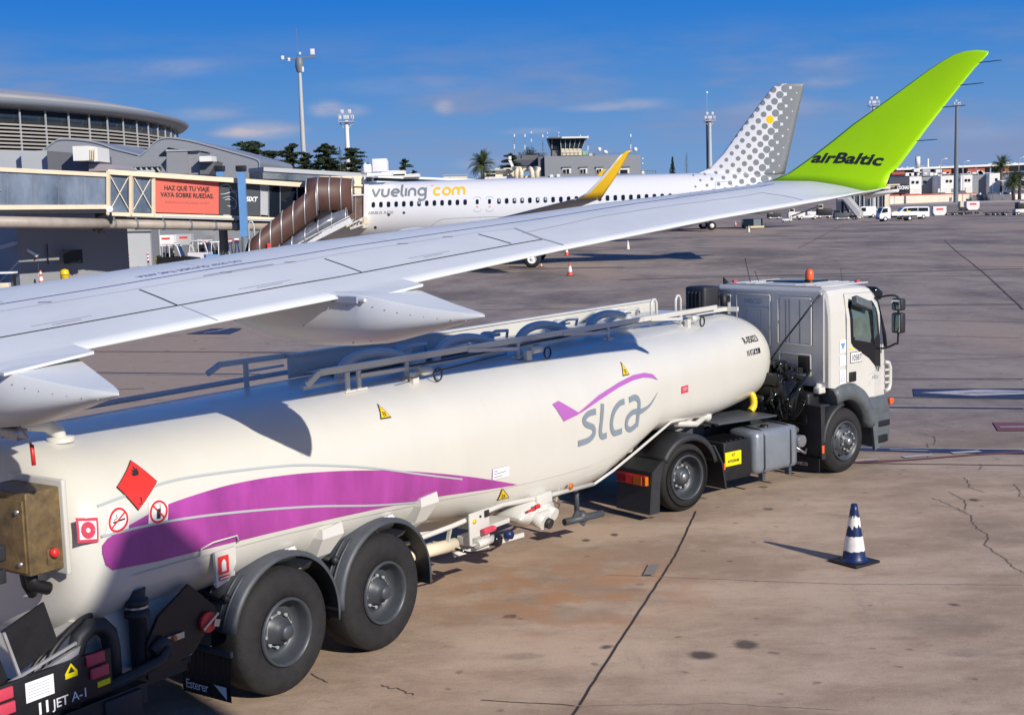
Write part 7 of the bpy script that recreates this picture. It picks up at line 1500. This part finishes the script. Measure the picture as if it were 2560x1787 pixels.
b = MB(); wq(b, 2222, 487, 492, 2441, 482, 543, .4, 2); B.append(('coping', b, 'brick_red'))
bg('boundary_wall', 'long cream panelled wall with a red coping beyond the apron', 'wall', B, (at(2300, 500, 500).x, 500))
b = MB(); wq(b, 2432, 487, 530, 2700, 484, 560); b2 = MB(); [b2.ball(at(x, 484+(2560-x)*.01, 530), .5, 6, 5) for x in (2450, 2475, 2500, 2525, 2550)]
bg('boundary_wall', 'dark grey wall continuing the cream one to the right edge', 'wall', [('wall', b, 'wall_dark'), ('lamp', b2, 'building_white')], (at(2500, 500, 530).x, 530))
g2 = MB(); a, c, d_, e = at(2200, 520, 440), at(2700, 520, 440), at(2700, 520, 545), at(2200, 520, 490); g2.loft([[(q.x, q.y, .0) for q in (a, c, d_, e)], [(q.x, q.y, .03) for q in (a, c, d_, e)]], smooth=False); tag(g2.build('pale_pavement', M('pale_road', (.46, .40, .33), .8)), kind='structure')
def house(x0, x1, yt, D_, label, mat, wins=(), extra=(), dep=14, ytr=None):
    b = MB(); boxed(b, x0, x1, yt, 490, D_, dep, ytr, ground=True); B = [('wall', b, mat)]
    for (wx, wy, ww, wh) in wins:
        b = MB(); boxed(b, wx, wx+ww, wy, wy+wh, D_-.3, .5); B.append(('window', b, 'glass_dark'))
    for nm, (ex0, ex1, ey0, ey1), m_, off in extra: b = MB(); boxed(b, ex0, ex1, ey0, ey1, D_-off, 1.2); B.append((nm, b, m_))
    return bg('house', label, 'house', B, (at((x0+x1)/2, 490, D_).x, D_), 'flat roofed houses beyond the wall')
house(2274, 2304, 442, 560, 'white block with four small windows beside the dark shop sign', 'building_white', [(2280, 453, 6, 6), (2291, 453, 6, 6), (2280, 474, 5, 5), (2290, 473, 5, 5)], [('lower_wall', (2275, 2302, 471, 485), 'building_white', 1.5)])
house(2304, 2352, 443, 566, 'grey side wall between the two white blocks', 'building_grey', [(2309, 452, 7, 6)], ytr=441)
house(2352, 2402, 440, 555, 'wide white block with pairs of windows left of the dark mast', 'building_white', [(2366, 450, 5, 6), (2375, 450, 5, 6), (2394, 449, 5, 6)], [('balcony', (2345, 2378, 472, 481), 'building_white', 3), ('recess', (2378, 2402, 472, 480), 'building_grey', .2)], ytr=438)
house(2402, 2431, 438, 553, 'white block right of the dark mast with a lower balcony', 'building_white', [(2413, 448, 5, 6), (2421, 448, 5, 6)], [('balcony', (2414, 2431, 469, 480), 'building_white', 3)], ytr=437)
house(2431, 2474, 438, 560, 'plain grey wall below the orange panels', 'building_grey', [], ytr=436)
house(2474, 2500, 434, 556, 'white block with one window below the tall palm', 'building_white', [(2489, 446, 5, 6)], ytr=433); house(2500, 2522, 436, 562, 'narrow grey block right of the tall palm trunk', 'building_grey')
house(2538, 2600, 441, 540, 'white house with verandah at the right edge', 'building_white', [(2540, 452, 60, 12)], [('slab', (2536, 2600, 468, 472), 'building_white', 3)])
house(2222, 2274, 455, 552, 'dark fronted shop with a sign board left of the white block', 'building_dark', [], [('fascia', (2223, 2274, 444, 461), M('fascia_dark', (.05, .055, .08), .5), 2), ('canopy', (2218, 2250, 461, 464), 'cream', 5), ('sign_board', (2238, 2274, 462, 484), 'black', 2.4), ('small_sign', (2224, 2240, 466, 480), 'cream', 2.2)])
b = MB(); q0 = at(2243, 472, 548.5); q1 = at(2272, 471, 548.5); XV2 = (q1-q0)/4.4
b.text('COCINAS', lambda x, y: q0+XV2*x+V3((0, 0, y*2.0-.3)), 1.0, bold=.05); sg = thing('shop_sign', 'white shop lettering on the dark board left of the white block', 'sign', (q0.x, q0.y, 0)); bmesh.ops.translate(b.bm, verts=b.bm.verts[:], vec=(-q0.x, -q0.y, 0)); b.build('lettering', 'sign_white', sg)
# long low roofed hall behind the houses
D = 600; B = []
b = MB(); b.bar(at(2225, 425, D), at(2700, 405, D), 20, .9); B.append(('roof', b, 'building_white')); b = MB(); b.bar(at(2225, 434, D+2), at(2700, 414, D+2), 14, 2.6); B.append(('glazing', b, 'building_dark'))
b = MB(); wq(b, 2225, 442, D+1, 2700, 424, D+1, 10); B.append(('wall', b, 'building_pale'))
for (x0, x1, y0, y1, m_) in ((2358, 2378, 424, 436, 'ora'), (2340, 2355, 424, 438, 'building_white'), (2420, 2462, 422, 433, 'brick_red'), (2512, 2522, 417, 432, 'ora'), (2230, 2262, 430, 437, 'brick_red'), (2307, 2326, 422, 440, 'building_pale'), (2285, 2300, 422, 430, 'building_white')):
    b = MB(); boxed(b, x0, x1, y0, y1, D-12, 2); B.append(('panel', b, m_))
b = MB(); [b.bar(at(x, 420, D-11), at(x, 440, D-11), .4, .4, up=(0, 1, 0)) for x in (2407, 2476, 2510, 2440)]; b.bar(at(2400, 436, D-12), at(2530, 430, D-12), .5, .4); B.append(('post', b, 'building_pale'))
rnd = random.Random(4)
for k in range(22): x = rnd.uniform(2265, 2470); y = 439-(x-2265)*.03; b = MB(); b.box(at(x, y+rnd.uniform(-4, 0), 575), (rnd.uniform(.6, 2.0), 1, rnd.uniform(.6, 1.6))); B.append(('roof_unit', b, 'building_white'))
for k in range(20): x = rnd.uniform(2225, 2540); y = 424-(x-2225)*.045; b = MB(); b.box(at(x, y-1, D), (rnd.uniform(.5, 2.5), 1, rnd.uniform(.6, 1.6))); B.append(('roof_vent', b, 'building_pale'))
bg('market_hall', 'long hall with thin white roof and orange panels behind the houses', 'building', B, (at(2400, 470, D).x, D))
p = at(2294, 418, 590); t = thing('water_tank', 'tall white cylinder tank rising above the houses', 'tank', (p.x, p.y, 0)); q = at(2294, 392, 590); b = MB(); b.lathe([(p.z, 0), (p.z, 1.1), (q.z, 1.1), (q.z, 0)], (0, 0, 0), 'Z', 16); b.build('drum', 'building_white', t); b = MB(); b.cyl((0, 0, 0), (0, 0, p.z), .6, 10); b.build('stem', 'building_pale', t)
p = at(2320, 397, 600); t = thing('chimney', 'thin white chimney right of the cylinder tank', 'chimney', (p.x, p.y, 0)); b = MB(); b.cyl((0, 0, 0), (0, 0, p.z), .45, 8); b.build('stack', 'building_white', t)
for (px, py, l) in ((2362, 397, 'small street lamp above the orange panel left of the dark mast'), (2418, 403, 'curved street lamp right of the dark mast'), (2558, 393, 'street lamp at the right edge')):
    p = at(px, py, 520); t = thing('street_lamp', l, 'street lamp', (p.x, p.y, 0), 0, 'street lamps beyond the wall'); b = MB(); b.tube([(-1.6, 0, 0), (-1.6, 0, p.z-1.5), (-1.2, 0, p.z-.4), (0, 0, p.z)], .12, 6); b.build('pole', 'mast', t); b = MB(); b.box((.3, 0, p.z), (1.2, .5, .3), None, .05); b.build('lamp_head', 'sign_white', t)
for px, py in ((2507, 452), (2482, 456)):
    p = at(px, py, 528); t = thing('street_lamp', 'white T shaped lamp post before the %s' % ('narrow grey block' if px > 2500 else 'block with one window'), 'street lamp', (p.x, p.y, 0), 0, 'street lamps beyond the wall'); b = MB(); b.cyl((0, 0, 0), (0, 0, p.z), .15, 6); b.build('pole', 'building_white', t); b = MB(); b.box((0, 0, p.z), (2.2, .4, .25)); b.build('lamp_head', 'building_white', t)
for i, (px, m_) in enumerate(((2478, 'wall_dark'), (2505, 'wall_dark'), (2530, 'building_dark'), (2552, 'building_white'))):
    p = at(px, 481, 542); t = thing('parked_car', ['dark car roof behind the wall, leftmost', 'dark car roof behind the wall, second from left', 'dark car roof behind the wall, third from left', 'white car roof behind the wall, rightmost'][i], 'car', (p.x, p.y, 0), 0, 'cars parked behind the dark wall')
    b = MB(); b.loft([[(-2.2, y, 1.5), (-2.1, y, 2.6), (-1.2, y, 2.7), (-.7, y, 3.3), (1.2, y, 3.3), (1.9, y, 2.6), (2.2, y, 2.5), (2.2, y, 1.5)] for y in (-.9, .9)], smooth=False); b.build('body', m_, t); b = MB(); b.box((.2, -.91, 2.95), (1.7, .02, .4)); b.build('window', 'glass_dark', t)
# glass pavilion behind the wingtip
D = 330; b = MB(); boxed(b, 2120, 2212, 478, 530, D, 12, ground=True); B = [('glazing', b, M('pav_glass', (.05, .065, .09), .1, spec=.8, col2=(.11, .12, .14), scale=.2))]
b = MB(); [b.bar(at(x, 482, D-.3), (at(x, 482, D-.3).x, D-.3, 0), .25, .3, up=(0, 1, 0)) for x in (2135, 2149, 2160, 2176, 2188, 2195, 2206)]; b.box((at(2170, 520, D).x, D-.3, .3), (9.5, .3, .6)); B.append(('mullion', b, 'building_pale'))
b = MB(); wq(b, 2212, 470, D-1, 2222, 469, D-1, 1.5); B.append(('column', b, 'cream')); b = MB(); boxed(b, 2222, 2225, 465, 530, D-1, .4, ground=True); B.append(('pipe', b, 'mast'))
b = MB(); boxed(b, 2110, 2226, 468, 474, D-1.5, 14); B.append(('roof', b, 'cream'))
bg('glass_pavilion', 'glazed pavilion with cream corner column under the winglet root', 'building', B, (at(2170, 520, D).x, D))
# ================= small vehicles on the far apron =================
def wheels(t, xs_, y, r, w=.22):
    for x in xs_:
        for s_ in (-1, 1):
            b = MB(); b.lathe([(s_*y-w/2, r*.55), (s_*y-w/2, r*.9), (s_*y-w*.3, r), (s_*y+w*.3, r), (s_*y+w/2, r*.9), (s_*y+w/2, r*.55)], (x, 0, r), 'Y', 20); ty = b.build('wheel', 'tyre', t)
            b = MB(); yy = s_*(y+w/2); b.lathe([(yy+s_*.01, 0), (yy+s_*.01, r*.5), (yy-s_*.02, r*.56)], (x, 0, r), 'Y', 16); b.build('rim', 'sign_white', ty)
p = gp(2243, 553); VT = thing('flatbed_truck', 'small white flatbed truck facing left on the far apron under the winglet', 'truck', (p.x, p.y, 0), R(3))
b = MB(); b.loft([[(-2.95, y, .45), (-3.0, y, .95), (-2.8, y, 1.35), (-2.45, y, 2.08), (-2.25, y, 2.15), (-1.45, y, 2.15), (-1.3, y, 1.9), (-1.3, y, .45)] for y in (-.88, .88)], smooth=False); cb = b.build('cab', 'sign_white', VT)
b = MB(); b.prism([(-2.72, 1.32), (-2.42, 1.95), (-1.75, 1.95), (-1.75, 1.40), (-2.3, 1.3)], -.90, -.885); b.loft([[(-2.83, y, 1.38), (-2.47, y, 2.02), (-2.5, y, 2.03), (-2.87, y, 1.38)] for y in (-.78, .78)], smooth=False); b.build('window', 'glass_dark', cb)
b = MB(); b.box((.95, 0, 1.12), (4.2, 1.9, .55)); b.build('cargo_bed', 'sign_white', VT); b = MB(); b.box((.6, 0, .68), (4.6, .8, .2)); b.box((.9, -.7, .62), (1.2, .5, .3)); b.box((-2.95, 0, .5), (.12, 1.7, .25)); b.build('chassis', 'black', VT); wheels(VT, (-2.1, 1.6), .78, .38)
b = MB(); [b.bar((x, -.7, 1.42), (x+1.0, .6, 1.42), .1, .1) for x in (-.8, .2, 1.2)]; b.build('load', 'sign_yellow', VT)
def van(px, py, label, rz, L=5.2, hgt=2.0):
    p = gp(px, py); t = thing('minibus', label, 'van', (p.x, p.y, 0), rz); b = MB(); k = L/5.2
    b.loft([[(-2.6*k, y, .35), (-2.65*k, y, .9), (-2.3*k, y, 1.15), (-1.5*k, y, 1.85*hgt/2), (-1.2*k, y, hgt*.97), (0, y, hgt), (2.4*k, y, hgt*.97), (2.6*k, y, 1.7), (2.6*k, y, .35)] for y in (-.95, -.90, .90, .95)][0:1]+[[(-2.6*k, y, .35), (-2.65*k, y, .9), (-2.3*k, y, 1.15), (-1.5*k, y, 1.85*hgt/2), (-1.2*k, y, hgt*.97), (0, y, hgt), (2.4*k, y, hgt*.97), (2.6*k, y, 1.7), (2.6*k, y, .35)] for y in (.95,)], smooth=False)
    bo = b.build('body', 'sign_white', t)
    for P in ([(-1.95*k, 1.2), (-1.42*k, 1.72), (-1.0*k, 1.75), (-1.0*k, 1.2)], [(-.9*k, 1.2), (-.9*k, 1.76), (.7*k, 1.78), (.7*k, 1.2)], [(.8*k, 1.2), (.8*k, 1.78), (2.35*k, 1.74), (2.4*k, 1.2)]): b = MB(); b.prism(P, -.965, -.94); b.build('window', 'glass_dark', bo)
    b = MB(); b.box((0, 0, .42), (5.1*k, 1.8, .2)); b.build('sill', 'black', t); wheels(t, (-1.7*k, 1.65*k), .85, .34); return t
van(2278, 548, 'white minibus parked behind the flatbed truck, facing left', R(2)); 
p = gp(2165, 545); t = thing('service_van', 'white cab van half hidden behind the boarding stairs', 'van', (p.x, p.y, 0), R(4)); b = MB(); b.loft([[(-1.6, y, .4), (-1.6, y, 1.0), (-1.2, y, 1.9), (-.9, y, 2.0), (1.5, y, 2.0), (1.5, y, .4)] for y in (-.85, .85)], smooth=False); bo = b.build('body', 'sign_white', t); b = MB(); b.prism([(-1.35, 1.15), (-1.08, 1.8), (-.3, 1.8), (-.3, 1.15)], -.865, -.85); b.build('window', 'glass_dark', bo); wheels(t, (-1.0, 1.0), .75, .33)
# boarding stairs
def stairs(px, py, label, rz, h=3.4):
    p = gp(px, py); t = thing('boarding_stairs', label, 'stairs', (p.x, p.y, 0), rz)
    b = MB(); b.loft([[(0, y, .25), (-2.6, y, h), (-3.6, y, h), (-3.6, y, h-.25), (-2.7, y, h-.25), (-.3, y, .1)] for y in (-.7, .7)], smooth=False); b.build('flight', M('stair_cream', (.62, .60, .50), .6), t)
    for y in (-.78, .78): b = MB(); b.loft([[(.25, y+d, .2), (.3, y+d, 1.15), (-2.5, y+d, h+1.1), (-3.6, y+d, h+1.1), (-3.6, y+d, h), (-2.6, y+d, h)] for d in (-.03, .03)], smooth=False); b.build('side_panel', 'building_white', t)
    b = MB(); [b.bar((-.2-.25*k, -.7, .35+.32*k), (-.2-.25*k, .7, .35+.32*k), .04, .05) for k in range(9)]; b.build('tread', 'building_grey', t)
    b = MB(); b.box((-2.0, 0, .55), (3.4, 1.5, .3)); b.bar((-3.0, 0, .5), (-3.0, 0, h-.3), .3, .3); b.bar((-1.6, 0, .5), (-2.8, 0, h-.5), .2, .2); b.build('undercarriage', 'plastic', t); wheels(t, (-.8, -3.2), .6, .3, .18); return t
stairs(2150, 549, 'steep white boarding stairs beside the distant airliner under the wingtip', R(-35))
def gse(name, label, px, py, w, h, body, rz=0, hi=None):
    p = gp(px, py); t = thing(name, label, name.replace('_', ' '), (p.x, p.y, 0), rz, 'ground support vehicles below the wingtip')
    b = MB(); b.box((0, 0, h*.42), (w, 1.4, h*.5), None, .05); b.build('body', body, t)
    b = MB(); b.box((-w*.28, 0, h*.80), (w*.32, 1.2, h*.34), None, .06); cb_ = b.build('cab', hi or body, t); b = MB(); b.box((-w*.28, -.61, h*.84), (w*.24, .02, h*.2)); b.build('window', 'glass_dark', cb_)
    b = MB(); b.box((w*.05, 0, h*.16), (w*1.05, 1.5, .08)); b.build('bumper', 'sign_white', t); wheels(t, (-w*.32, w*.32), .62, min(.32, h*.17), .18); return t
gse('baggage_tractor', 'white baggage tractor with yellow panel left of the belt loader', 1990, 548, 3.0, 1.9, 'building_white'); gse('ground_power_unit', 'black ground power unit with cream top left of the stairs', 2060, 546, 2.6, 2.6, 'black', hi='cream'); gse('baggage_tractor', 'small dark tractor farthest left below the wingtip', 1935, 548, 2.4, 1.6, 'plastic', hi='cream'); gse('baggage_tractor', 'dark tractor with white fenders directly before the stairs', 2105, 550, 2.8, 1.7, 'fender')
gse('baggage_tractor', 'tiny white tractor between the belt loader and black power unit', 2030, 540, 2.2, 1.3, 'building_white')
p = gp(2018, 549); t = thing('belt_loader', 'white belt loader with raised conveyor right of the baggage tractor', 'belt loader', (p.x, p.y, 0), R(5)); b = MB(); b.box((0, 0, .5), (3.6, 1.3, .35), None, .04); b.build('chassis', 'building_white', t); b = MB(); b.bar((-2.6, 0, .7), (2.6, 0, 2.4), .8, .18); b.build('conveyor', 'plastic', t); wheels(t, (-1.2, 1.2), .6, .28, .18)
p = gp(1880, 571); t = thing('tow_cart', 'dark cart with a yellow and white skirt under the wing edge', 'cart', (p.x, p.y, 0), R(3)); b = MB(); b.box((0, 0, .75), (2.6, 1.4, 1.1), None, .03); b.build('body', 'glass_dark', t); b = MB(); b.box((.55, -.72, .8), (1.0, .05, .9)); b.build('panel', 'mast_dark', t); b = MB(); b.box((.5, -.8, .2), (1.9, .2, .25)); b.build('skirt', M('skirt', (.75, .62, .35), .5), t); wheels(t, (-.9, .9), .6, .22, .15)
p = gp(1967, 555); t = thing('tow_bar', 'white low trolley on the apron under the distant tail', 'trolley', (p.x, p.y, 0)); b = MB(); b.box((0, 0, .35), (1.6, .8, .3), None, .03); b.build('body', 'sign_white', t); wheels(t, (-.5, .5), .4, .18, .1)
# open container dollies on the right
container(2346, 541, 232, 'greyish white open container standing alone right of the minibus', 'building_white', z=.1, dolly=False); container(2429, 539, 240, 'white container with red mark on a dolly, rightmost', 'building_white', z=.75); container(2413, 540, 243, 'dark sided container behind the rightmost white one', 'cream', z=.75)
for i, (px, py) in enumerate(((2378, 538), (2395, 538), (2480, 538), (2497, 538), (2525, 539))):
    p = gp(px, py); t = thing('baggage_dolly', ['empty flat dolly just right of the lone container', 'empty flat dolly second right of the lone container', 'empty flat dolly right of the white containers', 'empty flat dolly between two others at right', 'empty flat dolly nearest the tug at the right edge'][i], 'dolly', (p.x, p.y, 0), 0, 'flat dollies in a train')
    b = MB(); b.box((0, 0, .45), (2.6, 1.4, .12)); b.bar((1.3, 0, .4), (2.1, 0, .35), .06, .06); b.build('deck', 'plastic', t); wheels(t, (-.8, .8), .55, .18, .12)
p = gp(2556, 538); t = thing('baggage_tug', 'white and dark tug cut off by the right edge', 'tug', (p.x, p.y, 0), 0); b = MB(); b.box((0, 0, .7), (2.8, 1.4, .6), None, .05); b.build('body', 'building_white', t); b = MB(); b.box((-.4, 0, 1.5), (1.3, 1.3, 1.1), None, .06); cb_ = b.build('cab', 'black', t); b = MB(); b.box((.1, 0, 2.1), (1.6, 1.4, .12)); b.build('roof', 'sign_white', cb_); wheels(t, (-.9, .9), .6, .3, .2)
# the distant airliners
far_airliner('distant airliner farther back whose tip pair shows before the tower building', (-14.8, 138), R(-2))
far_airliner('distant airliner whose gear stands under our wing, tips seen left of the dotted tail', (9.4, 180.6), 0)
